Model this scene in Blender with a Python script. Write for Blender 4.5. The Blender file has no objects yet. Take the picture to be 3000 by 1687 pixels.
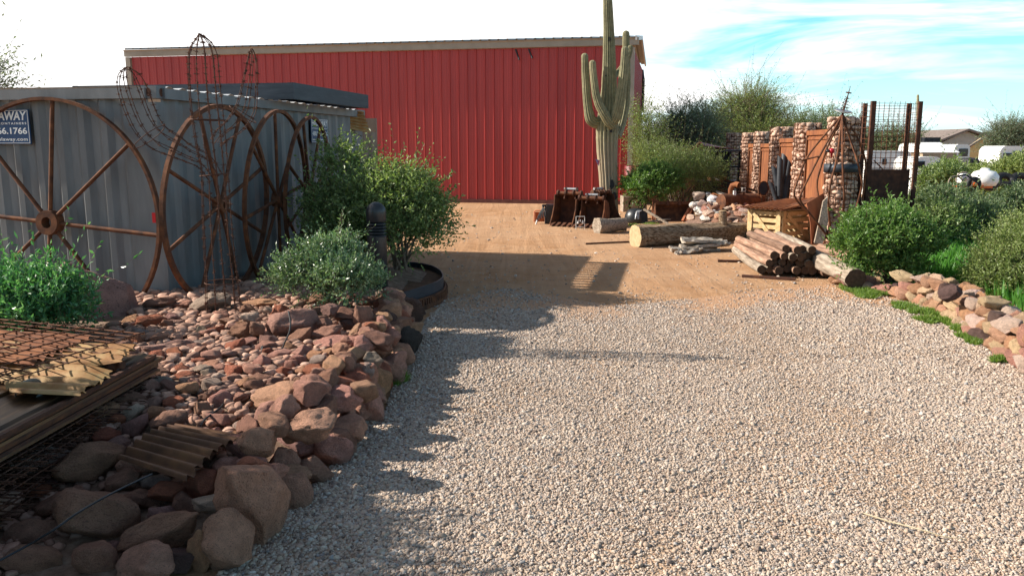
import bpy, bmesh, math, random
import numpy as np
from mathutils import Vector, Matrix, noise as mnoise
random.seed(7); rng = np.random.default_rng(11)
R = math.radians
scene = bpy.context.scene
COL = scene.collection

# ------------------------------------------------------------------ camera numbers (photo pixels -> places)
F = 2400.0; CX = 1500.0; CY = 843.5; H = 1.9
TH = math.atan((CY - 430.0) / F)
CT, ST = math.cos(TH), math.sin(TH)
def ray(px, py):
    a = (CY - py) / F
    return np.array([(px - CX) / F, CT + a * ST, -ST + a * CT])
def G(px, py, z=0.0):
    d = ray(px, py); t = (z - H) / d[2]
    return np.array([0, 0, H]) + d * t
def A(px, py, Y):
    d = ray(px, py); t = Y / d[1]
    return np.array([0, 0, H]) + d * t
def ppm(p):
    return F / (p[1] * CT - (p[2] - H) * ST)
U = np.array([math.sin(R(11)), math.cos(R(11)), 0.0])     # the yard's long axis
V = np.array([math.cos(R(11)), -math.sin(R(11)), 0.0])
Z = np.array([0, 0, 1.0])

# ------------------------------------------------------------------ mesh builder
class MB:
    def __init__(s): s.v = []; s.f = []; s.n = 0
    def add(s, verts, faces, mat=0, smooth=False):
        verts = np.asarray(verts, float).reshape(-1, 3)
        if isinstance(faces, np.ndarray):
            groups = [faces]
        else:
            by = {}
            for f in faces: by.setdefault(len(f), []).append(f)
            groups = [np.array(g) for g in by.values()]
        for g in groups:
            if len(g): s.f.append((g + s.n, mat, smooth))
        s.v.append(verts); s.n += len(verts)
        return s
    def box(s, c, size, rz=0.0, axes=None, mat=0):
        c = np.asarray(c, float); h = np.asarray(size, float) / 2
        if axes is None:
            x = np.array([math.cos(rz), math.sin(rz), 0]); y = np.array([-math.sin(rz), math.cos(rz), 0]); z = Z
        else: x, y, z = [np.asarray(a, float) / np.linalg.norm(a) for a in axes]
        vs = [c + x * h[0] * i + y * h[1] * j + z * h[2] * k for k in (-1, 1) for j in (-1, 1) for i in (-1, 1)]
        return s.add(vs, [(0, 2, 3, 1), (4, 5, 7, 6), (0, 1, 5, 4), (2, 6, 7, 3), (0, 4, 6, 2), (1, 3, 7, 5)], mat)
    def beam(s, p, q, w, h, up=(0, 0, 1), mat=0):
        p = np.asarray(p, float); q = np.asarray(q, float); d = q - p; L = np.linalg.norm(d); d = d / L
        up = np.asarray(up, float); x = np.cross(d, up)
        if np.linalg.norm(x) < 1e-4: x = np.cross(d, (1, 0, 0))
        x /= np.linalg.norm(x); z = np.cross(x, d)
        return s.box((p + q) / 2, (w, L, h), axes=(x, d, z), mat=mat)
    def tube(s, pts, r, n=6, mat=0, caps=True, closed=False, smooth=True, rib=None):
        pts = np.asarray(pts, float); m = len(pts)
        r = np.full(m, r, float) if np.isscalar(r) else np.asarray(r, float)
        if closed: tan = np.roll(pts, -1, 0) - np.roll(pts, 1, 0)
        else: tan = np.gradient(pts, axis=0)
        tan /= np.linalg.norm(tan, axis=1)[:, None] + 1e-12
        ref = np.array([0, 0, 1.0]) if abs(tan[0][2]) < .9 else np.array([1.0, 0, 0])
        x = np.cross(tan[0], ref); x /= np.linalg.norm(x)
        ang = np.arange(n) * 2 * math.pi / n
        rr = np.ones(n) if rib is None else rib(ang)
        vs = []
        for i in range(m):
            x = x - tan[i] * np.dot(x, tan[i]); x /= np.linalg.norm(x)
            y = np.cross(tan[i], x)
            vs.append(pts[i] + r[i] * rr[:, None] * (np.cos(ang)[:, None] * x + np.sin(ang)[:, None] * y))
        vs = np.concatenate(vs)
        fs = []
        k = np.arange(n); k2 = (k + 1) % n
        for i in range(m if closed else m - 1):
            a = i * n; b = ((i + 1) % m) * n
            fs.append(np.stack([a + k, a + k2, b + k2, b + k], 1))
        s.add(vs, np.concatenate(fs), mat, smooth)
        if caps and not closed:
            s.add(vs[:n], [tuple(range(n))[::-1]], mat); s.add(vs[-n:], [tuple(range(n))], mat)
        return s
    def cyl(s, p, q, r, n=16, mat=0, r2=None, smooth=True):
        return s.tube([p, q], [r, r if r2 is None else r2], n, mat, smooth=smooth)
    def prism(s, poly, p, ex, ey, ez, th, mat=0):
        """polygon (2-D) in plane ex/ey at p, thickness th along ez"""
        p = np.asarray(p, float); k = len(poly)
        a = [p + ex * u + ey * v for u, v in poly]; b = [q + np.asarray(ez) * th for q in a]
        fs = [tuple(range(k))[::-1], tuple(range(k, 2 * k))] + [(i, (i + 1) % k, k + (i + 1) % k, k + i) for i in range(k)]
        return s.add(a + b, fs, mat)
    def sheet(s, grid, th=0.0, mat=0, smooth=True):
        """grid (m,n,3) as a surface, both sides when th>0"""
        g = np.asarray(grid, float); m, n = g.shape[:2]
        i, j = np.meshgrid(np.arange(m - 1), np.arange(n - 1), indexing='ij')
        a = (i * n + j).ravel()
        fs = np.stack([a, a + 1, a + n + 1, a + n], 1)
        if th == 0: return s.add(g.reshape(-1, 3), fs, mat, smooth)
        du = np.gradient(g, axis=0); dv = np.gradient(g, axis=1)
        nr = np.cross(du, dv); nr /= np.linalg.norm(nr, axis=2)[..., None] + 1e-12
        b = g - nr * th
        s.add(g.reshape(-1, 3), fs[:, ::-1], mat, smooth); s.add(b.reshape(-1, 3), fs, mat, smooth)
        def edge(pa, pb):
            k = len(pa); q = np.arange(k - 1)
            s.add(np.concatenate([pa, pb]), np.stack([q, q + 1, q + k + 1, q + k], 1), mat)
        edge(g[0], b[0]); edge(b[-1], g[-1]); edge(b[:, 0], g[:, 0]); edge(g[:, -1], b[:, -1])
        return s
    def lathe(s, prof, c, n=24, mat=0, smooth=True):
        c = np.asarray(c, float); ang = np.arange(n) * 2 * math.pi / n
        vs = np.concatenate([np.stack([c[0] + r * np.cos(ang), c[1] + r * np.sin(ang), np.full(n, c[2] + z)], 1) for r, z in prof])
        k = np.arange(n); k2 = (k + 1) % n
        fs = np.concatenate([np.stack([i * n + k, i * n + k2, (i + 1) * n + k2, (i + 1) * n + k], 1) for i in range(len(prof) - 1)])
        return s.add(vs, fs, mat, smooth)
    def mesh(s, name, mats):
        me = bpy.data.meshes.new(name)
        v = np.concatenate(s.v) if s.v else np.zeros((0, 3))
        me.vertices.add(len(v)); me.vertices.foreach_set('co', v.ravel())
        tot = np.concatenate([np.full(len(g), g.shape[1]) for g, _, _ in s.f])
        loops = np.concatenate([g.ravel() for g, _, _ in s.f])
        me.loops.add(len(loops)); me.loops.foreach_set('vertex_index', loops.astype(np.int32))
        me.polygons.add(len(tot))
        me.polygons.foreach_set('loop_start', (np.cumsum(tot) - tot).astype(np.int32))
        me.polygons.foreach_set('loop_total', tot.astype(np.int32))
        me.polygons.foreach_set('material_index', np.concatenate([np.full(len(g), m) for g, m, _ in s.f]).astype(np.int32))
        me.polygons.foreach_set('use_smooth', np.concatenate([np.full(len(g), sm) for g, _, sm in s.f]))
        for m in (mats if isinstance(mats, (list, tuple)) else [mats]): me.materials.append(m)
        me.update(calc_edges=True); me.validate()
        return me
    def build(s, name, mats, parent=None, loc=None):
        """geometry is given in world places (loc None) or in the parent's own space (loc 'local')"""
        off = np.zeros(3)
        if not isinstance(loc, str):
            if parent is not None:
                q = parent; off = np.zeros(3)
                while q is not None: off = off + np.array(q.location); q = q.parent
            elif loc is not None: off = np.asarray(loc, float)
        if np.any(off): s.v = [x - off for x in s.v]
        o = bpy.data.objects.new(name, s.mesh(name, mats)); COL.objects.link(o)
        if parent is not None: o.parent = parent
        elif loc is not None and not isinstance(loc, str): o.location = off
        return o

def tag(o, label=None, cat=None, group=None, kind=None):
    if label: o['label'] = label
    if cat: o['category'] = cat
    if group: o['group'] = group
    if kind: o['kind'] = kind
    return o
def thing(name, label, cat, loc=(0, 0, 0), rz=0.0, group=None):
    o = bpy.data.objects.new(name, None); COL.objects.link(o)
    o.location = tuple(float(x) for x in loc); o.rotation_euler = (0, 0, rz); o.empty_display_size = .2
    return tag(o, label, cat, group)
def copy_tree(o, parent=None):
    c = o.copy(); COL.objects.link(c); c.parent = parent
    for ch in list(o.children): copy_tree(ch, c)
    return c

# ------------------------------------------------------------------ materials
def nmat(name):
    m = bpy.data.materials.new(name); m.use_nodes = True
    nt = m.node_tree; b = nt.nodes['Principled BSDF']
    return m, nt, b
def N(nt, t, **kw):
    n = nt.nodes.new(t)
    for k, v in kw.items():
        if k in n.inputs.keys() if hasattr(n.inputs, 'keys') else False: n.inputs[k].default_value = v
        else: setattr(n, k, v)
    return n
def ramp(nt, stops, fac=None, mode='LINEAR'):
    r = nt.nodes.new('ShaderNodeValToRGB'); e = r.color_ramp.elements
    r.color_ramp.interpolation = mode
    while len(e) < len(stops): e.new(.5)
    for i, (p, c) in enumerate(stops):
        e[i].position = p; e[i].color = (c[0], c[1], c[2], 1)
    if fac is not None: nt.links.new(fac, r.inputs[0])
    return r
def noise_node(nt, scale, detail=4, rough=.55, vec=None, dist=0.0):
    n = nt.nodes.new('ShaderNodeTexNoise'); n.inputs['Scale'].default_value = scale
    n.inputs['Detail'].default_value = detail; n.inputs['Roughness'].default_value = rough
    n.inputs['Distortion'].default_value = dist
    if vec is not None: nt.links.new(vec, n.inputs['Vector'])
    return n
def coords(nt, kind='Object', scale=(1, 1, 1), world_offset=False):
    tc = nt.nodes.new('ShaderNodeTexCoord'); out = tc.outputs['Object']
    if kind == 'World':
        g = nt.nodes.new('ShaderNodeNewGeometry'); out = g.outputs['Position']
    if world_offset:
        oi = nt.nodes.new('ShaderNodeObjectInfo'); ad = nt.nodes.new('ShaderNodeVectorMath'); ad.operation = 'ADD'
        mu = nt.nodes.new('ShaderNodeMath'); mu.operation = 'MULTIPLY'; mu.inputs[1].default_value = 37.0
        nt.links.new(oi.outputs['Random'], mu.inputs[0])
        nt.links.new(out, ad.inputs[0]); nt.links.new(mu.outputs[0], ad.inputs[1]); out = ad.outputs[0]
    if scale != (1, 1, 1):
        mp = nt.nodes.new('ShaderNodeMapping'); mp.inputs['Scale'].default_value = scale
        nt.links.new(out, mp.inputs['Vector']); out = mp.outputs[0]
    return out
def mixc(nt, fac, a, b, mode='MIX'):
    m = nt.nodes.new('ShaderNodeMix'); m.data_type = 'RGBA'; m.blend_type = mode
    for sock, v in ((m.inputs[0], fac), (m.inputs[6], a), (m.inputs[7], b)):
        if isinstance(v, (int, float)): sock.default_value = v
        elif isinstance(v, tuple): sock.default_value = (*v, 1)
        else: nt.links.new(v, sock)
    return m.outputs[2]
def bump(nt, b, h, strength=.4, dist=.02):
    n = nt.nodes.new('ShaderNodeBump'); n.inputs['Strength'].default_value = strength; n.inputs['Distance'].default_value = dist
    nt.links.new(h, n.inputs['Height']); nt.links.new(n.outputs[0], b.inputs['Normal']); return n
def mix_mat(name, stops, scale=6, rough=.8, metallic=0.0, bstr=.3, bdist=.01, bscale=40, cscale=(1, 1, 1), world=False, detail=6, island=0.0, spec=.3, objrand=0.0, woff=False):
    m, nt, b = nmat(name)
    vec = coords(nt, 'World' if world else 'Object', cscale, woff)
    n1 = noise_node(nt, scale, detail, .6, vec)
    r = ramp(nt, stops, n1.outputs['Fac']); out = r.outputs[0]
    if island:
        g = nt.nodes.new('ShaderNodeNewGeometry')
        k = ramp(nt, [(0, (1 - island,) * 3), (1, (1 + island,) * 3)], g.outputs['Random Per Island'])
        out = mixc(nt, 1.0, out, k.outputs[0], 'MULTIPLY')
    if objrand:
        g = nt.nodes.new('ShaderNodeObjectInfo')
        k = ramp(nt, [(0, (1 - objrand,) * 3), (1, (1 + objrand * .6,) * 3)], g.outputs['Random'])
        out = mixc(nt, 1.0, out, k.outputs[0], 'MULTIPLY')
    nt.links.new(out, b.inputs['Base Color'])
    b.inputs['Roughness'].default_value = rough; b.inputs['Metallic'].default_value = metallic
    b.inputs['Specular IOR Level'].default_value = spec
    if bstr:
        n2 = noise_node(nt, bscale, 5, .65, vec); bump(nt, b, n2.outputs['Fac'], bstr, bdist)
    return m
def leaf_mat(name, c1, c2, c3, trans=.35, rough=.45, spec=.4):
    m, nt, b = nmat(name)
    g = nt.nodes.new('ShaderNodeNewGeometry')
    r = ramp(nt, [(0, c1), (.55, c2), (1, c3)], g.outputs['Random Per Island'])
    nt.links.new(r.outputs[0], b.inputs['Base Color'])
    b.inputs['Roughness'].default_value = rough; b.inputs['Specular IOR Level'].default_value = spec
    t = nt.nodes.new('ShaderNodeBsdfTranslucent')
    br = mixc(nt, 1.0, r.outputs[0], (1.5, 1.6, .8), 'MULTIPLY'); nt.links.new(br, t.inputs['Color'])
    mx = nt.nodes.new('ShaderNodeMixShader'); mx.inputs[0].default_value = trans
    nt.links.new(b.outputs[0], mx.inputs[1]); nt.links.new(t.outputs[0], mx.inputs[2])
    nt.links.new(mx.outputs[0], nt.nodes['Material Output'].inputs['Surface'])
    return m

M = {}
M['rust'] = mix_mat('rust', [(.3, (.05, .022, .014)), (.5, (.115, .045, .022)), (.68, (.2, .075, .03))], 9, .85, .1, .35, .004, 60, woff=True)
M['rust_dark'] = mix_mat('dark rust', [(.3, (.045, .021, .015)), (.55, (.095, .04, .024)), (.72, (.17, .065, .03))], 8, .8, .15, .3, .004, 60, woff=True)
M['rust_orange'] = mix_mat('orange rust', [(.25, (.1, .036, .018)), (.5, (.2, .07, .028)), (.75, (.3, .115, .04))], 5, .85, .05, .25, .004, 50, cscale=(1, 1, .35))
M['rust_sheet'] = mix_mat('rusted corrugated metal', [(.25, (.14, .06, .024)), (.42, (.31, .15, .05)), (.58, (.38, .25, .11)), (.75, (.46, .24, .055))], 5, .6, .15, .2, .003, 60)
M['rust_red'] = mix_mat('red rust plate', [(.3, (.19, .06, .03)), (.55, (.3, .1, .045)), (.75, (.36, .15, .07))], 4, .85, 0, .3, .004, 40, cscale=(1, 1, .3))
M['dark_metal'] = mix_mat('weathered dark steel', [(.3, (.016, .018, .022)), (.6, (.03, .034, .042)), (.8, (.06, .062, .07))], 12, .5, .5, .15, .003, 50)
M['beam'] = mix_mat('blue grey steel beam', [(.3, (.024, .029, .038)), (.6, (.042, .05, .062)), (.8, (.075, .078, .085))], 6, .5, .3, .12, .003, 40, cscale=(.4, .4, 3))
M['black'] = mix_mat('black rubber', [(.3, (.008, .008, .009)), (.7, (.025, .025, .027))], 15, .6, 0, .2, .003, 60)
M['black_paint'] = mix_mat('black painted metal', [(.3, (.014, .015, .017)), (.7, (.024, .025, .028))], 20, .38, 0, .06, .002, 90, spec=.5)
M['galv'] = mix_mat('galvanized steel', [(.3, (.3, .3, .3)), (.7, (.5, .5, .5))], 20, .4, .7, .1, .002, 60)
M['white'] = mix_mat('white paint', [(.3, (.62, .62, .6)), (.7, (.8, .8, .79))], 6, .5, 0, .1, .002, 40)
M['wood_grey'] = mix_mat('grey weathered wood', [(.3, (.12, .09, .065)), (.5, (.26, .205, .155)), (.7, (.4, .34, .27))], 9, .9, 0, .6, .01, 18, cscale=(3.5, .35, 3.5), woff=True)
M['wood_red'] = mix_mat('red brown weathered wood', [(.28, (.12, .065, .042)), (.5, (.26, .15, .1)), (.72, (.38, .25, .175))], 9, .9, 0, .6, .01, 18, cscale=(3.5, .35, 3.5), objrand=.35, woff=True)
M['wood_end'] = mix_mat('dark wood end grain', [(.3, (.04, .025, .018)), (.7, (.11, .065, .04))], 25, .9, 0, .4, .01, 60)
M['wood_cut'] = mix_mat('pale cut wood', [(.3, (.34, .23, .12)), (.7, (.52, .39, .23))], 14, .9, 0, .3, .01, 50)
M['bark'] = mix_mat('split bark', [(.34, (.06, .034, .02)), (.46, (.24, .15, .085)), (.66, (.46, .35, .24))], 9, .95, 0, 1.0, .06, 12, cscale=(.28, 4, 4))
M['pine'] = mix_mat('pale pine boards', [(.3, (.36, .23, .1)), (.55, (.52, .37, .19)), (.75, (.6, .46, .27))], 12, .8, 0, .2, .004, 40, island=.15)
M['twig'] = mix_mat('twigs', [(.3, (.07, .05, .035)), (.7, (.16, .12, .085))], 18, .9, 0, .3, .004, 60)
M['concrete'] = mix_mat('pale concrete', [(.3, (.38, .35, .31)), (.7, (.55, .52, .48))], 8, .9, 0, .3, .005, 40)
# ================================================================== camera, sun, sky
cam = bpy.data.cameras.new('camera'); co = bpy.data.objects.new('camera', cam); COL.objects.link(co)
co.location = (0, 0, H); co.rotation_euler = (R(90) - TH, 0, 0)
cam.sensor_width = 36; cam.lens = 36 * F / 3000; cam.clip_end = 3000; cam.clip_start = .05
scene.camera = co
SUN_AZ = R(-82); SUN_EL = R(32)
to_sun = Vector((math.sin(SUN_AZ) * math.cos(SUN_EL), math.cos(SUN_AZ) * math.cos(SUN_EL), math.sin(SUN_EL)))
sun = bpy.data.lights.new('sun', 'SUN'); so = bpy.data.objects.new('sun', sun); COL.objects.link(so)
sun.energy = 4.6; sun.angle = R(.55); sun.color = (1, .93, .82)
so.rotation_euler = to_sun.to_track_quat('Z', 'Y').to_euler(); so.location = (-20, 10, 20)
w = bpy.data.worlds.new('World'); scene.world = w; w.use_nodes = True; nt = w.node_tree
bg = nt.nodes['Background']; bg.inputs['Strength'].default_value = .1
sky = nt.nodes.new('ShaderNodeTexSky'); sky.sky_type = 'NISHITA'; sky.sun_disc = False
sky.sun_elevation = SUN_EL; sky.sun_rotation = SUN_AZ % (2 * math.pi)
sky.air_density = 1.0; sky.dust_density = .6; sky.ozone_density = 2.5
tc = nt.nodes.new('ShaderNodeTexCoord')
mp = nt.nodes.new('ShaderNodeMapping'); mp.inputs['Scale'].default_value = (2.2, 2.2, 17); mp.inputs['Rotation'].default_value = (0, R(-4), 0)
nt.links.new(tc.outputs['Generated'], mp.inputs['Vector'])
n1 = noise_node(nt, 1.35, 6, .58, mp.outputs[0], .6)
sx = nt.nodes.new('ShaderNodeSeparateXYZ'); nt.links.new(tc.outputs['Generated'], sx.inputs[0])
def mth(op, a, b_=None, clamp=False):
    m = nt.nodes.new('ShaderNodeMath'); m.operation = op; m.use_clamp = clamp
    for i, v in enumerate((a, b_)):
        if v is None: continue
        if isinstance(v, (int, float)): m.inputs[i].default_value = v
        else: nt.links.new(v, m.inputs[i])
    return m.outputs[0]
# thick bright cloud bank ahead and towards the sun, breaking up to the right and overhead
bias = mth('MULTIPLY', sx.outputs['X'], -.62)
cov = mth('ADD', n1.outputs['Fac'], bias)
cov = mth('ADD', cov, .165)
up = mth('MULTIPLY', mth('SUBTRACT', sx.outputs['Z'], .24, True), 1.6)
cov = mth('SUBTRACT', cov, up)
back = mth('MULTIPLY', mth('SUBTRACT', .25, sx.outputs['Y'], True), .8)
cov = mth('SUBTRACT', cov, back)
cl = ramp(nt, [(.36, (0, 0, 0)), (.60, (1, 1, 1))], cov)
blue = mixc(nt, 1.0, sky.outputs[0], (.62, 1.12, 1.22), 'MULTIPLY')
lowh = ramp(nt, [(0.0, (.9, .9, .9)), (.12, (0, 0, 0))], sx.outputs['Z'])
blue = mixc(nt, lowh.outputs[0], blue, (4.2, 5.8, 6.2))
warm = ramp(nt, [(.12, (0, 0, 0)), (.45, (1, 1, 1))], sx.outputs['Z'])
hi = mixc(nt, 1.0, sky.outputs[0], (1.12, .92, .72), 'MULTIPLY')
blue = mixc(nt, warm.outputs[0], blue, hi)
cm = mixc(nt, cl.outputs[0], blue, (6.9, 6.8, 6.7))
nt.links.new(cm, bg.inputs['Color'])
scene.view_settings.view_transform = 'Standard'; scene.view_settings.look = 'None'
scene.view_settings.exposure = 1.05; scene.view_settings.gamma = 1
scene.render.engine = 'CYCLES'
scene.cycles.max_bounces = 6; scene.cycles.diffuse_bounces = 3; scene.cycles.transparent_max_bounces = 8
try: scene.cycles.use_denoising = True
except Exception: pass

# ================================================================== terrain
def sstep(a, b, x):
    t = min(1, max(0, (x - a) / (b - a))); return t * t * (3 - 2 * t)
def ground_z(x, y):
    return -1.25 * sstep(30, 46, y) * sstep(9, 15, x)
def make_ground():
    m, nt, b = nmat('dry ochre dirt')
    p = coords(nt, 'World')
    n1 = noise_node(nt, .35, 6, .6, p); n2 = noise_node(nt, 2.2, 8, .65, p); n3 = noise_node(nt, 26, 6, .75, p)
    c1 = ramp(nt, [(.3, (.38, .2, .095)), (.5, (.47, .265, .14)), (.7, (.52, .325, .19))], n2.outputs['Fac'])
    c2 = ramp(nt, [(.4, (0, 0, 0)), (.7, (1, 1, 1))], n1.outputs['Fac'])
    c = mixc(nt, c2.outputs[0], c1.outputs[0], (.5, .31, .185))
    # faint wheel tracks running along the yard
    mp = nt.nodes.new('ShaderNodeMapping'); mp.inputs['Rotation'].default_value = (0, 0, R(38)); mp.inputs['Scale'].default_value = (2.6, .12, 1)
    nt.links.new(p, mp.inputs[0]); nw = noise_node(nt, 1.0, 6, .65, mp.outputs[0], .8)
    rr = ramp(nt, [(.45, (1, 1, 1)), (.56, (.72, .68, .64)), (.62, (1.05, 1.05, 1.05))], nw.outputs['Fac'])
    c = mixc(nt, .4, c, rr.outputs[0], 'MULTIPLY')
    sp = ramp(nt, [(.3, (.62, .6, .58)), (.42, (1, 1, 1)), (.66, (1, 1, 1)), (.78, (1.35, 1.35, 1.35))], n3.outputs['Fac'])
    c = mixc(nt, .7, c, sp.outputs[0], 'MULTIPLY')
    nt.links.new(c, b.inputs['Base Color']); b.inputs['Roughness'].default_value = .95; b.inputs['Specular IOR Level'].default_value = .15
    ad = nt.nodes.new('ShaderNodeMath'); ad.operation = 'ADD'
    nt.links.new(n3.outputs['Fac'], ad.inputs[0]); nt.links.new(nw.outputs['Fac'], ad.inputs[1])
    bump(nt, b, ad.outputs[0], .9, .05)
    xs = np.concatenate([-np.geomspace(900, 30, 8), np.arange(-24, 32, 2.0), np.geomspace(34, 900, 9)])
    ys = np.concatenate([[-200, -40, -10], np.arange(-4, 60, 2.0), np.geomspace(64, 1500, 10)])
    g = np.array([[(x, y, ground_z(x, y)) for x in xs] for y in ys])
    o = MB().sheet(g).build('ground', m); tag(o, kind='structure')
    o.data.polygons.foreach_set('use_smooth', [True] * len(o.data.polygons))
make_ground()

# gravel drive: a thin sheet with loose pebbles on top
BED_EDGE = [(560, 1760), (640, 1687), (740, 1580), (850, 1480), (915, 1420), (985, 1355), (1035, 1300), (1065, 1240), (1125, 1215), (1148, 1140), (1190, 1075), (1228, 1010), (1222, 965), (1240, 945), (1300, 880)]
FAR = [(1340, 868), (1480, 848), (1650, 872), (1800, 898), (1950, 882), (2100, 868), (2300, 842), (2440, 832)]
WALL = [(2500, 845), (2640, 878), (2720, 905), (2800, 965), (2880, 1015), (2960, 1070), (3060, 1140), (3200, 1260), (3500, 1500)]
drive_poly = [G(*q, 0)[:2] for q in BED_EDGE + FAR + WALL] + [np.array([6.0, 1.0]), np.array([-1.2, 1.0])]
def inside(poly, x, y):
    c = np.zeros(np.shape(x), bool); k = len(poly); j = k - 1
    for i in range(k):
        xi, yi = poly[i]; xj, yj = poly[j]
        cond = ((yi > y) != (yj > y)) & (x < (xj - xi) * (y - yi) / (yj - yi + 1e-12) + xi)
        c = c ^ cond; j = i
    return c
PEB = [(0, (.15, .108, .088)), (.08, (.25, .2, .168)), (.2, (.385, .285, .212)), (.45, (.455, .352, .27)), (.62, (.515, .415, .33)), (.76, (.41, .335, .28)), (.88, (.58, .49, .415)), (.95, (.27, .262, .258)), (1, (.42, .27, .2))]
def gravel_sheet():
    m, nt, b = nmat('gravel bed'); p = coords(nt, 'World')
    v = nt.nodes.new('ShaderNodeTexVoronoi'); v.inputs['Scale'].default_value = 48; nt.links.new(p, v.inputs['Vector'])
    s = nt.nodes.new('ShaderNodeSeparateColor'); nt.links.new(v.outputs['Color'], s.inputs[0])
    c = ramp(nt, PEB, s.outputs[0])
    d = ramp(nt, [(.2, (1, 1, 1)), (.75, (.35, .3, .26))], v.outputs['Distance'])
    c2 = mixc(nt, 1.0, c.outputs[0], d.outputs[0], 'MULTIPLY')
    n1 = noise_node(nt, .8, 5, .6, p); k = ramp(nt, [(.38, (.1, .1, .1)), (.62, (.9, .9, .9))], n1.outputs['Fac'])
    c3 = mixc(nt, k.outputs[0], c2, (.40, .26, .16))
    sx = nt.nodes.new('ShaderNodeSeparateXYZ'); nt.links.new(p, sx.inputs[0])
    nb = noise_node(nt, 1.3, 5, .6, p); ma = nt.nodes.new('ShaderNodeMath'); ma.operation = 'MULTIPLY_ADD'; ma.inputs[1].default_value = 3.0; nt.links.new(nb.outputs['Fac'], ma.inputs[0]); nt.links.new(sx.outputs['Y'], ma.inputs[2])
    mr = nt.nodes.new('ShaderNodeMapRange'); mr.inputs['From Min'].default_value = 10.0; mr.inputs['From Max'].default_value = 11.6; nt.links.new(ma.outputs[0], mr.inputs['Value'])
    n9 = noise_node(nt, 26, 6, .75, p); dk = ramp(nt, [(.3, (.31, .16, .08)), (.7, (.52, .3, .165))], n9.outputs['Fac'])
    c3 = mixc(nt, mr.outputs[0], c3, dk.outputs[0])
    nt.links.new(c3, b.inputs['Base Color']); b.inputs['Roughness'].default_value = .9
    iv = nt.nodes.new('ShaderNodeMath'); iv.operation = 'SUBTRACT'; iv.inputs[0].default_value = 1; nt.links.new(v.outputs['Distance'], iv.inputs[1])
    bump(nt, b, iv.outputs[0], 1.0, .012)
    bm = bmesh.new(); vs = [bm.verts.new((x, y, .004)) for x, y in drive_poly]; f = bm.faces.new(vs)
    bmesh.ops.triangulate(bm, faces=[f]); bmesh.ops.recalc_face_normals(bm, faces=bm.faces)
    me = bpy.data.meshes.new('gravel_driveway'); bm.to_mesh(me); bm.free(); me.materials.append(m)
    if me.polygons[0].normal.z < 0: me.flip_normals()
    o = bpy.data.objects.new('gravel_driveway', me); COL.objects.link(o); tag(o, kind='structure')
gravel_sheet()

def track_w(x, y):
    wob = np.array([.12 * mnoise.noise((0, b * .35, 5)) + .1 * mnoise.noise((a * 1.5, b * .8, 2)) for a, b in zip(x, y)])
    return np.maximum(np.exp(-((x - .55 - .03 * y + wob) / .3) ** 2), np.exp(-((x - 2.15 - .03 * y + wob) / .3) ** 2))
def edge_w(x, y):
    # coarser stones thrown to the sides of the drive
    return np.clip(1 - (x + .9 - .12 * (y - 3)) / 1.2, 0, 1) + np.clip((x - 2.6) / 2.5, 0, 1)
def scatter_points():
    n = 1900000
    # more pebbles per square metre close by, fewer far off
    y = 2.6 + (13.8 - 2.6) * rng.random(n) ** 1.25; x = -3.0 + 12.5 * rng.random(n)
    keep = rng.random(n) < np.clip(5.2 / y, 0, 1)
    x, y = x[keep], y[keep]
    # only what can be seen, plus a margin for a side step
    keep = (np.abs(x) < y * .66 + .7); x, y = x[keep], y[keep]
    jx = np.array([mnoise.noise((a * .9, b * .9, 3)) for a, b in zip(x, y)]) * .5
    keep = inside(drive_poly, x, y + jx * np.clip((y - 8) / 2, 0, 1) * 1.6 + 0)
    # a strewn fringe of pebbles running out over the dirt
    far = (y > 9.6) & (rng.random(len(x)) < .16 * np.exp(-(y - 9.6) * .55)) & (x > -1.0) & (x < 4.3 + (y - 9.6) * .1)
    k = keep | far; x, y = x[k], y[k]
    fade = np.array([sstep(8.7, 10.4, b + 1.6 * mnoise.noise((a * .9, b * .7, 11)) + .5 * mnoise.noise((a * 3, b * 2, 12))) for a, b in zip(x, y)])
    k = rng.random(len(x)) > .9 * fade; x, y = x[k], y[k]
    bare = np.array([mnoise.noise((a * .7 + 9, b * .55, 1)) + .5 * mnoise.noise((a * 2.3, b * 2.0, 7)) for a, b in zip(x, y)])
    k = ((bare < .16) | (rng.random(len(x)) < .5)) & (rng.random(len(x)) > .4 * track_w(x, y)); x, y = x[k], y[k]
    return x, y
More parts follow.
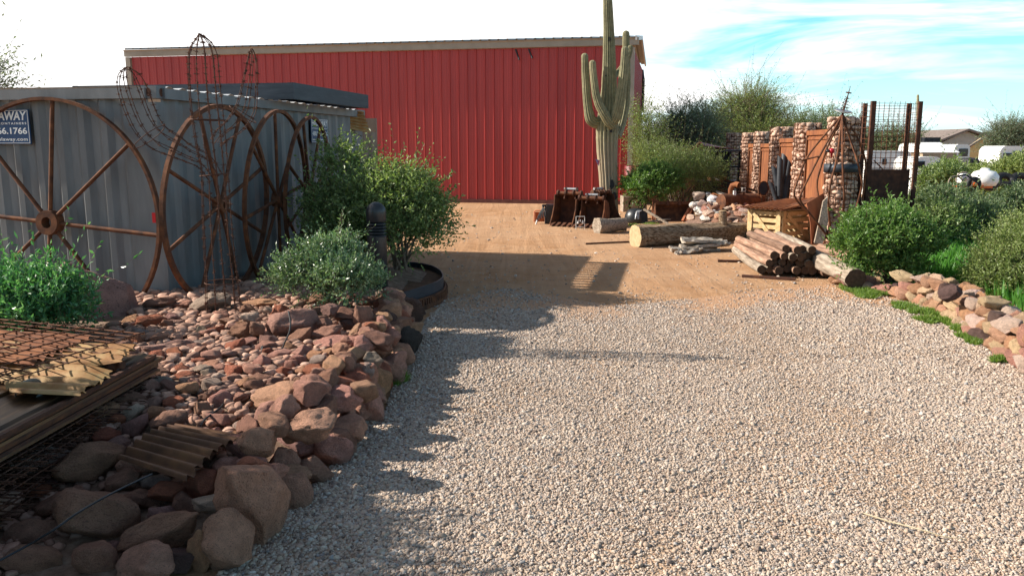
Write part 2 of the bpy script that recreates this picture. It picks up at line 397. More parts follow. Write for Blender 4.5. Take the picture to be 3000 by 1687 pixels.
def pebble_tree(name, mat, smin, smax):
    ng = bpy.data.node_groups.new(name, 'GeometryNodeTree')
    ng.interface.new_socket('Geometry', in_out='INPUT', socket_type='NodeSocketGeometry'); ng.interface.new_socket('Geometry', in_out='OUTPUT', socket_type='NodeSocketGeometry')
    L = ng.links.new; nn = ng.nodes.new
    gi = nn('NodeGroupInput'); go = nn('NodeGroupOutput')
    join = nn('GeometryNodeJoinGeometry')
    for k in range(7):
        ico = nn('GeometryNodeMeshIcoSphere'); ico.inputs['Radius'].default_value = .5; ico.inputs['Subdivisions'].default_value = 2
        sp = nn('GeometryNodeSetPosition'); nz = nn('ShaderNodeTexNoise'); nz.inputs['Scale'].default_value = 1.5; nz.inputs['Detail'].default_value = 1
        pos = nn('GeometryNodeInputPosition'); ad = nn('ShaderNodeVectorMath'); ad.operation = 'ADD'; ad.inputs[1].default_value = (k * 7.3, k * 3.1, k * 5.7)
        L(pos.outputs[0], ad.inputs[0]); L(ad.outputs[0], nz.inputs['Vector'])
        sb = nn('ShaderNodeVectorMath'); sb.operation = 'SUBTRACT'; sb.inputs[1].default_value = (.5, .5, .5); L(nz.outputs['Color'], sb.inputs[0])
        sc = nn('ShaderNodeVectorMath'); sc.operation = 'SCALE'; sc.inputs['Scale'].default_value = .95; L(sb.outputs[0], sc.inputs[0])
        L(ico.outputs['Mesh'], sp.inputs['Geometry']); L(sc.outputs[0], sp.inputs['Offset'])
        ss = nn('GeometryNodeSetShadeSmooth'); L(sp.outputs[0], ss.inputs['Geometry'])
        sm = nn('GeometryNodeSetMaterial'); sm.inputs['Material'].default_value = mat; L(ss.outputs[0], sm.inputs['Geometry'])
        g2 = nn('GeometryNodeGeometryToInstance'); L(sm.outputs[0], g2.inputs[0]); L(g2.outputs[0], join.inputs[0])
    ip = nn('GeometryNodeInstanceOnPoints'); ip.inputs['Pick Instance'].default_value = True
    m2p = nn('GeometryNodeMeshToPoints'); L(gi.outputs[0], m2p.inputs['Mesh'])
    L(m2p.outputs[0], ip.inputs['Points']); L(join.outputs[0], ip.inputs['Instance'])
    ri = nn('FunctionNodeRandomValue'); ri.data_type = 'INT'; ri.inputs['Min'].default_value = 0; ri.inputs['Max'].default_value = 6
    io = [s for s in ri.outputs if s.type == 'INT'][0]; L(io, ip.inputs['Instance Index'])
    rv = nn('FunctionNodeRandomValue'); rv.data_type = 'FLOAT_VECTOR'; rv.inputs['Min'].default_value = (-.5, -.5, 0); rv.inputs['Max'].default_value = (.5, .5, 6.283)
    rv.inputs['Seed'].default_value = 3
    e2r = nn('FunctionNodeEulerToRotation'); L(rv.outputs['Value'], e2r.inputs[0]); L(e2r.outputs[0], ip.inputs['Rotation'])
    at = nn('GeometryNodeInputNamedAttribute'); at.data_type = 'FLOAT_VECTOR'; at.inputs['Name'].default_value = 'size'
    L(at.outputs['Attribute'], ip.inputs['Scale']); L(ip.outputs[0], go.inputs[0])
    return ng
def pebble_mat():
    m, nt, b = nmat('pebble'); oi = nt.nodes.new('ShaderNodeObjectInfo')
    c = ramp(nt, PEB, oi.outputs['Random'], 'LINEAR')
    n2 = noise_node(nt, 3, 4, .6, coords(nt)); r2 = ramp(nt, [(.3, (.75,) * 3), (.7, (1.12,) * 3)], n2.outputs['Fac'])
    nt.links.new(mixc(nt, 1.0, c.outputs[0], r2.outputs[0], 'MULTIPLY'), b.inputs['Base Color'])
    b.inputs['Roughness'].default_value = .75; b.inputs['Specular IOR Level'].default_value = .3
    return m
M['pebble'] = pebble_mat(); PEB_TREE = pebble_tree('pebbles', M['pebble'], .016, .034)
def pebbles(name, pts, sizes, kindlabel=None):
    me = bpy.data.meshes.new(name); me.vertices.add(len(pts)); me.vertices.foreach_set('co', np.asarray(pts, float).ravel())
    a = me.attributes.new('size', 'FLOAT_VECTOR', 'POINT'); a.data.foreach_set('vector', np.asarray(sizes, float).ravel())
    me.materials.append(M['pebble'])
    o = bpy.data.objects.new(name, me); COL.objects.link(o)
    md = o.modifiers.new('scatter', 'NODES'); md.node_group = PEB_TREE
    tag(o, kindlabel, 'gravel', kind='stuff'); return o
def drive_pebbles():
    x, y = scatter_points(); n = len(x)
    s = rng.lognormal(math.log(.0099), .36, n) * (1 + .26 * edge_w(x, y)); s = np.clip(s, .0075, .032) * (1 + np.clip(y - 6, 0, 8) * .05)
    sz = np.stack([s * rng.uniform(.85, 1.35, n), s * rng.uniform(.8, 1.1, n), s * rng.uniform(.55, .9, n)], 1)
    z = .004 + sz[:, 2] * rng.uniform(.02, .36, n)
    # stray stones strewn over the dirt of the yard
    m = 5200; yy = 9.2 + 15 * rng.random(m) ** 1.5; xx = -2.2 + 9.5 * rng.random(m); cl = np.array([mnoise.noise((a * .8, b * .5, 21)) for a, b in zip(xx, yy)])
    kk = (rng.random(m) < .45 + 1.2 * cl) & ~inside(drive_poly, xx, yy); xx, yy = xx[kk], yy[kk]; q = np.clip(rng.lognormal(math.log(.015), .5, len(xx)), .008, .06); s3 = np.stack([q * 1.2, q, q * .7], 1)
    x = np.concatenate([x, xx]); y = np.concatenate([y, yy]); z = np.concatenate([z, q * .15]); sz = np.concatenate([sz, s3])
    pebbles('gravel', np.stack([x, y, z], 1), sz, 'loose mixed tan and grey pebbles covering the drive')
    return n
print('pebbles', drive_pebbles())

# ================================================================== red barn
def red_barn():
    base = G(1842, 600, 0); Rr = np.array([base[0], base[1], 0.0])     # front corner at the yard side
    ht = A(1850, 112, Rr[1])[2]
    # find the other end where the wall meets the ray through the far corner
    d = ray(388, 200); t = np.linalg.solve(np.array([[d[0], V[0]], [d[1], V[1]]]), Rr[:2]); Lb = t[1]
    t_ = thing('red_barn', 'long red ribbed metal barn with a tan gutter across the back of the yard', 'barn', Rr)
    m, nt, b = nmat('red barn paint'); p = coords(nt, 'World')
    mpb = nt.nodes.new('ShaderNodeMapping'); mpb.inputs['Scale'].default_value = (3, 3, .25); nt.links.new(p, mpb.inputs[0]); n1 = noise_node(nt, .8, 6, .6, mpb.outputs[0]); c = ramp(nt, [(.3, (.32, .027, .022)), (.7, (.42, .042, .033))], n1.outputs['Fac'])
    nt.links.new(c.outputs[0], b.inputs['Base Color']); b.inputs['Roughness'].default_value = .42; b.inputs['Specular IOR Level'].default_value = .45
    tan = mix_mat('tan trim paint', [(.3, (.27, .23, .18)), (.7, (.34, .29, .23))], 3, .5, 0, 0)
    roofm = mix_mat('barn roof metal', [(.3, (.16, .14, .12)), (.7, (.24, .21, .18))], 3, .45, .3, 0)
    def ribbed(p0, d, n, L, z0, z1):
        prof = []; pitch = .3048; k = int(L / pitch) + 1
        for i in range(k):
            o = i * pitch
            for a, h in ((0, 0), (.024, .036), (.05, .036), (.074, 0), (.125, 0), (.131, .006), (.150, .006), (.156, 0), (.21, 0), (.216, .006), (.235, .006), (.241, 0)):
                if o + a <= L: prof.append((o + a, h))
        prof.append((L, 0))
        g = np.array([[p0 + d * a + n * h + Z * z for a, h in prof] for z in (z0, z1)])
        return MB().sheet(g, smooth=False)
    nf = -U; D = 8.5
    L0 = Rr - V * Lb
    ribbed(L0, V, nf, Lb, .12, ht - .24).build('front_wall', m, t_)
    e = ribbed(Rr, U, V, D, .12, ht - .3); e.build('end_wall', m, t_)
    MB().beam(L0 + Z * .06 + nf * .03, Rr + Z * .06 + nf * .03, .1, .12).build('base_trim', mix_mat('dark base trim', [(.3, (.1, .03, .025)), (.7, (.16, .06, .045))], 5, .7, 0, 0, world=True), t_)
    # roof: low slope gable, ribs show at the eave
    ridge = ht + .55
    g = []
    prof = []
    for i in range(int(Lb / .3048) + 2):
        for a, h in ((0, .0), (.015, .05), (.06, .05), (.075, 0)):
            prof.append((min(i * .3048 + a - .1, Lb + .1), h))
    rf = MB()
    rf.sheet(np.array([[L0 + V * a + Z * (h + zz) + U * yy for a, h in prof] for yy, zz in ((-.22, ht + .0), (D / 2, ridge), (D + .2, ht))]), smooth=False)
    rf.build('roof', roofm, t_)
    gut = [(-.14, -.21), (-.14, -.03), (-.17, 0), (-.17, .015), (0, .015), (0, -.21)]
    MB().prism(gut, L0 - V * .2 + Z * (ht - .02) , U, Z, V, Lb + .4).build('gutter', tan, t_)
    # rounded gutter ends
    MB().box(L0 - V * .1 + Z * (ht / 2) + nf * .03, (.18, .14, ht - .5), axes=(V, U, Z)).build('corner_trim', tan, t_)
    MB().box(Rr + V * .0 + Z * (ht / 2 - .1) + nf * .035, (.16, .1, ht - .4), axes=(V, U, Z)).build('corner_trim', tan, t_)
    MB().beam(Rr + V * .12 + Z * (ht - .02) - U * .2, Rr + V * .12 + U * D / 2 + Z * (ridge - .02), .06, .14).beam(Rr + V * .12 + U * D / 2 + Z * (ridge - .02), Rr + V * .12 + U * (D + .2) + Z * (ht - .02), .06, .14).build('rake_trim', M['white'], t_)
    MB().tube([Rr + V * .02 + U * 7.9 + Z * (ht - .3), Rr + V * .08 + U * 7.9 + Z * (ht - .7), Rr + V * .08 + U * 7.9 + Z * (ht - 2.0)], .06, 8).build('downspout', M['dark_metal'], t_)
    for px, ln in ((1512, .35), (1550, .3)):
        d_ = ray(px, 150); tt = np.linalg.solve(np.array([[d_[0], V[0]], [d_[1], V[1]]]), Rr[:2])
        p0 = Rr - V * tt[1] + Z * (ht - .28) + nf * .08
        MB().beam(p0, p0 + V * .14 - Z * ln + nf * .1, .04, .04).build('bracket', M['dark_metal'], t_)
    return Rr, ht
BARN_R, BARN_H = red_barn()

# ================================================================== shipping container
C0 = G(503, 938, 0.0); C0[2] = 0
CH = A(458, 256, C0[1])[2]
CL, CW = 6.06, 2.44
def shipping_container():
    t_ = thing('shipping_container', 'grey corrugated steel shipping container with rusty wheels leaning on it', 'shipping container', C0)
    gm = mix_mat('grey container paint', [(.25, (.118, .121, .123)), (.5, (.168, .171, .172)), (.75, (.225, .227, .226))], 2.2, .55, .1, .12, .003, 30, cscale=(2.2, 2.2, .5), world=True)
    def corr(p0, d, n, L, z0, z1, name):
        prof = []; pitch = .278; a = 0
        prof.append((0, 0))
        x = .05
        while x + pitch < L:
            prof += [(x, 0), (x + .06, -.045), (x + .148, -.045), (x + .208, 0)]; x += pitch
        prof.append((L, 0))
        MB().sheet(np.array([[p0 + d * q + n * h + Z * z for q, h in prof] for z in (z0, z1)]), smooth=False).build(name, gm, t_)
    zt = CH - .0
    corr(C0 + U * .1 + V * -.012, U, V, CL - .2, .15, zt - .1, 'side_wall')
    corr(C0 - V * (CW - .1) + U * .012, V, -U, CW - .2, .15, zt - .1, 'end_wall')
    for a, b_ in ((C0 + U * .1, C0 + U * (CL - .1)), (C0 - V * (CW - .0) + U * .1, C0 - V * CW + U * (CL - .1)), (C0 - V * .1, C0 - V * (CW - .1)), (C0 - V * .1 + U * CL, C0 - V * (CW - .1) + U * CL)):
        MB().beam(a + Z * (zt - .06), b_ + Z * (zt - .06), .09, .11).build('top_rail', gm, t_)
        MB().beam(a + Z * .08, b_ + Z * .08, .09, .15).build('bottom_rail', gm, t_)
    # roof, corrugated: its lit ripple shows along the rails
    gl = [[C0 - V * (.04 + q * (CW - .08)) + U * a + Z * (zt + .012 + .016 * math.sin(a * 2 * math.pi / .26)) for a in np.arange(.1, CL - .1, .03)] for q in (0, 1)]
    lite = mix_mat('pale roof paint', [(.3, (.36, .37, .38)), (.7, (.48, .49, .5))], 5, .5, 0, 0)
    MB().sheet(np.array(gl)).build('roof', lite, t_)
    for a in (0, CL):
        for q in (0, CW):
            c = C0 - V * q + U * a; s = 1 if a == 0 else -1; s2 = 1 if q == 0 else -1
            MB().box(c + U * s * .075 - V * s2 * .075 + Z * zt / 2, (.13, .13, zt - .3), axes=(V, U, Z)).build('corner_post', gm, t_)
            cc = c + U * s * .081 - V * s2 * .075 + Z * (zt - .05)
            k = MB(); k.box(cc, (.178, .178, .13), axes=(V, U, Z)); o = k.build('corner_casting', gm, t_)
            if a == 0 and q == 0:
                for ax, nx, off in ((V, -U, .0905), (U, V, .0905)):
                    ang = np.linspace(0, 2 * math.pi, 17)[:-1]
                    f = cc + nx * off
                    MB().prism([(.03 * math.cos(x), .045 * math.sin(x)) for x in ang], f, ax, Z, nx, .002).build('casting_hole', M['rust_dark'], o)
    MB().box(C0 - V * CW / 2 + U * CL / 2 + Z * .12, (CW - .2, CL - .2, .06), axes=(V, U, Z)).build('floor_pan', gm, t_)
shipping_container()

def text_mesh(body, size, align='LEFT', bold=0.0, spacing=1.0):
    cu = bpy.data.curves.new('lettering', 'FONT'); cu.body = body; cu.size = size; cu.align_x = align; cu.offset = bold; cu.space_character = spacing
    cu.extrude = 0; ob = bpy.data.objects.new('lettering', cu); COL.objects.link(ob)
    dg = bpy.context.evaluated_depsgraph_get(); dg.update(); ev = ob.evaluated_get(dg); me = ev.to_mesh()
    v = np.array([tuple(x.co) for x in me.vertices]); f = [tuple(p.vertices) for p in me.polygons]
    ev.to_mesh_clear(); bpy.data.objects.remove(ob); bpy.data.curves.remove(cu)
    return v, f
def container_sign(p, ex, n, wd, ht, label):
    blue = mix_mat('sign blue', [(.3, (.012, .045, .12)), (.7, (.016, .055, .14))], 8, .4, 0, 0)
    t_ = thing('sign', label, 'sign', p)
    MB().box(p + n * .01, (wd, ht, .012), axes=(ex, Z, n)).build('board', blue, t_)
    fr = MB(); q = p + n * .0185
    for s in (-1, 1):
        fr.box(q + ex * s * (wd / 2 - .012) , (.006, ht - .02, .004), axes=(ex, Z, n)); fr.box(q + Z * s * (ht / 2 - .012), (wd - .03, .006, .004), axes=(ex, Z, n))
    fr.build('border', M['white'], t_)
    for body, size, zz, bold, sp, fit in (('HAULAWAY', ht * .34, ht * .2, .004, 1.0, .9), ('STORAGE CONTAINERS', ht * .085, ht * .07, .0008, 1.4, .9), ('480.966.1766', ht * .25, -ht * .2, .002, 1.0, .9), ('www.haulaway.com', ht * .13, -ht * .4, .001, 1.1, .9)):
        v, f = text_mesh(body, size, 'CENTER', bold, sp)
        k = wd * fit / (v[:, 0].max() - v[:, 0].min())
        xx = v[:, 0] * k; xx -= (xx.max() + xx.min()) / 2
        if body == 'HAULAWAY': xx = xx + v[:, 1] * .12
        P_ = q[None] + xx[:, None] * ex + (v[:, 1] + zz)[:, None] * Z + n * .0005
        parts = [f]
        if ' ' in body:     # one mesh per word
            fx = np.array([xx[list(a)].mean() for a in f]); o_ = np.sort(xx); gap = int(np.argmax(np.diff(o_))); cut = (o_[gap] + o_[gap + 1]) / 2
            parts = [[a for a, c in zip(f, fx) if c < cut], [a for a, c in zip(f, fx) if c >= cut]]
        for fs in parts:
            use = sorted({i for a in fs for i in a}); mp_ = {i: k for k, i in enumerate(use)}
            MB().add(P_[use], [tuple(mp_[i] for i in a) for a in fs]).build('lettering', M['white'], t_)
def on_face(px, py, n_off):
    d = ray(px, py); M_ = np.array([[d[0], V[0]], [d[1], V[1]]]); t = np.linalg.solve(M_, (C0 - U * n_off)[:2])
    return np.array([0, 0, H]) + d * t[0]
def on_side(px, py, n_off):
    d = ray(px, py); M_ = np.array([[d[0], -U[0]], [d[1], -U[1]]]); t = np.linalg.solve(M_, (C0 + V * n_off)[:2])
    return np.array([0, 0, H]) + d * t[0]
sr = on_face(90, 372, .005); sh = abs(on_face(90, 320, 0)[2] - on_face(90, 422, 0)[2])
container_sign(sr - V * .36, V, -U, .72, sh, 'blue hire sign on the container end behind the big wheel, cut off by the frame')
s2 = on_side(934, 384, .008); sh2 = abs(on_side(934, 348, 0)[2] - on_side(934, 418, 0)[2])
container_sign(s2, U, V, .62, sh2, 'small blue hire sign on the long side of the container by the bush')
# red sticker on the end wall
rp = on_face(451, 638, .004)
tag(MB().box(rp, (.04, .11, .006), axes=(V, Z, -U)).build('sticker', mix_mat('red sticker', [(.4, (.6, .01, .015)), (.6, (.65, .012, .02))], 5, .5, 0, 0), loc=rp), 'small red sticker on the grey container end beside the wheel rim', 'sticker')

# ================================================================== steel awning and lean-to behind
def awning():
    n0 = A(851, 242, 11.35); z1 = n0[2]; z0 = A(851, 291, 11.35)[2]
    n0[2] = 0; L = 2.8; W = 3.3
    t_ = thing('steel_awning', 'blue grey steel frame awning with slats overhanging the container roof', 'awning', n0 + Z * z0)
    zc = (z0 + z1) / 2; hh = z1 - z0
    for a, b_ in ((n0, n0 + U * L), (n0 - V * W, n0 - V * W + U * L)):
        MB().beam(a + Z * zc, b_ + Z * zc, .08, hh).build('side_beam', M['beam'], t_)
    for a in (n0 + U * .04, n0 + U * (L - .04)):
        MB().beam(a - V * .04 + Z * zc, a - V * (W - .04) + Z * zc, .076, hh - .004).build('end_beam', M['beam'], t_)
    ns = 13
    for i in range(ns):
        a = n0 + U * (.12 + i * (L - .24) / (ns - 1))
        MB().beam(a - V * .05 + Z * (z1 - .09), a - V * .95 + Z * (z1 - .09), .1, .04).build('slat', M['dark_metal'], t_)
    MB().box(n0 - V * (W / 2 + .45) + U * L / 2 + Z * (z1 - .06), (W - .95, L - .1, .02), axes=(V, U, Z)).build('roof_sheet', M['dark_metal'], t_)
    MB().beam(n0 - V * .95 + U * .1 + Z * (z0 + .05), n0 - V * .95 + U * (L - .1) + Z * (z0 + .05), .06, .08).build('cross_bar', M['beam'], t_)
    MB().beam(n0 + U * 1.5 - V * .3 + Z * (CH - .05), n0 + U * 1.5 - V * .3 + Z * z0, .03, .03).build('bracket', M['galv'], t_)
awning()
def lean_to():
    pa = A(968, 420, 14.45); pb = A(1101, 387, 14.95); zt = pb[2]
    pa[2] = 0; pb[2] = 0; d = (pb - pa) / np.linalg.norm(pb - pa); n = np.array([d[1], -d[0], 0]); Lp = np.linalg.norm(pb - pa)
    t_ = thing('plywood_lean_to', 'weathered plywood lean-to wall at the far end of the container', 'lean-to', pa)
    ply = mix_mat('weathered plywood', [(.3, (.17, .12, .09)), (.55, (.27, .2, .155)), (.75, (.34, .27, .21))], 4, .9, 0, .2, .004, 30, cscale=(2, 2, .4), world=True)
    MB().box((pa + pb) / 2 + Z * zt / 2, (Lp, .03, zt), axes=(d, n, Z)).build('front_panel', ply, t_)
    MB().box(pb - V * 1.6 + U * .05 + Z * 1.2, (3.2, .04, 2.4), axes=(V, U, Z)).build('back_panel', ply, t_)
    MB().box(pa + n * .08 + Z * 1.22, (.07, .07, 2.44), axes=(d, n, Z)).build('post', M['dark_metal'], t_)
    MB().box(pa + d * .12 + n * .07 + Z * 1.2, (.05, .05, 2.4), axes=(d, n, Z)).build('post', M['dark_metal'], t_)
    g = []
    for q in np.linspace(0, 1, 47):
        l = np.array([978, 319]) * (1 - q) + np.array([1003, 374]) * q; r = np.array([1064, 327]) * (1 - q) + np.array([1086, 391]) * q
        l_, r_ = A(*l, 14.2), A(*r, 14.5); w_ = .016 * math.sin(q * 6.5 * 2 * math.pi)
        g.append([l_ + n * w_, (l_ + r_) / 2 + n * w_, r_ + n * w_])
    tag(MB().sheet(np.array(g), .003).build('corrugated_sheet', M['rust_sheet'], loc=A(1000, 360, 14.3)), 'rusty corrugated strip hanging above the plywood wall under the awning', 'metal sheet')
lean_to()
# ================================================================== rocks
def rock_material(name, stain, moss=0.0):
    m, nt, b = nmat(name); p = coords(nt, 'Object', world_offset=True); oi = nt.nodes.new('ShaderNodeObjectInfo')
    n1 = noise_node(nt, 2.2, 6, .62, p); n2 = noise_node(nt, 9, 6, .7, p); n3 = noise_node(nt, 26, 3, .6, p)
    k1 = ramp(nt, [(.3, (.72,) * 3), (.55, (1,) * 3), (.75, (1.22,) * 3)], n1.outputs['Fac'])
    c = mixc(nt, 1.0, oi.outputs['Color'], k1.outputs[0], 'MULTIPLY')
    k2 = ramp(nt, [(.56, (0, 0, 0)), (.68, (1, 1, 1))], n2.outputs['Fac'])
    f = mixc(nt, 1.0, k2.outputs[0], (stain,) * 3, 'MULTIPLY')
    c = mixc(nt, f, c, (.075, .05, .045))
    k3 = ramp(nt, [(.33, (.35,) * 3), (.43, (1,) * 3), (.6, (1,) * 3), (.7, (1.4,) * 3)], n3.outputs['Fac'])  # speckled dark pits: crevice shade put into the colour, plus pale flecks
    c = mixc(nt, .8, c, k3.outputs[0], 'MULTIPLY')
    nt.links.new(c, b.inputs['Base Color']); b.inputs['Roughness'].default_value = .92; b.inputs['Specular IOR Level'].default_value = .2
    ad = nt.nodes.new('ShaderNodeMath'); ad.operation = 'MULTIPLY_ADD'; ad.inputs[1].default_value = .5
    nt.links.new(n3.outputs['Fac'], ad.inputs[0]); nt.links.new(n2.outputs['Fac'], ad.inputs[2])
    bump(nt, b, ad.outputs[0], 1.0, .045); return m
M['rock'] = rock_material('desert rock', .55); M['lava'] = rock_material('porous dark rock', .85)
def rock_mesh(seed, sub=3, rough=1.0, mat='rock', smooth=True):
    rd = random.Random(seed); bm = bmesh.new(); bmesh.ops.create_icosphere(bm, subdivisions=sub, radius=1)
    pl = []
    for _ in range(rd.randint(11, 17)):
        n = Vector((rd.gauss(0, 1), rd.gauss(0, 1), rd.gauss(0, 1))).normalized(); pl.append((n, rd.uniform(.5, .86)))
    o = Vector((rd.uniform(-50, 50),) * 3)
    for v in bm.verts:
        p = v.co.copy()
        for n, h in pl:
            d = p.dot(n) - h
            if d > 0: p -= n * d
        q = p * 1.3 + o
        p *= 1 + .15 * rough * mnoise.noise(q) + .08 * rough * mnoise.noise(q * 2.7) + .045 * rough * mnoise.noise(q * 6.3) + .022 * rough * mnoise.noise(q * 13)
        v.co = p
    mn = Vector([min(v.co[i] for v in bm.verts) for i in range(3)]); mx = Vector([max(v.co[i] for v in bm.verts) for i in range(3)])
    for v in bm.verts:
        v.co = Vector([(v.co[i] - (mn[i] + mx[i]) / 2) / ((mx[i] - mn[i]) / 2) for i in range(3)])
    me = bpy.data.meshes.new('rock'); bm.to_mesh(me); bm.free()
    me.polygons.foreach_set('use_smooth', [smooth] * len(me.polygons)); me.materials.append(M[mat]); return me
ROCKS = [rock_mesh(100 + i, 4) for i in range(16)]
SMALL = [rock_mesh(300 + i, 3, 1.1) for i in range(12)]
LAVA = [rock_mesh(500 + i, 4, 1.7, 'lava') for i in range(5)]
TINT = {'tan': (.45, .245, .155), 'pink': (.45, .225, .165), 'mauve': (.33, .18, .145), 'red': (.38, .135, .08), 'orange': (.48, .25, .145), 'brown': (.30, .155, .105),
        'grey': (.36, .26, .21), 'dark': (.13, .08, .065), 'pale': (.54, .39, .30), 'black': (.05, .042, .04), 'cream': (.52, .36, .22)}
def put_rock(pos, size, tint, label, group=None, meshes=None, rz=0.0, tilt=(0, 0), seed=0, cat='rock', name='rock'):
    rd = random.Random(seed * 13 + 5); me = (meshes or ROCKS)[seed % len(meshes or ROCKS)]
    o = bpy.data.objects.new(name, me); COL.objects.link(o); o.location = [float(x) for x in pos]
    o.scale = [float(s) / 2 for s in size]; o.rotation_euler = (tilt[0], tilt[1], rz)
    c = TINT[tint]; j = rd.uniform(1.15, 1.5); o.color = (c[0] * j, c[1] * j * rd.uniform(.95, 1.05), c[2] * j * rd.uniform(.93, 1.07), 1)
    tag(o, label, cat, group); return o
COUNT = [0]
def px_rock(x0, y0, x1, y1, tint, z0, label, tilt=0.0, deep=.8, mesh=None, sink=.08):
    """a rock whose seen outline is the given box of the photo, resting at height z0"""
    COUNT[0] += 1; i = COUNT[0]
    if z0 >= .14 and G(x0, y0, z0)[1] > 4.4 and x0 < 1400: z0 += .09
    cx, cy = (x0 + x1) / 2, (y0 + y1) / 2
    p = G(cx, cy, z0 + .1); k = ppm(p); wd = (x1 - x0) / k; hh = (y1 - y0) / k
    phi = math.atan2(H - p[2], p[1]); dp = max(.5 * wd, min(wd * deep, hh * 1.3))
    # outline height of an ellipsoid: sqrt((hz cos)^2 + (dp sin)^2)
    hz = math.sqrt(max(hh ** 2 - (dp * math.sin(phi)) ** 2, (.42 * hh) ** 2)) / math.cos(phi)
    c = G(cx, cy, z0 + hz * (.5 - sink))
    if tilt:
        wd = wd / (abs(math.cos(tilt)) + .5 * abs(math.sin(tilt))); hz *= (1 - .35 * abs(math.sin(tilt)))
    return put_rock(c, (wd * 1.14, dp * 1.1, hz * 1.14), tint, label, None, LAVA if mesh == 'lava' else ROCKS, 0.0, (random.Random(i).uniform(-.12, .12), tilt), i * 7 + 3)
# soil of the raised bed
BED = [G(*q, 0)[:2] for q in [(560, 1760), (640, 1687), (730, 1580), (840, 1480), (905, 1420), (975, 1355), (1025, 1300), (1055, 1240), (1110, 1215), (1138, 1140), (1180, 1075), (1215, 1010), (1210, 965), (1235, 905), (1300, 850), (1310, 810), (1270, 777)]] + [G(1160, 768, 0)[:2], G(980, 770, 0)[:2], np.array(C0[:2]), np.array((C0 - V * 3.5)[:2]), np.array([-6.6, 2.0]), np.array([-1.6, 1.6])]
def bed_z(x, y):
    """height of the mound inside the border"""
    d = edge_d(x, y)
    return (.19 + .1 * sstep(.1, .6, d)) * (.12 + .88 * sstep(3.9, 5.2, y))
def edge_d(x, y):
    d = 1e9
    for i in range(17):
        a, b = BED[i], BED[i + 1]; ab = b - a; t = np.clip(np.dot(np.array([x, y]) - a, ab) / np.dot(ab, ab), 0, 1)
        d = min(d, np.linalg.norm(a + ab * t - np.array([x, y])))
    return d
def bed():
    m = mix_mat('gritty bed soil', [(.3, (.14, .085, .055)), (.5, (.22, .135, .09)), (.7, (.31, .22, .16))], 14, .95, 0, .9, .02, 70, world=True)
    bm = bmesh.new(); vs = []
    poly = BED; xs = np.arange(-6.6, 0, .16); ys = np.arange(1.6, 11.2, .16)
    X, Y = np.meshgrid(xs, ys); ins = inside(poly, X, Y)
    idx = {}
    for i in range(len(ys)):
        for j in range(len(xs)):
            if ins[i, j] and edge_d(X[i, j], Y[i, j]) > .16: idx[i, j] = bm.verts.new((X[i, j], Y[i, j], bed_z(X[i, j], Y[i, j]) + .03 * mnoise.noise((X[i, j] * 3, Y[i, j] * 3, 0))))
    for i in range(len(ys) - 1):
        for j in range(len(xs) - 1):
            q = [idx.get(k) for k in ((i, j), (i, j + 1), (i + 1, j + 1), (i + 1, j))]
            if all(q): bm.faces.new(q)
    # skirt down to the ground
    ed = [e for e in bm.edges if len(e.link_faces) == 1]
    r = bmesh.ops.extrude_edge_only(bm, edges=ed)
    for g in r['geom']:
        if isinstance(g, bmesh.types.BMVert): g.co.z = -.05
    bmesh.ops.recalc_face_normals(bm, faces=bm.faces)
    me = bpy.data.meshes.new('garden_bed_soil'); bm.to_mesh(me); bm.free(); me.materials.append(m)
    o = bpy.data.objects.new('garden_bed_soil', me); COL.objects.link(o); tag(o, kind='structure')
bed()
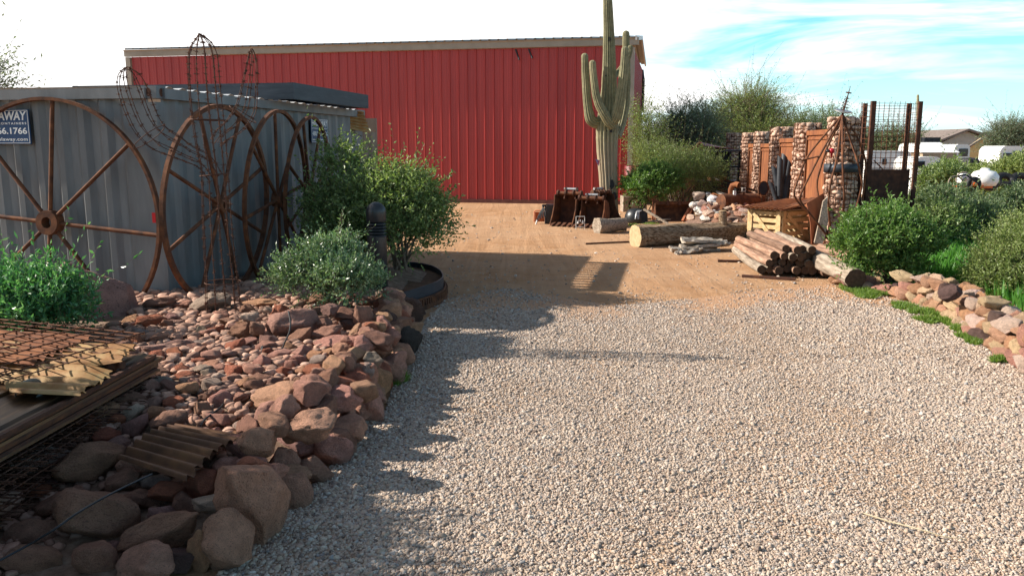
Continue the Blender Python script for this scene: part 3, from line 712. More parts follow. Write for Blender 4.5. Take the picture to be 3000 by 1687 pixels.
BIG = [ # x0,y0,x1,y1, tint, base height, label, tilt
 (740, 1118, 925, 1210, 'tan', .16, 'large flat tan rock lying among the small stones in the middle of the bed', .12),
 (906, 1074, 978, 1146, 'pink', .2, 'pink rounded rock behind the large flat tan rock', .3),
 (862, 1103, 945, 1146, 'brown', .2, 'brown blocky rock touching the back of the flat tan rock', 0),
 (833, 1192, 992, 1300, 'tan', .16, 'big rough tan boulder leaning on the border beside the upright stone', -.35),
 (785, 1190, 845, 1262, 'pink', .16, 'upright square pinkish stone in front of the flat tan rock', 0),
 (615, 1350, 828, 1588, 'tan', .02, 'biggest slanting tan boulder of the border near the rusty corrugated piece', .3),
 (780, 1258, 944, 1345, 'mauve', .05, 'dark mauve flat boulder under the big rough tan one', -.1),
 (788, 1320, 876, 1440, 'pink', .0, 'pinkish egg-shaped border boulder behind the biggest slanting one', .1),
 (695, 1338, 796, 1392, 'red', .16, 'low red-brown rock between the rusty piece and the border', 0),
 (820, 1388, 912, 1490, 'tan', 0, 'round tan border rock at the gravel below the pinkish egg-shaped one', 0),
 (872, 1338, 972, 1424, 'brown', 0, 'reddish tan rounded border rock at the gravel edge', .1),
 (902, 1262, 1030, 1370, 'pink', 0, 'wide pink border boulder with a white scuff at the gravel edge', .2),
 (955, 1205, 1072, 1310, 'tan', .05, 'sloping tan boulder resting on the wide pink border boulder', .35),
 (1045, 1140, 1120, 1242, 'pink', 0, 'tall smooth pink border stone standing at the gravel edge', -.1),
 (1025, 1118, 1106, 1178, 'tan', .16, 'hollow-topped tan rock on the border behind the tall smooth one', 0),
 (1080, 1082, 1144, 1180, 'orange', 0, 'orange smooth border stone sloping to the gravel', .3),
 (1040, 1064, 1097, 1123, 'grey', .16, 'grey knobbly rock on the border ridge', 0),
 (1064, 1028, 1123, 1085, 'grey', .2, 'grey tan saddle-shaped rock on the border ridge', .3),
 (1088, 1012, 1152, 1090, 'orange', .05, 'orange pink blocky boulder near the black lava boulder', .1),
 (1054, 972, 1154, 1024, 'brown', .25, 'long brown pitted rock capping the border', .25),
 (922, 982, 1068, 1038, 'pink', .16, 'long pale pink slab behind the small stones', -.12),
 (998, 1040, 1042, 1117, 'pink', .18, 'small upright pink stone on the bed', .1),
 (1152, 956, 1225, 1066, 'black', 0, 'black lava boulder at the gravel edge', .5),
 (1146, 1058, 1190, 1114, 'red', 0, 'dark red rock low at the gravel beneath the black boulder', 0),
 (1095, 908, 1158, 974, 'dark', .15, 'dark pitted rock stacked beside the large brown boulder', .4),
 (1038, 896, 1097, 974, 'brown', .2, 'double tan-brown rock standing above the border cap', .1),
 (1116, 872, 1238, 957, 'dark', 0, 'large round brown pitted boulder at the end of the steel planter ring', 0),
 (775, 905, 930, 1003, 'mauve', .16, 'large mauve boulder with the black cable over it', -.3),
 (778, 886, 850, 950, 'red', .2, 'rusty red pitted rock behind the mauve boulder', -.4),
 (672, 942, 748, 1006, 'brown', .17, 'brown three-cornered rock beside the wire cactus', .2),
 (724, 942, 778, 986, 'brown', .25, 'small brown oval rock leaning on the three-cornered one', .4),
 (706, 915, 760, 945, 'pale', .33, 'pale oblong rock on top of the brown oval one', -.1),
 (706, 874, 818, 904, 'orange', .2, 'flat orange tan rock near the foot of the second wheel', 0),
 (846, 956, 930, 1010, 'brown', .18, 'grey brown oblong rock below the mauve boulder', -.5),
 (910, 956, 1004, 1003, 'brown', .2, 'brown pitted oblong rock in the middle of the back row', -.2),
 (928, 930, 975, 968, 'brown', .26, 'small tan-brown rock in the gap of the back row', -.2),
 (974, 903, 1048, 948, 'brown', .26, 'brown arched rock on the back row', 0),
 (992, 934, 1048, 972, 'dark', .2, 'dark flat rock under the brown arched one', 0),
 (936, 888, 992, 928, 'mauve', .34, 'pale mauve block perched above the dark gap in the back row', .15),
 (910, 856, 980, 900, 'brown', .2, 'brown square rock half under the small green bush', 0),
 (1008, 858, 1072, 884, 'brown', .2, 'thin brown slab beneath the small green bush', .05),
 (1050, 868, 1110, 896, 'brown', .2, 'thin tan slab pointing at the steel planter ring', -.2),
 (1102, 848, 1158, 884, 'grey', .24, 'grey white block set against the steel planter ring', 0),
 (414, 870, 514, 910, 'brown', .2, 'long brown rock at the container foot under the first wheel', -.2),
 (510, 878, 570, 908, 'pink', .2, 'pinkish grey rock between the two front wheels', .1),
 (548, 858, 676, 916, 'grey', .2, 'long grey two-tone rock inside the foot of the wire cactus', -.3),
 (401, 922, 489, 977, 'red', .15, 'round red-brown rock beside the huge grey pink boulder', 0),
 (490, 938, 540, 968, 'mauve', .16, 'mauve flat rock near the black hose', 0),
 (420, 904, 478, 928, 'brown', .17, 'small oblong brown rock at the back of the bed', 0),
 (577, 952, 609, 992, 'pale', .17, 'small whitish rock at the foot of the wire cactus', .2),
 (609, 953, 667, 987, 'red', .17, 'reddish oval rock at the foot of the wire cactus', -.3),
 (484, 993, 570, 1029, 'mauve', .16, 'mauve grey oblong rock on the bed', 0),
 (558, 998, 631, 1027, 'grey', .16, 'grey flat oblong rock on the bed', 0),
 (405, 1007, 524, 1052, 'mauve', .15, 'wide flat mauve slab beside the rusty mesh', 0),
 (500, 1088, 568, 1134, 'red', .16, 'round red rock near the end of the metal stack', 0),
 (438, 1104, 505, 1148, 'grey', .16, 'grey tan rock next to the round red one', 0),
 (644, 1060, 710, 1090, 'red', .16, 'dark red block in the middle of the small stones', 0),
 (165, 800, 388, 992, 'mauve', .05, 'huge grey pink boulder behind the leafy shrub', .5),
 (330, 1144, 448, 1206, 'brown', .14, 'brown oblong rock under the end of the metal stack', -.1),
 (155, 1430, 392, 1598, 'brown', .0, 'huge brown boulder in the shade below the mesh stack', .15),
 (108, 1444, 212, 1524, 'brown', .02, 'dim brown rock under the mesh stack', 0),
 (12, 1515, 162, 1604, 'brown', 0, 'dim brown rock beside the huge shaded boulder', -.1),
 (218, 1594, 338, 1700, 'brown', 0, 'square brown rock at the bottom of the shaded bed', 0),
 (20, 1606, 178, 1685, 'brown', 0, 'flat brown rock in the deepest shade', .1),
 (342, 1590, 516, 1720, 'pink', 0, 'peaked pink rock in the shade at the bottom of the bed', .2),
 (365, 1488, 622, 1608, 'brown', .04, 'long grey brown boulder lying aslant in the shade', -.35),
 (470, 1606, 576, 1685, 'dark', 0, 'dark grey knobbly rock in the shade', 0),
 (552, 1552, 622, 1682, 'orange', 0, 'narrow orange upright rock in the shade', .1),
 (582, 1504, 736, 1700, 'tan', -.02, 'large egg-shaped tan border boulder at the shaded gravel', .35),
 (558, 1448, 707, 1510, 'pale', .12, 'pale oblong rock next to the biggest slanting boulder', -.05),
 (530, 1378, 637, 1464, 'red', .1, 'red brown rounded rock just below the corrugated piece', -.2),
 (442, 1412, 540, 1470, 'red', .1, 'small red brown knob joined to the rounded one', 0),
 (508, 1443, 576, 1512, 'brown', .06, 'small square brown rock in the shaded bed', 0),
 (438, 1480, 515, 1538, 'mauve', .05, 'smooth mauve oval rock in the shaded bed', .1),
 (362, 1434, 462, 1497, 'brown', .05, 'brown pointed oval rock in the shaded bed', 0),
 (406, 1388, 494, 1440, 'grey', .08, 'grey smooth rock under the corner of the corrugated piece', 0),
 (313, 1374, 407, 1446, 'brown', .08, 'brown rock crossed by the grey cable', 0),
 (292, 1580, 375, 1626, 'mauve', .02, 'thin mauve rock between two shaded boulders', 0),
]
occupied = []
for i, (a, b_, c, d, tint, z0, lab, tl) in enumerate(BIG):
    o = px_rock(a, b_, c, d, tint, z0, lab, tl, mesh='lava' if ('pitted' in lab or 'lava' in lab) else None)
    occupied.append((o.location.x, o.location.y, max(o.scale.x, o.scale.y)))
# stones that fill the border between the big ones
def border_fill():
    rd = random.Random(21); w_ = np.array([[*b, 0] for b in BED[:13]]); L = np.concatenate([[0], np.cumsum(np.linalg.norm(np.diff(w_, axis=0), axis=1))]); n = 0
    big = list(occupied)
    names = {'tan': 'medium tan stone filling the border of the bed', 'pink': 'medium pink stone filling the border of the bed', 'brown': 'medium brown stone filling the border of the bed', 'red': 'medium red stone filling the border of the bed'}
    for inset, zz, lo, hi in ((.05, .1, .2, .3), (.11, .28, .18, .27), (.2, .38, .15, .23), (.32, .33, .14, .2)):
        s_ = .9
        while s_ < L[-1]:
            wd = rd.uniform(lo, hi); p = np.array([np.interp(s_, L, w_[:, i]) for i in range(3)]); q = np.array([np.interp(min(L[-1], s_ + .1), L, w_[:, i]) for i in range(3)]) - p; q /= np.linalg.norm(q) + 1e-9; inn = np.array([-q[1], q[0], 0])
            c = p + inn * (inset + rd.uniform(-.04, .04)); k = (.25 + .75 * sstep(3.6, 4.6, c[1])); s_ += wd * rd.uniform(.75, 1.0)
            if any((c[0] - a) ** 2 + (c[1] - b_) ** 2 < (r * .62) ** 2 for a, b_, r in big): continue
            t = rd.choices(list(names), [.3, .32, .22, .16])[0]; n += 1
            put_rock((c[0], c[1], zz * k + rd.uniform(-.02, .02)), (wd * 1.1, wd * rd.uniform(.75, 1.0), wd * rd.uniform(.6, .9)), t, names[t], 'medium ' + t + ' stones of the border', ROCKS, rd.uniform(0, 6.28), (rd.uniform(-.35, .35), rd.uniform(-.35, .35)), n * 3 + 2)
            occupied.append((c[0], c[1], wd * .5))
    print('border', n); return n
N_ROCK = [len(BIG) + border_fill()]
# the loose small rocks of the bed
def small_rocks():
    region = [G(*q, .12)[:2] for q in [(330, 1010), (560, 935), (900, 985), (1090, 1010), (1060, 1110), (1010, 1190), (830, 1210), (760, 1330), (600, 1430), (300, 1480), (60, 1640), (-60, 1687), (-120, 1400), (280, 1200)]]
    reg2 = [G(*q, .17)[:2] for q in [(330, 900), (700, 868), (1040, 880), (1060, 930), (900, 960), (560, 960), (380, 960)]]
    groups = [('red', 'small rusty red rock among the loose stones of the bed', 'small red rocks in the bed'), ('brown', 'small brown rock among the loose stones of the bed', 'small brown rocks in the bed'),
              ('pink', 'small pink rock among the loose stones of the bed', 'small pink rocks in the bed'), ('mauve', 'small mauve rock among the loose stones of the bed', 'small mauve rocks in the bed'),
              ('grey', 'small grey rock among the loose stones of the bed', 'small grey rocks in the bed'), ('pale', 'small pale rock among the loose stones of the bed', 'small pale rocks in the bed'), ('orange', 'small orange rock among the loose stones of the bed', 'small orange rocks in the bed')]
    wts = [.2, .2, .24, .14, .08, .05, .09]; rd = random.Random(3); cand = []
    allp = np.array(region + reg2); x0, y0 = allp.min(0); x1, y1 = allp.max(0)
    done = list(occupied); out = []
    for r0, tries in ((.26, 500), (.125, 1400), (.095, 4000), (.07, 7000)):
        for _ in range(tries):
            x, y = rd.uniform(x0, x1), rd.uniform(y0, y1)
            if not (inside(region, x, y) or inside(reg2, x, y)): continue
            if r0 > .2 and y > 4.7: continue
            r = r0 * rd.uniform(.8, 1.15) * (.5)
            if any((x - a) ** 2 + (y - b) ** 2 < ((r * 1.02 + c * .86)) ** 2 for a, b, c in done): continue
            done.append((x, y, r * 1.1)); out.append((x, y, r))
    out.sort(key=lambda q: -q[2] / q[1])
    vis = [q for q in out if abs(q[0]) < q[1] * .64]
    vis = vis[:max(0, 296 - N_ROCK[0])]; kept = set(vis); n = 0
    for x, y, r in vis:
        g = rd.choices(groups, wts)[0]; n += 1
        put_rock((x, y, bed_z(x, y) + r * rd.uniform(.35, .75)), (r * rd.uniform(2.0, 2.9), r * rd.uniform(1.9, 2.4), r * rd.uniform(1.1, 1.8)), g[0], g[1], g[2], SMALL, rd.uniform(0, 6.28), (rd.uniform(-.3, .3), rd.uniform(-.3, .3)), n * 5 + 1)
    print('small rocks', len(out), len(vis))
    # the smallest ones, uncountable
    rest = [q for q in out if q not in kept]
    for _ in range(4200):
        x, y = rd.uniform(x0, x1), rd.uniform(y0, y1)
        if inside(region, x, y) or inside(reg2, x, y): rest.append((x, y, rd.uniform(.018, .04)))
    k = MB(); base = []
    for s_ in range(6):
        me = rock_mesh(700 + s_, 2); v = np.array([tuple(q.co) for q in me.vertices]); f = np.array([tuple(q.vertices) for q in me.polygons]); base.append((v, f)); bpy.data.meshes.remove(me)
    for i, (x, y, r) in enumerate(rest):
        v, f = base[i % 6]; a = rd.uniform(0, 6.28); ca, sa = math.cos(a), math.sin(a)
        q = v * np.array([r * 1.25, r, r * .75]); q = np.stack([q[:, 0] * ca - q[:, 1] * sa, q[:, 0] * sa + q[:, 1] * ca, q[:, 2]], 1)
        k.add(q + np.array([x, y, bed_z(x, y) + r * .4]), f, 0, True)
    sm = mix_mat('small stones', [(.25, (.2, .1, .07)), (.5, (.33, .19, .135)), (.75, (.43, .3, .235))], 9, .9, 0, .6, .006, 60, island=.35, world=True)
    tag(k.build('small_stones', sm), 'loose small red and tan stones filling the bed', 'stones', kind='stuff')
small_rocks()

# ================================================================== big steel wheels
def make_wheel(r, nsp, rim_w, rim_t, hub_r, first, name, label, spoke_r=.026, phase=0.0):
    t_ = thing(name, label, 'wheel', (0, 0, 0), 0, 'big rusty wheels leaning on the container')
    k = MB(); n = 72
    vs = []; ang = np.arange(n) * 2 * math.pi / n
    for rr, yy in ((r, -rim_w / 2), (r, rim_w / 2), (r - rim_t, rim_w / 2), (r - rim_t, -rim_w / 2)):
        vs.append(np.stack([rr * np.cos(ang), np.full(n, yy), rr * np.sin(ang)], 1))
    i = np.arange(n); j = (i + 1) % n; fs = [np.stack([a * n + i, a * n + j, ((a + 1) % 4) * n + j, ((a + 1) % 4) * n + i], 1) for a in range(4)]
    k.add(np.concatenate(vs), np.concatenate(fs)); k.build('rim', first, t_, 'local')
    h = MB(); n = 28; ang = np.arange(n) * 2 * math.pi / n; vs = []
    for rr, yy in ((hub_r, -.06), (hub_r, .06), (hub_r * .46, .06), (hub_r * .46, -.06)): vs.append(np.stack([rr * np.cos(ang), np.full(n, yy), rr * np.sin(ang)], 1))
    i = np.arange(n); j = (i + 1) % n; fs = [np.stack([a * n + i, a * n + j, ((a + 1) % 4) * n + j, ((a + 1) % 4) * n + i], 1) for a in range(4)]
    h.add(np.concatenate(vs), np.concatenate(fs)); h.build('hub', first, t_, 'local')
    for s_ in range(nsp):
        a = phase + s_ * 2 * math.pi / nsp; d = np.array([math.cos(a), 0, math.sin(a)])
        MB().tube([d * hub_r * .92, d * (r - rim_t * .5)], spoke_r, 8).build('spoke', first, t_, 'local')
    return t_
def set_wheel(t_, c, ax, lean):
    """ax: direction lying in the wheel's plane (level); lean: tilt of the top towards the wall"""
    a = math.atan2(ax[1], ax[0]); t_.rotation_euler = (lean, 0, a); t_.location = [float(x) for x in c]
w1c = A(143, 650, 0); w1 = on_face(147, 652, .14); k1 = ppm(w1); r1 = 360 / k1
w = make_wheel(r1, 8, .06, .034, .135, M['rust'], 'steel_wheel', 'large rusty spoked wheel with a ring hub leaning on the container end', .023, R(-5))
set_wheel(w, w1, V, -.05)
def side_wheel(px, py, top, bot, off, label, nsp, hub, ph, rim=.04, sp=.022, az=11):
    c = on_side(px, py, off); r = (bot - top) / 2 / ppm(c)
    w = make_wheel(r, nsp, .045, rim, hub, M['rust'], 'steel_wheel', label, sp, ph); set_wheel(w, c, (math.sin(R(az)), math.cos(R(az))), .06); return w
side_wheel(646, 600, 310, 886, .34, 'rusty spoked wheel standing behind the wire cactus', 8, .09, R(22), .048)
side_wheel(815, 584, 327, 842, .34, 'rusty wheel with crossed spokes between the wire cactus and the bush', 8, .1, R(8), .042, az=4)
side_wheel(908, 572, 344, 800, .3, 'rusty spoked wheel half behind the large green bush', 8, .09, R(20), .04, az=3)

# ================================================================== barbed wire cactus
def wire_cactus():
    base = G(654, 955, .17); Y0 = base[1]; k0 = ppm(base)
    t_ = thing('wire_cactus', 'rusty barbed wire sculpture of a saguaro with two arms standing in the rock bed', 'sculpture', base)
    rd = random.Random(5)
    def cage(path, K, name, ph, deep=1.0):
        # path: (px,py,half width px)
        pts = np.array([A(x, y, Y0) for x, y, _ in path]); hw = np.array([h / k0 for _, _, h in path])
        tan = np.gradient(pts, axis=0); tan /= np.linalg.norm(tan, axis=1)[:, None]; b_ = np.array([0, 1.0, 0]); nrm = np.cross(tan, b_); nrm /= np.linalg.norm(nrm, axis=1)[:, None]
        tt = np.linspace(0, len(path) - 1, len(path) * 7); ii = np.arange(len(path))
        ip = lambda a: np.interp(tt, ii, a)
        def smooth(a):
            q = ip(a); kk = np.ones(7) / 7; pad = np.concatenate([np.full(3, q[0]), q, np.full(3, q[-1])]); z = np.convolve(pad, kk, 'valid'); z[0], z[-1] = q[0], q[-1]; return z
        P = np.stack([smooth(pts[:, i]) for i in range(3)], 1); Nn = np.stack([smooth(nrm[:, i]) for i in range(3)], 1); W = smooth(hw)
        for q in range(K):
            f = ph + q * 2 * math.pi / K; j = rd.uniform(.93, 1.05)
            l = P + Nn * (W * math.cos(f) * j)[:, None] + b_ * (W * math.sin(f) * j * deep)[:, None]
            m = MB(); m.tube(l, .0038, 5)
            L = np.concatenate([[0], np.cumsum(np.linalg.norm(np.diff(l, axis=0), axis=1))])
            s_ = rd.uniform(.02, .1)
            while s_ < L[-1] - .01:
                p = np.array([np.interp(s_, L, l[:, a]) for a in range(3)])
                for _ in range(2):
                    d = np.array([rd.gauss(0, 1), rd.gauss(0, 1), rd.gauss(0, .5)]); d /= np.linalg.norm(d)
                    m.tube([p - d * .028, p + d * .028], [.0028, .0016], 3, smooth=False)
                m.tube([p - Z * .009, p + Z * .009], .008, 5)
                s_ += rd.uniform(.085, .13)
            m.build(name, M['rust_dark'], t_)
    trunk = [(656, 968, 53), (654, 930, 52), (652, 880, 50), (649, 815, 46), (643, 755, 44), (639, 699, 42), (635, 640, 41), (633, 582, 40), (629, 501, 37), (620, 440, 42), (613, 384, 44), (606, 330, 45), (600, 270, 44), (596, 210, 43), (594, 160, 41), (592, 130, 30), (588, 112, 14), (585, 102, 3)]
    cage(trunk, 11, 'strand', .2)
    cage([(632, 520, 22), (600, 470, 26), (553, 452, 26), (512, 428, 34), (466, 408, 40), (430, 366, 42), (407, 312, 42), (388, 254, 41), (377, 219, 30), (374, 203, 12), (374, 197, 3)], 8, 'arm_strand', .1)
    cage([(632, 420, 18), (650, 396, 22), (680, 376, 26), (705, 350, 30), (722, 318, 30), (728, 280, 25), (735, 225, 19), (739, 180, 14), (738, 152, 7), (737, 143, 2)], 6, 'arm_strand', .4)
    def ring(px, py, hwp, yaw=0.0, r=.004):
        c = A(px, py, Y0); w_ = hwp / k0; a = np.linspace(0, 2 * math.pi, 25)[:-1]
        MB().tube([c + np.array([w_ * math.cos(x), w_ * math.sin(x), w_ * math.cos(x) * yaw]) for x in a], r, 5, closed=True).build('ring', M['rust_dark'], t_)
    ring(653, 826, 50, 0, .005); ring(629, 512, 40, .1, .006); ring(612, 352, 48, -.02, .006); ring(437, 402, 42, .75); ring(711, 335, 34, -.7)
    MB().tube([A(590, 100, Y0), A(578, 108, Y0 + .02), A(583, 98, Y0 - .02), A(592, 106, Y0)], .006, 5).build('tie', M['rust_dark'], t_)
wire_cactus()

# ================================================================== metal stack in the near corner
def lerp(a, b_, t): return a * (1 - t) + b_ * t
def metal_stack():
    c1 = np.array([-2.42, 5.45]); c2 = np.array([-2.58, 2.2]); d = (c2 - c1) / np.linalg.norm(c2 - c1); lf = np.array([d[1], -d[0]]); lf = lf if lf[0] < 0 else -lf
    D3 = np.array([*d, 0]); L3 = np.array([*lf, 0]); Lg = 3.25
    P1 = np.array([*c1, 0.0])
    # low bundle of mesh sheets
    t_ = thing('wire_mesh_bundle', 'thick bundle of rusty wire mesh sheets under the stacked roofing metal', 'wire mesh', P1)
    for i in range(9):
        z = .06 + i * .036; k = MB(); o = P1 + L3 * (.0 + .012 * (i % 3)) - D3 * (.03 * (i % 2)) + Z * z
        for q in np.arange(0, 1.2, .075): k.tube([o + L3 * q, o + L3 * q + D3 * Lg], .0045, 5)
        for q in np.arange(-.12, Lg, .085): k.tube([o + D3 * q - L3 * .16 * (((i * 7) % 5) / 5), o + D3 * q + L3 * 1.15 + Z * .009], .0042, 5)
        k.build('mesh_sheet', M['rust_dark'], t_)
    tb = thing('timber_bearer', 'old timber bearer under the wire mesh bundle', 'timber', P1 + L3 * .6 + D3 * 1.0)
    MB().box(P1 + L3 * .65 + D3 * 1.0 + Z * .02, (1.1, .1, .08), axes=(L3, D3, Z)).build('beam', M['wood_grey'], tb)
    # stack of flat sheets
    t_ = thing('sheet_metal_stack', 'stack of long folded rusty steel panels lying on the wire mesh bundle', 'sheet metal', P1 + Z * .39)
    stk = mix_mat('rusty panel steel', [(.3, (.04, .026, .018)), (.5, (.1, .055, .028)), (.62, (.18, .1, .045)), (.78, (.08, .066, .055))], 7, .45, .55, .15, .002, 50, cscale=(3, .35, 6))
    for i in range(6):
        z = .395 + i * .018; o = P1 + L3 * (.0 + .01 * ((i * 3) % 4)) - D3 * (.02 * ((i * 5) % 3)); k = MB()
        prof = [(0, -.012), (.0, .0), (.06, .0), (.075, .016), (.11, .016), (.125, 0), (.42, 0), (.435, .016), (.47, .016), (.485, 0), (.8, 0), (.815, .016), (.85, .016), (.865, 0), (1.0, 0)]
        k.sheet(np.array([[o + L3 * a + Z * (z + h) + D3 * q for a, h in prof] for q in (0, Lg)]), .004, smooth=False)
        k.build('panel', stk, t_)
    for i in range(5): MB().box(P1 + L3 * (.015 + .012 * (i % 2)) + D3 * (Lg / 2 + .02 * ((i * 3) % 4)) + Z * (.405 + i * .0235), (.03, Lg - .06, .021), axes=(L3, D3, Z)).build('panel_edge', M['rust'] if i % 2 else M['rust_dark'], t_)
    # corrugated sheet on top with torn end
    t_ = thing('corrugated_sheet', 'rusty yellow corrugated sheet with a torn edge lying on the metal stack', 'metal sheet', P1 + Z * .52)
    g = []; rd = random.Random(2)
    e0, e1, l0, l1 = G(402, 1012, .57), G(236, 1160, .54), G(-80, 1000, .58), G(30, 1150, .54)
    for i in range(120):
        q = i / 119; r_ = e0 * (1 - q) + e1 * q; l_ = l0 * (1 - q) + l1 * q; dl = (l_ - r_); Ln = np.linalg.norm(dl); dl /= Ln
        cut = .02 * mnoise.noise((q * 60, 0, 0)) + .05 * mnoise.noise((q * 14, 3, 0)) + (.17 if .4 < q < .5 else 0)
        w_ = .014 * math.sin(q * 2 * math.pi * 8.5)
        g.append([r_ + dl * (cut * (1 - a) + a * Ln) + Z * (w_ - (.03 * (1 - a * 6) if a < .16 and .4 < q < .75 else 0)) for a in np.concatenate([[0], np.linspace(.03, 1, 14)])])
    MB().sheet(np.array(g), .003).build('sheet', M['rust_sheet'], t_)
    k = MB(); f = A(305, 1085, 5.05)
    k.sheet(np.array([[f + np.array([a, .03 * b_, .05 * b_ + .012 * math.sin(a * 80)]) for a in np.linspace(0, .13, 26)] for b_ in np.linspace(0, 1, 4)]), .003)
    k.build('torn_flap', M['rust_dark'], t_)
    t2 = thing('corrugated_sheet', 'dark orange corrugated sheet under the wire mesh panel on top of the stack', 'metal sheet', (-3.4, 5.2, .5))
    g = [[np.array([-2.95 - a, 5.62 - q * .75 + .2 * a, .585 + .015 * math.sin(q * 2 * math.pi * 7)]) for a in np.linspace(0, 1.4, 8)] for q in np.linspace(0, 1, 70)]
    MB().sheet(np.array(g), .003).build('sheet', M['rust_orange'], t2)
    # mesh panel
    t_ = thing('wire_mesh', 'open rusty wire mesh panel propped on top of the corrugated sheets', 'wire mesh', (-2.9, 4.9, .72))
    c = A(418, 978, 5.35); a_ = A(-40, 1118, 4.2) - c; b_ = A(165, 952, 5.75) - c
    a_ = a_ / np.linalg.norm(a_); b_ = b_ / np.linalg.norm(b_)
    k = MB()
    for q in np.arange(0, 1.75, .088): k.tube([c + a_ * q - b_ * .02, c + a_ * q + b_ * 1.7], .0045, 6)
    k.build('long_wire', M['rust'], t_); k = MB()
    for q in np.arange(0, 1.7, .2): k.tube([c + b_ * q + Z * .008 - a_ * .02, c + b_ * q + a_ * 1.75 + Z * .008], .0045, 6)
    k.build('cross_wire', M['rust'], t_)
    # second, lower mesh lying askew
    t_ = thing('wire_mesh', 'lower rusty wire mesh panel lying askew beneath the propped one', 'wire mesh', (-3.0, 4.8, .64))
    k = MB(); c2_ = c + a_ * .12 + b_ * .14 - Z * .09; ar = a_ * .97 + b_ * .1; br = b_ - a_ * .08
    for q in np.arange(0, 1.5, .13): k.tube([c2_ + ar * q, c2_ + ar * q + br * 1.4], .004, 5)
    for q in np.arange(0, 1.4, .2): k.tube([c2_ + br * q, c2_ + br * q + ar * 1.5], .004, 5)
    k.build('wire_grid', M['rust_dark'], t_)
    # curled strap
    p = A(80, 1160, 4.55); a = np.linspace(-.6, 5.0, 40)
    g = [[p + np.array([.085 * math.cos(x) + .02 * x * .3, .06 * math.sin(x), .055 * math.sin(x) + dz]) for dz in (0, .035)] for x in a]
    tag(MB().sheet(np.array(g), .002).build('metal_strap', M['galv'], loc=p), 'curled shiny metal strap lying on the corrugated sheet', 'metal strap')
    # separate piece on the rocks
    t_ = thing('corrugated_piece', 'short dark rusty corrugated offcut lying on the rocks by the border', 'metal sheet', G(540, 1330, .28))
    q00 = G(520, 1246, .34); q10 = G(722, 1280, .30); q01 = G(345, 1345, .27); q11 = G(545, 1410, .26); rd = random.Random(9); g = []
    for i in range(80):
        v_ = i / 79; l = q00 * (1 - v_) + q01 * v_; r = q10 * (1 - v_) + q11 * v_
        r = r + (r - l) * (.02 * math.sin(v_ * 50) + .02 * rd.random()); w_ = .016 * math.sin(v_ * 2 * math.pi * 7.5) + .05 * math.sin(v_ * 3.1)
        g.append([l * (1 - u) + r * u + Z * w_ for u in np.linspace(0, 1, 8)])
    MB().sheet(np.array(g), .003).build('sheet', mix_mat('dark rusty roofing', [(.3, (.055, .027, .017)), (.5, (.11, .052, .028)), (.7, (.17, .08, .035))], 5, .6, .3, .2, .003, 40, cscale=(1, 1, 1)), t_)
metal_stack()
def cables():
    def cab(name, label, pts, z, r, mat):
        w_ = [G(x, y, zz if isinstance(z, list) else z) for (x, y), zz in zip(pts, z if isinstance(z, list) else [z] * len(pts))]
        w_ = np.array(w_); t = np.linspace(0, len(w_) - 1, len(w_) * 5); k = np.stack([np.interp(t, np.arange(len(w_)), w_[:, i]) for i in range(3)], 1)
        for _ in range(3): k[1:-1] = (k[:-2] + k[1:-1] * 2 + k[2:]) / 4
        o = MB().tube(k, r, 6).build(name, mat, loc=w_[0]); tag(o, label, 'cable')
    cab('cable', 'thin black cable draped over the small rocks of the bed', [(845, 912), (852, 945), (848, 975), (835, 1000), (828, 1022), (775, 1040), (764, 1018), (770, 1012), (768, 1040), (757, 1078), (735, 1095), (700, 1122), (668, 1162), (650, 1192), (600, 1226), (588, 1246)], [.58, .52, .46, .4, .34, .31, .34, .36, .3] + [.29] * 7, .0065, M['black'])
    cab('cable', 'grey cable crossing the big shaded rocks', [(445, 1388), (380, 1418), (300, 1458), (220, 1505), (160, 1550), (90, 1592), (0, 1640)], [.3, .33, .36, .42, .4, .32, .3], .005, M['dark_metal'])
    cab('hose', 'short black hose lying on the rocks beside the wire mesh', [(428, 982), (470, 975), (530, 966)], .31, .012, M['black'])
cables()

# ================================================================== bollard light
def bollard():
    p = G(1110, 912, .0); r = 28.5 / ppm(np.array([p[0], p[1], .9])); top = A(1110, 592, p[1])[2]
    t_ = thing('bollard_light', 'black domed bollard light with louvres standing in the bush bed', 'lamp', p)
    MB().lathe([(0, 0), (r, 0), (r, top * .69)], p, 32).build('post', M['black_paint'], t_)
    dm = top - r * 2.0
    MB().lathe([(r * .99, dm), (r * 1.02, dm + .005), (r * 1.02, dm + r)] + [(r * 1.02 * math.cos(a), dm + r + r * 1.02 * math.sin(a)) for a in np.linspace(.1, math.pi / 2 - .001, 10)], p, 32).build('dome', M['black_paint'], t_)
    z0 = top * .69; n = 5; st = (dm - z0) / n
    MB().lathe([(r * .62, z0), (r * .62, dm)], p, 24).build('core', M['dark_metal'], t_)
    for i in range(n):
        z = z0 + st * i
        MB().lathe([(r * .6, z + st * .98), (r * 1.02, z + st * .25), (r * 1.02, z + st * .08), (r * .9, z + st * .05), (r * .6, z + st * .5)], p, 32).build('louvre', M['black_paint'], t_)
bollard()

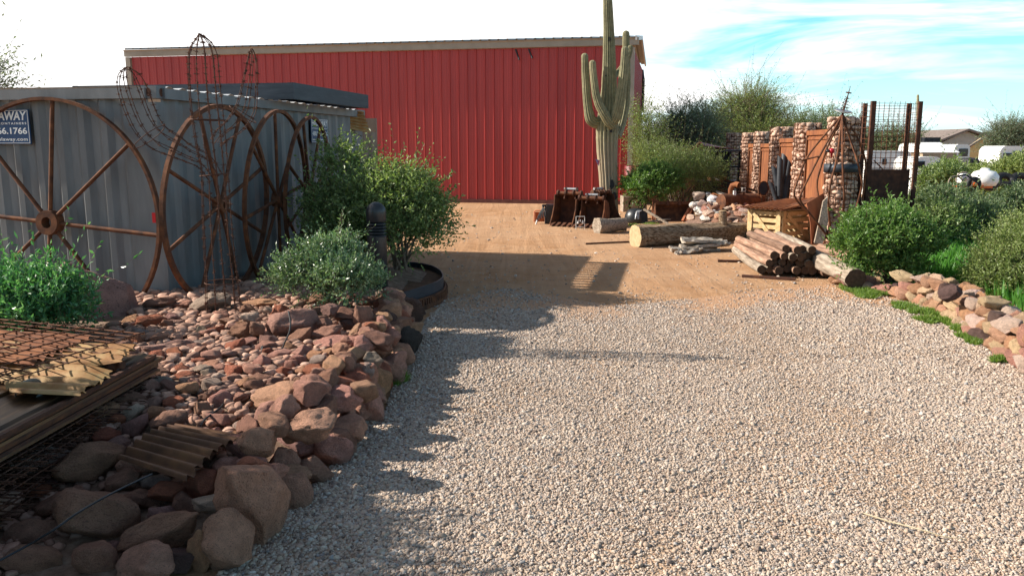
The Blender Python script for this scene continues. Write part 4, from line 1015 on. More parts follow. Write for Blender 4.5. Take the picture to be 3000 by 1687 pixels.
# ================================================================== steel planter ring
def planter():
    top = [(1165, 770), (1195, 767), (1232, 770), (1268, 778), (1292, 791), (1301, 806), (1295, 817), (1275, 828), (1245, 838), (1212, 848), (1185, 856), (1163, 862)]
    w_ = np.array([G(x, y, .27) for x, y in top]); t = np.linspace(0, len(w_) - 1, 90); k = np.stack([np.interp(t, np.arange(len(w_)), w_[:, i]) for i in range(3)], 1)
    for _ in range(12): k[1:-1] = (k[:-2] + k[1:-1] * 2 + k[2:]) / 4
    t_ = thing('planter_edging', 'curved dark steel edging with a toothed rusty lower band round the bush', 'planter edging', [k[45][0], k[45][1], 0])
    tan = np.gradient(k, axis=0); tan /= np.linalg.norm(tan, axis=1)[:, None]; out = np.cross(tan, Z); out[:, 2] = 0
    if np.dot(out[45], [1, 0, 0]) < 0: out = -out
    band = lambda z0, z1, off: np.array([[np.array([a[0], a[1], z]) + o * off for a, o in zip(k, out)] for z in (z0, z1)])
    MB().sheet(band(.0, .275, .0), .012).build('band', M['beam'], t_)
    MB().sheet(band(.0, .06, .05), .03).build('lower_rim', M['rust'], t_)
    MB().sheet(band(.125, .145, .035), .02).build('upper_rim', M['rust'], t_)
    L = np.concatenate([[0], np.cumsum(np.linalg.norm(np.diff(k, axis=0), axis=1))])
    m = MB()
    for s_ in np.arange(.05, L[-1], .055):
        p = np.array([np.interp(s_, L, k[:, i]) for i in range(3)]); o = np.array([np.interp(s_, L, out[:, i]) for i in range(3)]); p[2] = .09
        m.box(p + o * .03, (.03, .05, .075), axes=(np.cross(o, Z), o, Z))
    m.build('tooth', M['rust'], t_)
    soil = mix_mat('dark litter soil', [(.3, (.09, .045, .025)), (.6, (.17, .085, .045)), (.8, (.24, .14, .08))], 12, .95, 0, .9, .02, 60, world=True)
    bm = bmesh.new(); vs = [bm.verts.new((a[0], a[1], .2)) for a in k[::4]]; vs.append(bm.verts.new((-1.75, 9.0, .2))); vs.append(bm.verts.new((-1.8, 10.9, .2))); f = bm.faces.new(vs)
    bmesh.ops.triangulate(bm, faces=[f]); me = bpy.data.meshes.new('planter_soil'); bm.to_mesh(me); bm.free(); me.materials.append(soil)
    if me.polygons[0].normal.z < 0: me.flip_normals()
    o = bpy.data.objects.new('planter_soil', me); COL.objects.link(o); tag(o, kind='structure')
planter()

def dry_stem():
    pts = [G(x, y, .03) for x, y in ((2530, 1502), (2600, 1525), (2690, 1548), (2770, 1572), (2832, 1578))]
    tag(MB().tube(pts, [.004, .0045, .004, .003, .002], 5).build('dry_stem', mix_mat('dry straw', [(.3, (.4, .32, .2)), (.7, (.55, .46, .32))], 20, .9, 0, 0), loc=pts[0]), 'thin dry straw coloured stem lying on the gravel', 'twig')
dry_stem()
# ================================================================== plants
def leaves(P, D, L, W, fold=.25):
    """rhombic folded leaves at P pointing along D (arrays); returns verts, faces"""
    n = len(P); D = D / (np.linalg.norm(D, axis=1)[:, None] + 1e-9)
    rnd = rng.normal(size=(n, 3)); S = np.cross(D, rnd); S /= np.linalg.norm(S, axis=1)[:, None] + 1e-9
    Nn = np.cross(S, D); L = L[:, None]; W = W[:, None]
    a = P; b = P + D * L * .45 + S * W * .5 + Nn * W * fold; c = P + D * L; d = P + D * L * .45 - S * W * .5 + Nn * W * fold
    v = np.stack([a, b, c, d], 1).reshape(-1, 3); f = np.arange(n * 4).reshape(n, 4)
    return v, f
def unit(n):
    v = rng.normal(size=(n, 3)); return v / np.linalg.norm(v, axis=1)[:, None]
def foliage(blobs, n_twig, per, tl, leaf, lw, up=.4, shell=.62, spread=.5, droop=0.0):
    """blobs: (x,y,z,rx,ry,rz). Twigs start inside the blobs and carry small leaves outwards. Returns leaf verts/faces and twig segments."""
    vol = np.array([b[3] * b[4] * b[5] for b in blobs]) ** .67; vol /= vol.sum()
    idx = rng.choice(len(blobs), n_twig, p=vol); B = np.array(blobs)[idx]
    d = unit(n_twig); d[:, 2] = np.where(rng.random(n_twig) < .75, np.abs(d[:, 2]), d[:, 2])
    r = (shell + (1.02 - shell) * rng.random(n_twig) ** .8)[:, None]
    lump = np.array([mnoise.noise((q[0] * 2.1 + b[0], q[1] * 2.1 + b[1], q[2] * 2.1)) for q, b in zip(d, B)])[:, None]
    o = B[:, :3] + d * B[:, 3:] * r * (1 + .36 * lump)
    td = d + np.array([0, 0, up]) + rng.normal(size=(n_twig, 3)) * spread; td /= np.linalg.norm(td, axis=1)[:, None]
    ln = tl * rng.uniform(.55, 1.25, n_twig) * np.where(rng.random(n_twig) < .05, rng.uniform(1.5, 2.4, n_twig), 1)
    P = []; D = []
    for k in range(per):
        t = (k + .5) / per
        q = o + td * (ln * t)[:, None]; q[:, 2] -= droop * ln * t * t
        dd = td * .55 + unit(n_twig) * .8 + np.array([0, 0, .12 - droop * .6])
        P.append(q); D.append(dd)
    P = np.concatenate(P); D = np.concatenate(D); n = len(P)
    v, f = leaves(P, D, leaf * rng.uniform(.6, 1.3, n), lw * rng.uniform(.7, 1.25, n))
    e = o + td * ln[:, None]; e[:, 2] -= droop * ln
    return v, f, o, e
def twig_mesh(mb, o, e, r=.003):
    """thin three-sided twigs"""
    d = e - o; d /= np.linalg.norm(d, axis=1)[:, None] + 1e-9; n = len(o)
    s_ = np.cross(d, np.array([.3, .5, .8])); s_ /= np.linalg.norm(s_, axis=1)[:, None] + 1e-9; t = np.cross(d, s_)
    ring = lambda c, rr: [c + s_ * rr, c - s_ * rr * .5 + t * rr * .87, c - s_ * rr * .5 - t * rr * .87]
    A_ = ring(o, r); B_ = ring(e, r * .5); v = np.stack(A_ + B_, 1).reshape(-1, 3); b = np.arange(n)[:, None] * 6
    mb.add(v, np.concatenate([b + np.array(q) for q in ((0, 1, 4, 3), (1, 2, 5, 4), (2, 0, 3, 5))]))
def twig_pick(o, e):
    """every second twig, and every long shoot with its foot drawn back into the bush"""
    l = np.linalg.norm(e - o, axis=1); big = l > np.median(l) * 1.35
    o[big] = o[big] - (e[big] - o[big]) * .35
    return big | (np.arange(len(o)) % 2 == 0)
def stems(mb, base, blobs, n, r0, sway=.25, seed=0):
    rd = random.Random(seed)
    for i in range(n):
        b = blobs[i % len(blobs)]; d = Vector((rd.gauss(0, 1), rd.gauss(0, 1), rd.gauss(.3, .8))).normalized()
        q = np.array([b[0] + d.x * b[3] * .7, b[1] + d.y * b[4] * .7, b[2] + d.z * b[5] * .7])
        p = np.array(base) + np.array([rd.uniform(-.08, .08), rd.uniform(-.08, .08), 0])
        pts = []
        for t in np.linspace(0, 1, 8):
            w_ = np.array([mnoise.noise((t * 2.5 + i * 3.1, seed, 0)), mnoise.noise((t * 2.5 + i * 5.3, seed, 4)), 0]) * sway * np.linalg.norm(q - p) * math.sin(t * 3.14)
            pts.append(p * (1 - t) + q * t + w_ * .6 + Z * (.12 * np.linalg.norm(q - p) * math.sin(t * 3.14)))
        mb.tube(pts, np.linspace(r0, r0 * .25, 8), 5)
LM = {'green': leaf_mat('fresh green leaves', (.06, .13, .028), (.105, .2, .045), (.2, .3, .085)),
      'olive': leaf_mat('olive green leaves', (.085, .135, .045), (.15, .21, .07), (.29, .36, .15)),
      'grey': leaf_mat('grey green leaves', (.085, .125, .085), (.14, .185, .12), (.22, .26, .17), .3),
      'silver': leaf_mat('small silver green leaves', (.075, .15, .07), (.14, .23, .11), (.32, .4, .25), .25, .35, .6),
      'blue': leaf_mat('cool green leaves', (.04, .14, .05), (.07, .21, .075), (.17, .33, .15), .3, .35, .6),
      'lime': leaf_mat('bright weed green', (.1, .18, .03), (.155, .25, .05), (.25, .32, .09), .4),
      'grass': leaf_mat('lush grass green', (.045, .15, .025), (.08, .23, .035), (.14, .3, .06), .4),
      'palo': leaf_mat('yellow green fine foliage', (.11, .155, .045), (.18, .235, .07), (.28, .33, .12), .3),
      'far': leaf_mat('dull green far foliage', (.08, .125, .06), (.13, .18, .085), (.2, .25, .13), .3)}
def plant(name, label, cat, base, blobs, n_twig, per, tl, leaf, lw, mat, stem_n=10, stem_r=.02, group=None, up=.4, shell=.62, spread=.5, twigs=True, trunk_name='stem', fol='foliage', droop=0.0, seed=1):
    t_ = thing(name, label, cat, base, 0, group)
    v, f, o, e = foliage(blobs, n_twig, per, tl, leaf, lw, up, shell, spread, droop)
    MB().add(v, f).build(fol, LM[mat], t_)
    k = MB(); stems(k, base, blobs, stem_n, stem_r, seed=seed)
    if twigs:
        s_ = twig_pick(o, e); twig_mesh(k, o[s_], e[s_], max(.0022, stem_r * .11))
    k.build(trunk_name, M['twig'], t_)
    return t_
def blob_px(x0, y0, x1, y1, Y, depth=1.0):
    """an ellipsoid lump filling a box of the photo at distance Y"""
    c = A((x0 + x1) / 2, (y0 + y1) / 2, Y); k = ppm(c); return (c[0], c[1], c[2], (x1 - x0) / 2 / k, (x1 - x0) / 2 / k * depth, (y1 - y0) / 2 / k)
def shrubs():
    # lush shrub by the boulder
    Yv = 6.9; bl = [blob_px(-110, 850, 130, 995, Yv), blob_px(20, 875, 240, 995, Yv - .1), blob_px(90, 830, 190, 940, Yv), blob_px(-60, 830, 60, 940, Yv + .2)]
    plant('leafy_shrub', 'lush cool green leafy shrub beside the huge grey pink boulder', 'shrub', A(90, 985, Yv), bl, 1300, 12, .3, .06, .024, 'blue', 9, .012, up=.85, shell=.3, spread=.7, seed=2)
    # small-leaved silver green bush by the bollard
    Yv = 7.9; bl = [blob_px(815, 765, 985, 882, Yv), blob_px(890, 722, 1050, 860, Yv + .15), blob_px(1010, 805, 1120, 872, Yv - .1), blob_px(930, 780, 1080, 885, Yv - .3), blob_px(950, 715, 1030, 800, Yv + .2)]
    plant('small_leaved_bush', 'rounded silver green small leaved bush growing at the foot of the bollard light', 'bush', A(965, 880, Yv), bl, 2200, 11, .19, .038, .017, 'silver', 12, .01, up=.85, shell=.4, spread=.7, seed=3)
    # large olive bush, two masses
    Yv = 10.6; bl = [blob_px(905, 520, 1110, 740, Yv + .4), blob_px(945, 440, 1065, 560, Yv + .6), blob_px(895, 600, 1040, 790, Yv + .1), blob_px(1000, 520, 1190, 740, Yv), blob_px(920, 640, 1120, 800, Yv - .1)]
    plant('olive_bush', 'large dark olive green bush growing against the long side of the container', 'bush', A(1075, 780, Yv), bl, 1900, 11, .3, .052, .025, 'olive', 14, .018, up=.5, shell=.35, spread=.7, seed=4)
    Yv = 10.2; bl = [blob_px(1060, 530, 1290, 700, Yv + .3), blob_px(1120, 510, 1260, 610, Yv + .4), blob_px(1080, 620, 1290, 770, Yv + .2), blob_px(1170, 570, 1312, 730, Yv + .4), blob_px(1020, 560, 1170, 740, Yv + .2)]
    t_ = plant('olive_bush', 'sunlit olive green bush with long stray shoots inside the steel planter ring', 'bush', A(1175, 790, Yv), bl, 1900, 11, .32, .052, .026, 'olive', 16, .018, up=.55, shell=.35, spread=.75, seed=5)
    k = MB(); P = []; D = []
    for x0, y0, x1, y1 in ((1165, 500, 1185, 425), (1130, 500, 1108, 455), (1240, 505, 1250, 468), (1290, 540, 1330, 500), (1300, 590, 1340, 540), (1290, 640, 1322, 660), (1060, 400, 1010, 385)):
        a, b_ = A(x0, y0, Yv + .4), A(x1, y1, Yv + .3); k.tube([a, (a + b_) / 2 + Z * .02, b_], [.006, .004, .002], 4)
        for q in np.linspace(.2, 1, 14): P.append(a * (1 - q) + b_ * q); D.append(unit(1)[0] + (b_ - a) * 2)
    k.build('shoot', M['twig'], t_); v, f = leaves(np.array(P), np.array(D), np.full(len(P), .05), np.full(len(P), .024)); MB().add(v, f).build('shoot_leaves', LM['olive'], t_)
    # right side, along the stone wall
    Yv = 11.2; bl = [blob_px(2475, 630, 2690, 780, Yv), blob_px(2455, 670, 2600, 800, Yv - .2), blob_px(2540, 670, 2735, 800, Yv + .1), blob_px(2490, 740, 2680, 845, Yv), blob_px(2560, 615, 2650, 700, Yv + .2), blob_px(2490, 635, 2560, 710, Yv + .1)]
    plant('bright_green_bush', 'dense bright green bush between the post pile and the stone wall', 'bush', A(2610, 838, Yv), bl, 2600, 11, .22, .05, .026, 'green', 18, .014, up=.5, shell=.5, seed=6)
    Yv = 10.6; bl = [blob_px(2880, 690, 3120, 840, Yv), blob_px(2840, 760, 2990, 870, Yv - .2), blob_px(2960, 660, 3200, 850, Yv + .2), blob_px(2900, 780, 3150, 900, Yv - .4), blob_px(2950, 640, 3100, 740, Yv + .8)]
    plant('spreading_bush', 'big spreading yellow green bush overhanging the back of the stone wall', 'bush', A(2990, 880, Yv), bl, 4200, 11, .22, .042, .017, 'palo', 18, .014, up=.35, shell=.5, seed=7)
    for i, (x0, y0, x1, y1, Yv, mat, lab, nt_) in enumerate([
        (2670, 610, 2830, 730, 15.0, 'olive', 'dull green bush in the shade behind the bright green bush', 1500),
        (2760, 600, 2940, 710, 16.0, 'far', 'grey green bush behind the yellow green one', 1500),
        (2880, 560, 3080, 690, 17.5, 'far', 'wide dull bush below the red post', 1700),
        (2690, 565, 2830, 640, 20, 'far', 'bush just below the white tank sprayer', 1300),
        (2705, 490, 2820, 570, 26, 'olive', 'mounded bush in front of the white trailer with the dark window', 1500),
        (2830, 500, 2950, 560, 30, 'palo', 'yellow green bush under the black tarp', 1300),
        (2930, 470, 3050, 550, 24, 'palo', 'tall yellow green bush in front of the white caravan at the frame edge', 1500),
        (2560, 590, 2720, 670, 20.5, 'olive', 'bush seen between the cage posts and the green bush', 1000)]):
        k = ppm(A((x0 + x1) / 2, y1, Yv)); w_ = (x1 - x0)
        bl = [blob_px(x0, y0 + (y1 - y0) * .2, x0 + w_ * .6, y1, Yv), blob_px(x0 + w_ * .35, y0, x1, y1, Yv + .3), blob_px(x0 + w_ * .2, y0 + (y1 - y0) * .1, x0 + w_ * .75, y1 - 10, Yv - .3)]
        b = A((x0 + x1) / 2, y1, Yv); b[2] = min(ground_z(b[0], b[1]), bl[0][2] - bl[0][5] * .5); gz = b[2]
        # fill down to the ground
        bl += [(q[0], q[1], (q[2] + gz) / 2, q[3], q[4], max(.2, (q[2] - gz) / 2)) for q in bl[:2]]
        plant('desert_bush', lab, 'bush', b, bl, nt_, 10, 26 / k + .1, 7.5 / k + .025, 3.2 / k + .01, mat, 9, .015, up=.35, shell=.45, seed=20 + i)
    # bushes by the saguaro
    Yv = 21.8; bl = [blob_px(1835, 520, 1935, 592, Yv), blob_px(1860, 500, 1985, 585, Yv + .3)]
    plant('green_bush', 'leafy green bush at the foot of the giant saguaro', 'bush', G(1880, 640, 0), bl, 1500, 10, .3, .07, .032, 'green', 8, .015, up=.4, seed=31)
    Yv = 22.6; bl = [blob_px(1930, 465, 2095, 575, Yv), blob_px(1880, 455, 2040, 570, Yv + .6), blob_px(2020, 475, 2115, 570, Yv - .2), blob_px(1860, 440, 1960, 520, Yv + 1)]
    plant('wispy_bush', 'wispy olive desert bush full of bare twigs in front of the rusty sheet wall', 'bush', G(1990, 634, 0), bl, 3000, 9, .55, .06, .018, 'palo', 22, .02, up=.6, shell=.3, spread=.8, seed=32)
    # unseen bush added beyond the frame edge to shade the near bed corner
    bl = [(-4.3, 3.35, 1.25, .6, 1.0, .8), (-4.2, 2.5, 1.4, .6, .9, .9), (-4.3, 3.3, 1.95, .4, .85, .42), (-4.25, 1.8, 1.4, .6, .8, .8), (-4.3, 2.4, 2.0, .4, .9, .42), (-4.2, 3.0, .5, .6, 1.2, .5), (-4.5, 4.2, 1.2, .55, .6, .9), (-4.5, 4.2, 1.95, .4, .5, .4)]
    plant('added_shade_bush', 'tall dense bush added out of view past the metal stack to cast shade', 'bush', (-4.3, 2.9, 0), bl, 5600, 10, .3, .085, .042, 'olive', 16, .03, up=.4, shell=.2, seed=33)
shrubs()

def tree(label, base, blobs, n_twig, per, tl, leaf, lw, mat, r0, name='desert_tree', limbs=9, seed=1, droop=0.0, group=None, shell=.45, spread=.7):
    t_ = thing(name, label, 'tree', base, 0, group)
    v, f, o, e = foliage(blobs, n_twig, per, tl, leaf, lw, .35, shell, spread, droop)
    MB().add(v, f).build('crown', LM[mat], t_)
    k = MB(); rd = random.Random(seed); base = np.array(base, float)
    fork = base + Z * (np.mean([b[2] for b in blobs]) - base[2]) * .35
    k.tube([base - Z * .1, base * .5 + fork * .5 + np.array([.05, 0, 0]), fork], [r0 * 1.2, r0, r0 * .85], 8)
    for i in range(limbs):
        b = blobs[i % len(blobs)]; q = np.array([b[0] + rd.uniform(-.6, .6) * b[3], b[1] + rd.uniform(-.6, .6) * b[4], b[2] + rd.uniform(-.1, .8) * b[5]])
        pts = [fork * (1 - t) + q * t + np.array([mnoise.noise((t * 3, i, seed)), mnoise.noise((t * 3, i, seed + 9)), .3 * math.sin(t * 3.1)]) * .18 * np.linalg.norm(q - fork) for t in np.linspace(0, 1, 8)]
        pts[0] = fork; k.tube(pts, np.linspace(r0 * .6, r0 * .12, 8), 5)
        for _ in range(7):
            t = rd.uniform(.35, 1); p = pts[int(t * 7)]; d = np.array([rd.gauss(0, 1), rd.gauss(0, 1), rd.gauss(.4, .7)]); d /= np.linalg.norm(d); ll = b[3] * rd.uniform(.4, .9)
            k.tube([p, p + d * ll * .5 + Z * .05, p + d * ll], [r0 * .18, r0 * .12, r0 * .05], 4)
    s_ = twig_pick(o, e); twig_mesh(k, o[s_], e[s_], r0 * .05)
    k.build('trunk', M['twig'], t_); return t_
def trees():
    def bx(*q, Y, d=.8): return blob_px(*q, Y, d)
    Y = 33; bl = [bx(1935, 328, 2030, 428, Y=Y), bx(1990, 318, 2100, 418, Y=Y + 1), bx(2020, 358, 2110, 448, Y=Y - 1), bx(1925, 378, 2010, 458, Y=Y)]
    tree('blue green feathery tree behind the rusty sheet wall', (A(2010, 430, Y)[0], Y, 0), bl + [bx(1900, 390, 2110, 470, Y=Y)], 2200, 13, 1.1, .1, .026, 'grey', .13, seed=2, shell=.1, spread=1.1, droop=.25)
    Y = 44; bl = [bx(2110, 286, 2220, 366, Y=Y), bx(2160, 271, 2270, 356, Y=Y + 1), bx(2095, 326, 2190, 426, Y=Y), bx(2180, 316, 2290, 416, Y=Y), bx(2130, 366, 2280, 456, Y=Y - 1), bx(2085, 356, 2150, 436, Y=Y)]
    tree('tall pale green palo verde tree behind the stone pillars', (A(2190, 430, Y)[0], Y, -.5), bl + [bx(2070, 360, 2300, 450, Y=Y)], 3600, 13, 1.5, .12, .03, 'palo', .2, 'palo_verde', 14, seed=3, shell=.1, spread=1.1, droop=.15)
    Y = 25; bl = [bx(1862, 320, 1905, 400, Y=Y), bx(1880, 370, 1935, 450, Y=Y), bx(1858, 400, 1910, 470, Y=Y)]
    tree('thin wispy young tree at the corner of the red barn', (A(1890, 470, Y)[0], Y, 0), bl, 650, 8, .8, .07, .025, 'palo', .05, 'young_tree', 9, seed=4, shell=.1, spread=1.0)
    Y = 50; bl = [bx(2270, 355, 2370, 420, Y=Y), bx(2340, 365, 2420, 420, Y=Y), bx(2390, 345, 2470, 420, Y=Y + 2)]
    tree('low green tree line top behind the second and third stone pillars', (A(2350, 440, Y)[0], Y, -1), bl + [bx(2270, 380, 2480, 450, Y=Y)], 1700, 11, 1.4, .15, .045, 'far', .16, seed=5, shell=.15, spread=1.0)
    Y = 62; bl = [bx(2560, 395, 2640, 450, Y=Y), bx(2500, 410, 2590, 450, Y=Y), bx(2610, 400, 2690, 450, Y=Y), bx(2460, 380, 2530, 440, Y=Y)]
    tree('green tree seen through the wire of the tall cage', (A(2580, 460, Y)[0], Y, -1.25), bl + [bx(2450, 420, 2700, 480, Y=Y)], 2000, 11, 1.6, .18, .05, 'far', .2, seed=6, shell=.15, spread=1.0)
    Y = 60; bl = [bx(2900, 379, 2980, 449, Y=Y), bx(2930, 369, 3010, 434, Y=Y), bx(2960, 384, 3060, 464, Y=Y), bx(2890, 424, 2950, 474, Y=Y)]
    tree('loose green tree beside the yellow house', (A(2960, 470, Y)[0], Y, -1.25), bl, 2000, 10, 1.3, .15, .045, 'grey', .2, seed=7, shell=.2, spread=1.0)
    Y = 20; bl = [bx(-110, 210, -5, 300, Y=Y), bx(-130, 235, 0, 320, Y=Y), bx(-160, 190, -25, 270, Y=Y + 1)]
    tree('tree behind the container showing only its branch tips', (A(-90, 400, Y)[0], Y, 0), bl, 420, 8, 1.0, .12, .035, 'grey', .13, seed=8, shell=.1, spread=1.1)
    # far scrub along the horizon: one mass
    P = []; D = []
    k = MB()
    for i in range(420):
        a = rng.uniform(-.75, .85); Yd = rng.uniform(70, 190); x = math.tan(a) * Yd; hgt = rng.uniform(.8, 2.6) * (.8 + Yd / 160)
        gz = ground_z(x, Yd); n = 150
        q = unit(n) * np.array([hgt * 1.1, hgt * .8, hgt * .55]); q[:, 2] = np.abs(q[:, 2]) * 1.2; q *= rng.uniform(.5, 1, (n, 1))
        P.append(q + np.array([x, Yd, gz])); D.append(unit(n) + np.array([0, 0, .5]))
    P = np.concatenate(P); D = np.concatenate(D); v, f = leaves(P, D, rng.uniform(.5, .95, len(P)), rng.uniform(.25, .45, len(P)))
    tag(MB().add(v, f).build('far_scrub', LM['far']), 'far desert scrub along the horizon', 'scrub', kind='stuff')
trees()

# ------------------------------------------------------------------ ground cover
def ground_cover():
    def patch(name, label, spots, n, hgt, mat, wd=.006):
        P = []; D = []
        for x, y, rx, ry in spots:
            c = G(x, y, 0); k = ppm(c); m = int(n * (rx * ry))
            a = rng.uniform(0, 6.283, m); r = np.sqrt(rng.random(m)) * (1 + .35 * np.sin(a * 3 + x)); yy = ry / k / max(.12, math.sin(math.atan2(H, c[1])))
            P.append(np.stack([c[0] + r * np.cos(a) * rx / k, c[1] + r * np.sin(a) * yy, np.full(m, .004) + rng.random(m) * hgt * .5 * (1.1 - r)], 1))
            d = unit(m); d[:, 2] = np.abs(d[:, 2]) + .5; D.append(d)
        P = np.concatenate(P); D = np.concatenate(D); h = hgt * rng.uniform(.4, 1.1, len(P))
        v, f = leaves(P, D, h, np.full(len(P), wd) * rng.uniform(.7, 1.4, len(P))); tag(MB().add(v, f).build(name, LM[mat]), label, 'weeds', kind='stuff')
    patch('weeds', 'bright green weeds along the foot of the stone wall', [(2540, 862, 56, 12), (2480, 846, 16, 5), (2648, 902, 30, 8), (2680, 918, 18, 5), (2725, 922, 22, 9), (2715, 943, 26, 7), (2778, 950, 30, 10), (2820, 972, 22, 9), (2855, 1000, 34, 13), (2925, 1062, 20, 5)], 3.8, .075, 'lime', .011)
    patch('grass_tuft', 'small green tuft at the gravel edge beside the border', [(1170, 1120, 17, 12)], 5, .09, 'lime', .005)
    patch('yard_weeds', 'little green weeds beside the sawn log block', [(1850, 662, 34, 3), (1905, 658, 22, 2), (2330, 560, 8, 3), (2520, 800, 22, 8)], 4, .06, 'lime', .012)
    # lush grass behind the wall
    n = 42000; x = rng.uniform(5.2, 12, n); y = rng.uniform(9.0, 21, n)
    poly = [G(*q, 0)[:2] for q in [(2660, 850), (2760, 835), (2900, 880), (3100, 960), (3300, 900)]] + [np.array([12, 15]), np.array([11.5, 21]), np.array([7.6, 21]), np.array([6.6, 14])]
    k = inside(poly, x, y); x, y = x[k], y[k]; P = np.stack([x, y, np.zeros(len(x))], 1); D = unit(len(x)) * .5 + np.array([0, 0, 1.0])
    v, f = leaves(P, D, rng.uniform(.12, .34, len(x)), rng.uniform(.02, .05, len(x))); tag(MB().add(v, f).build('grass', LM['grass']), 'lush green grass and weeds behind the stone wall', 'grass', kind='stuff')
ground_cover()

# ================================================================== giant saguaro
def saguaro_mat():
    m, nt, b = nmat('saguaro skin'); p = coords(nt, 'World')
    n1 = noise_node(nt, 2.2, 6, .6, p); n2 = noise_node(nt, 12, 5, .6, p)
    c = ramp(nt, [(.28, (.14, .13, .065)), (.5, (.215, .2, .105)), (.72, (.3, .265, .15))], n1.outputs['Fac'])
    k = ramp(nt, [(.3, (.7,) * 3), (.6, (1.1,) * 3)], n2.outputs['Fac']); c = mixc(nt, 1, c.outputs[0], k.outputs[0], 'MULTIPLY')
    s = nt.nodes.new('ShaderNodeSeparateXYZ'); nt.links.new(p, s.inputs[0])
    wz = noise_node(nt, .9, 4, .6, p); ad = nt.nodes.new('ShaderNodeMath'); ad.operation = 'MULTIPLY_ADD'; ad.inputs[1].default_value = 3.0; nt.links.new(wz.outputs['Fac'], ad.inputs[0]); nt.links.new(s.outputs['Z'], ad.inputs[2])
    low = ramp(nt, [(.2, (.75,) * 3), (.5, (.0,) * 3)], None); mr = nt.nodes.new('ShaderNodeMapRange'); mr.inputs['From Min'].default_value = 1.5; mr.inputs['From Max'].default_value = 7; nt.links.new(ad.outputs[0], mr.inputs['Value']); nt.links.new(mr.outputs[0], low.inputs[0])
    c = mixc(nt, low.outputs[0], c, (.36, .28, .19))
    nt.links.new(c, b.inputs['Base Color']); b.inputs['Roughness'].default_value = .75; bump(nt, b, n2.outputs['Fac'], .4, .02); return m
M['saguaro'] = saguaro_mat()
def rib_tube(mb, path, Y, nr=14, amp=.2, seed=0):
    P = np.array([A(x, y, Y + dy) for x, y, r, dy in path]); k = ppm(P[0]); Rr = np.array([r / k for x, y, r, dy in path])
    tt = np.linspace(0, len(path) - 1, len(path) * 8); ii = np.arange(len(path)); q = np.stack([np.interp(tt, ii, P[:, i]) for i in range(3)], 1); rr = np.interp(tt, ii, Rr)
    for _ in range(10):
        q[1:-1] = (q[:-2] + 2 * q[1:-1] + q[2:]) / 4; rr[1:-1] = (rr[:-2] + 2 * rr[1:-1] + rr[2:]) / 4
    rr = rr * np.array([1 + .05 * mnoise.noise((t * 1.7, seed, 0)) + .02 * mnoise.noise((t * 6, seed, 2)) for t in tt])
    # rounded tip
    d = q[-1] - q[-2]; d /= np.linalg.norm(d); tip = [(q[-1] + d * rr[-1] * math.sin(a), rr[-1] * math.cos(a)) for a in np.linspace(.25, 1.5, 6)]
    q = np.concatenate([q, [t[0] for t in tip]]); rr = np.concatenate([rr, [t[1] for t in tip]])
    mb.tube(q, rr, nr * 4, rib=lambda a: 1 - amp + amp * np.abs(np.cos(a * nr / 2)) ** .8 * 1.6 - amp * .3)
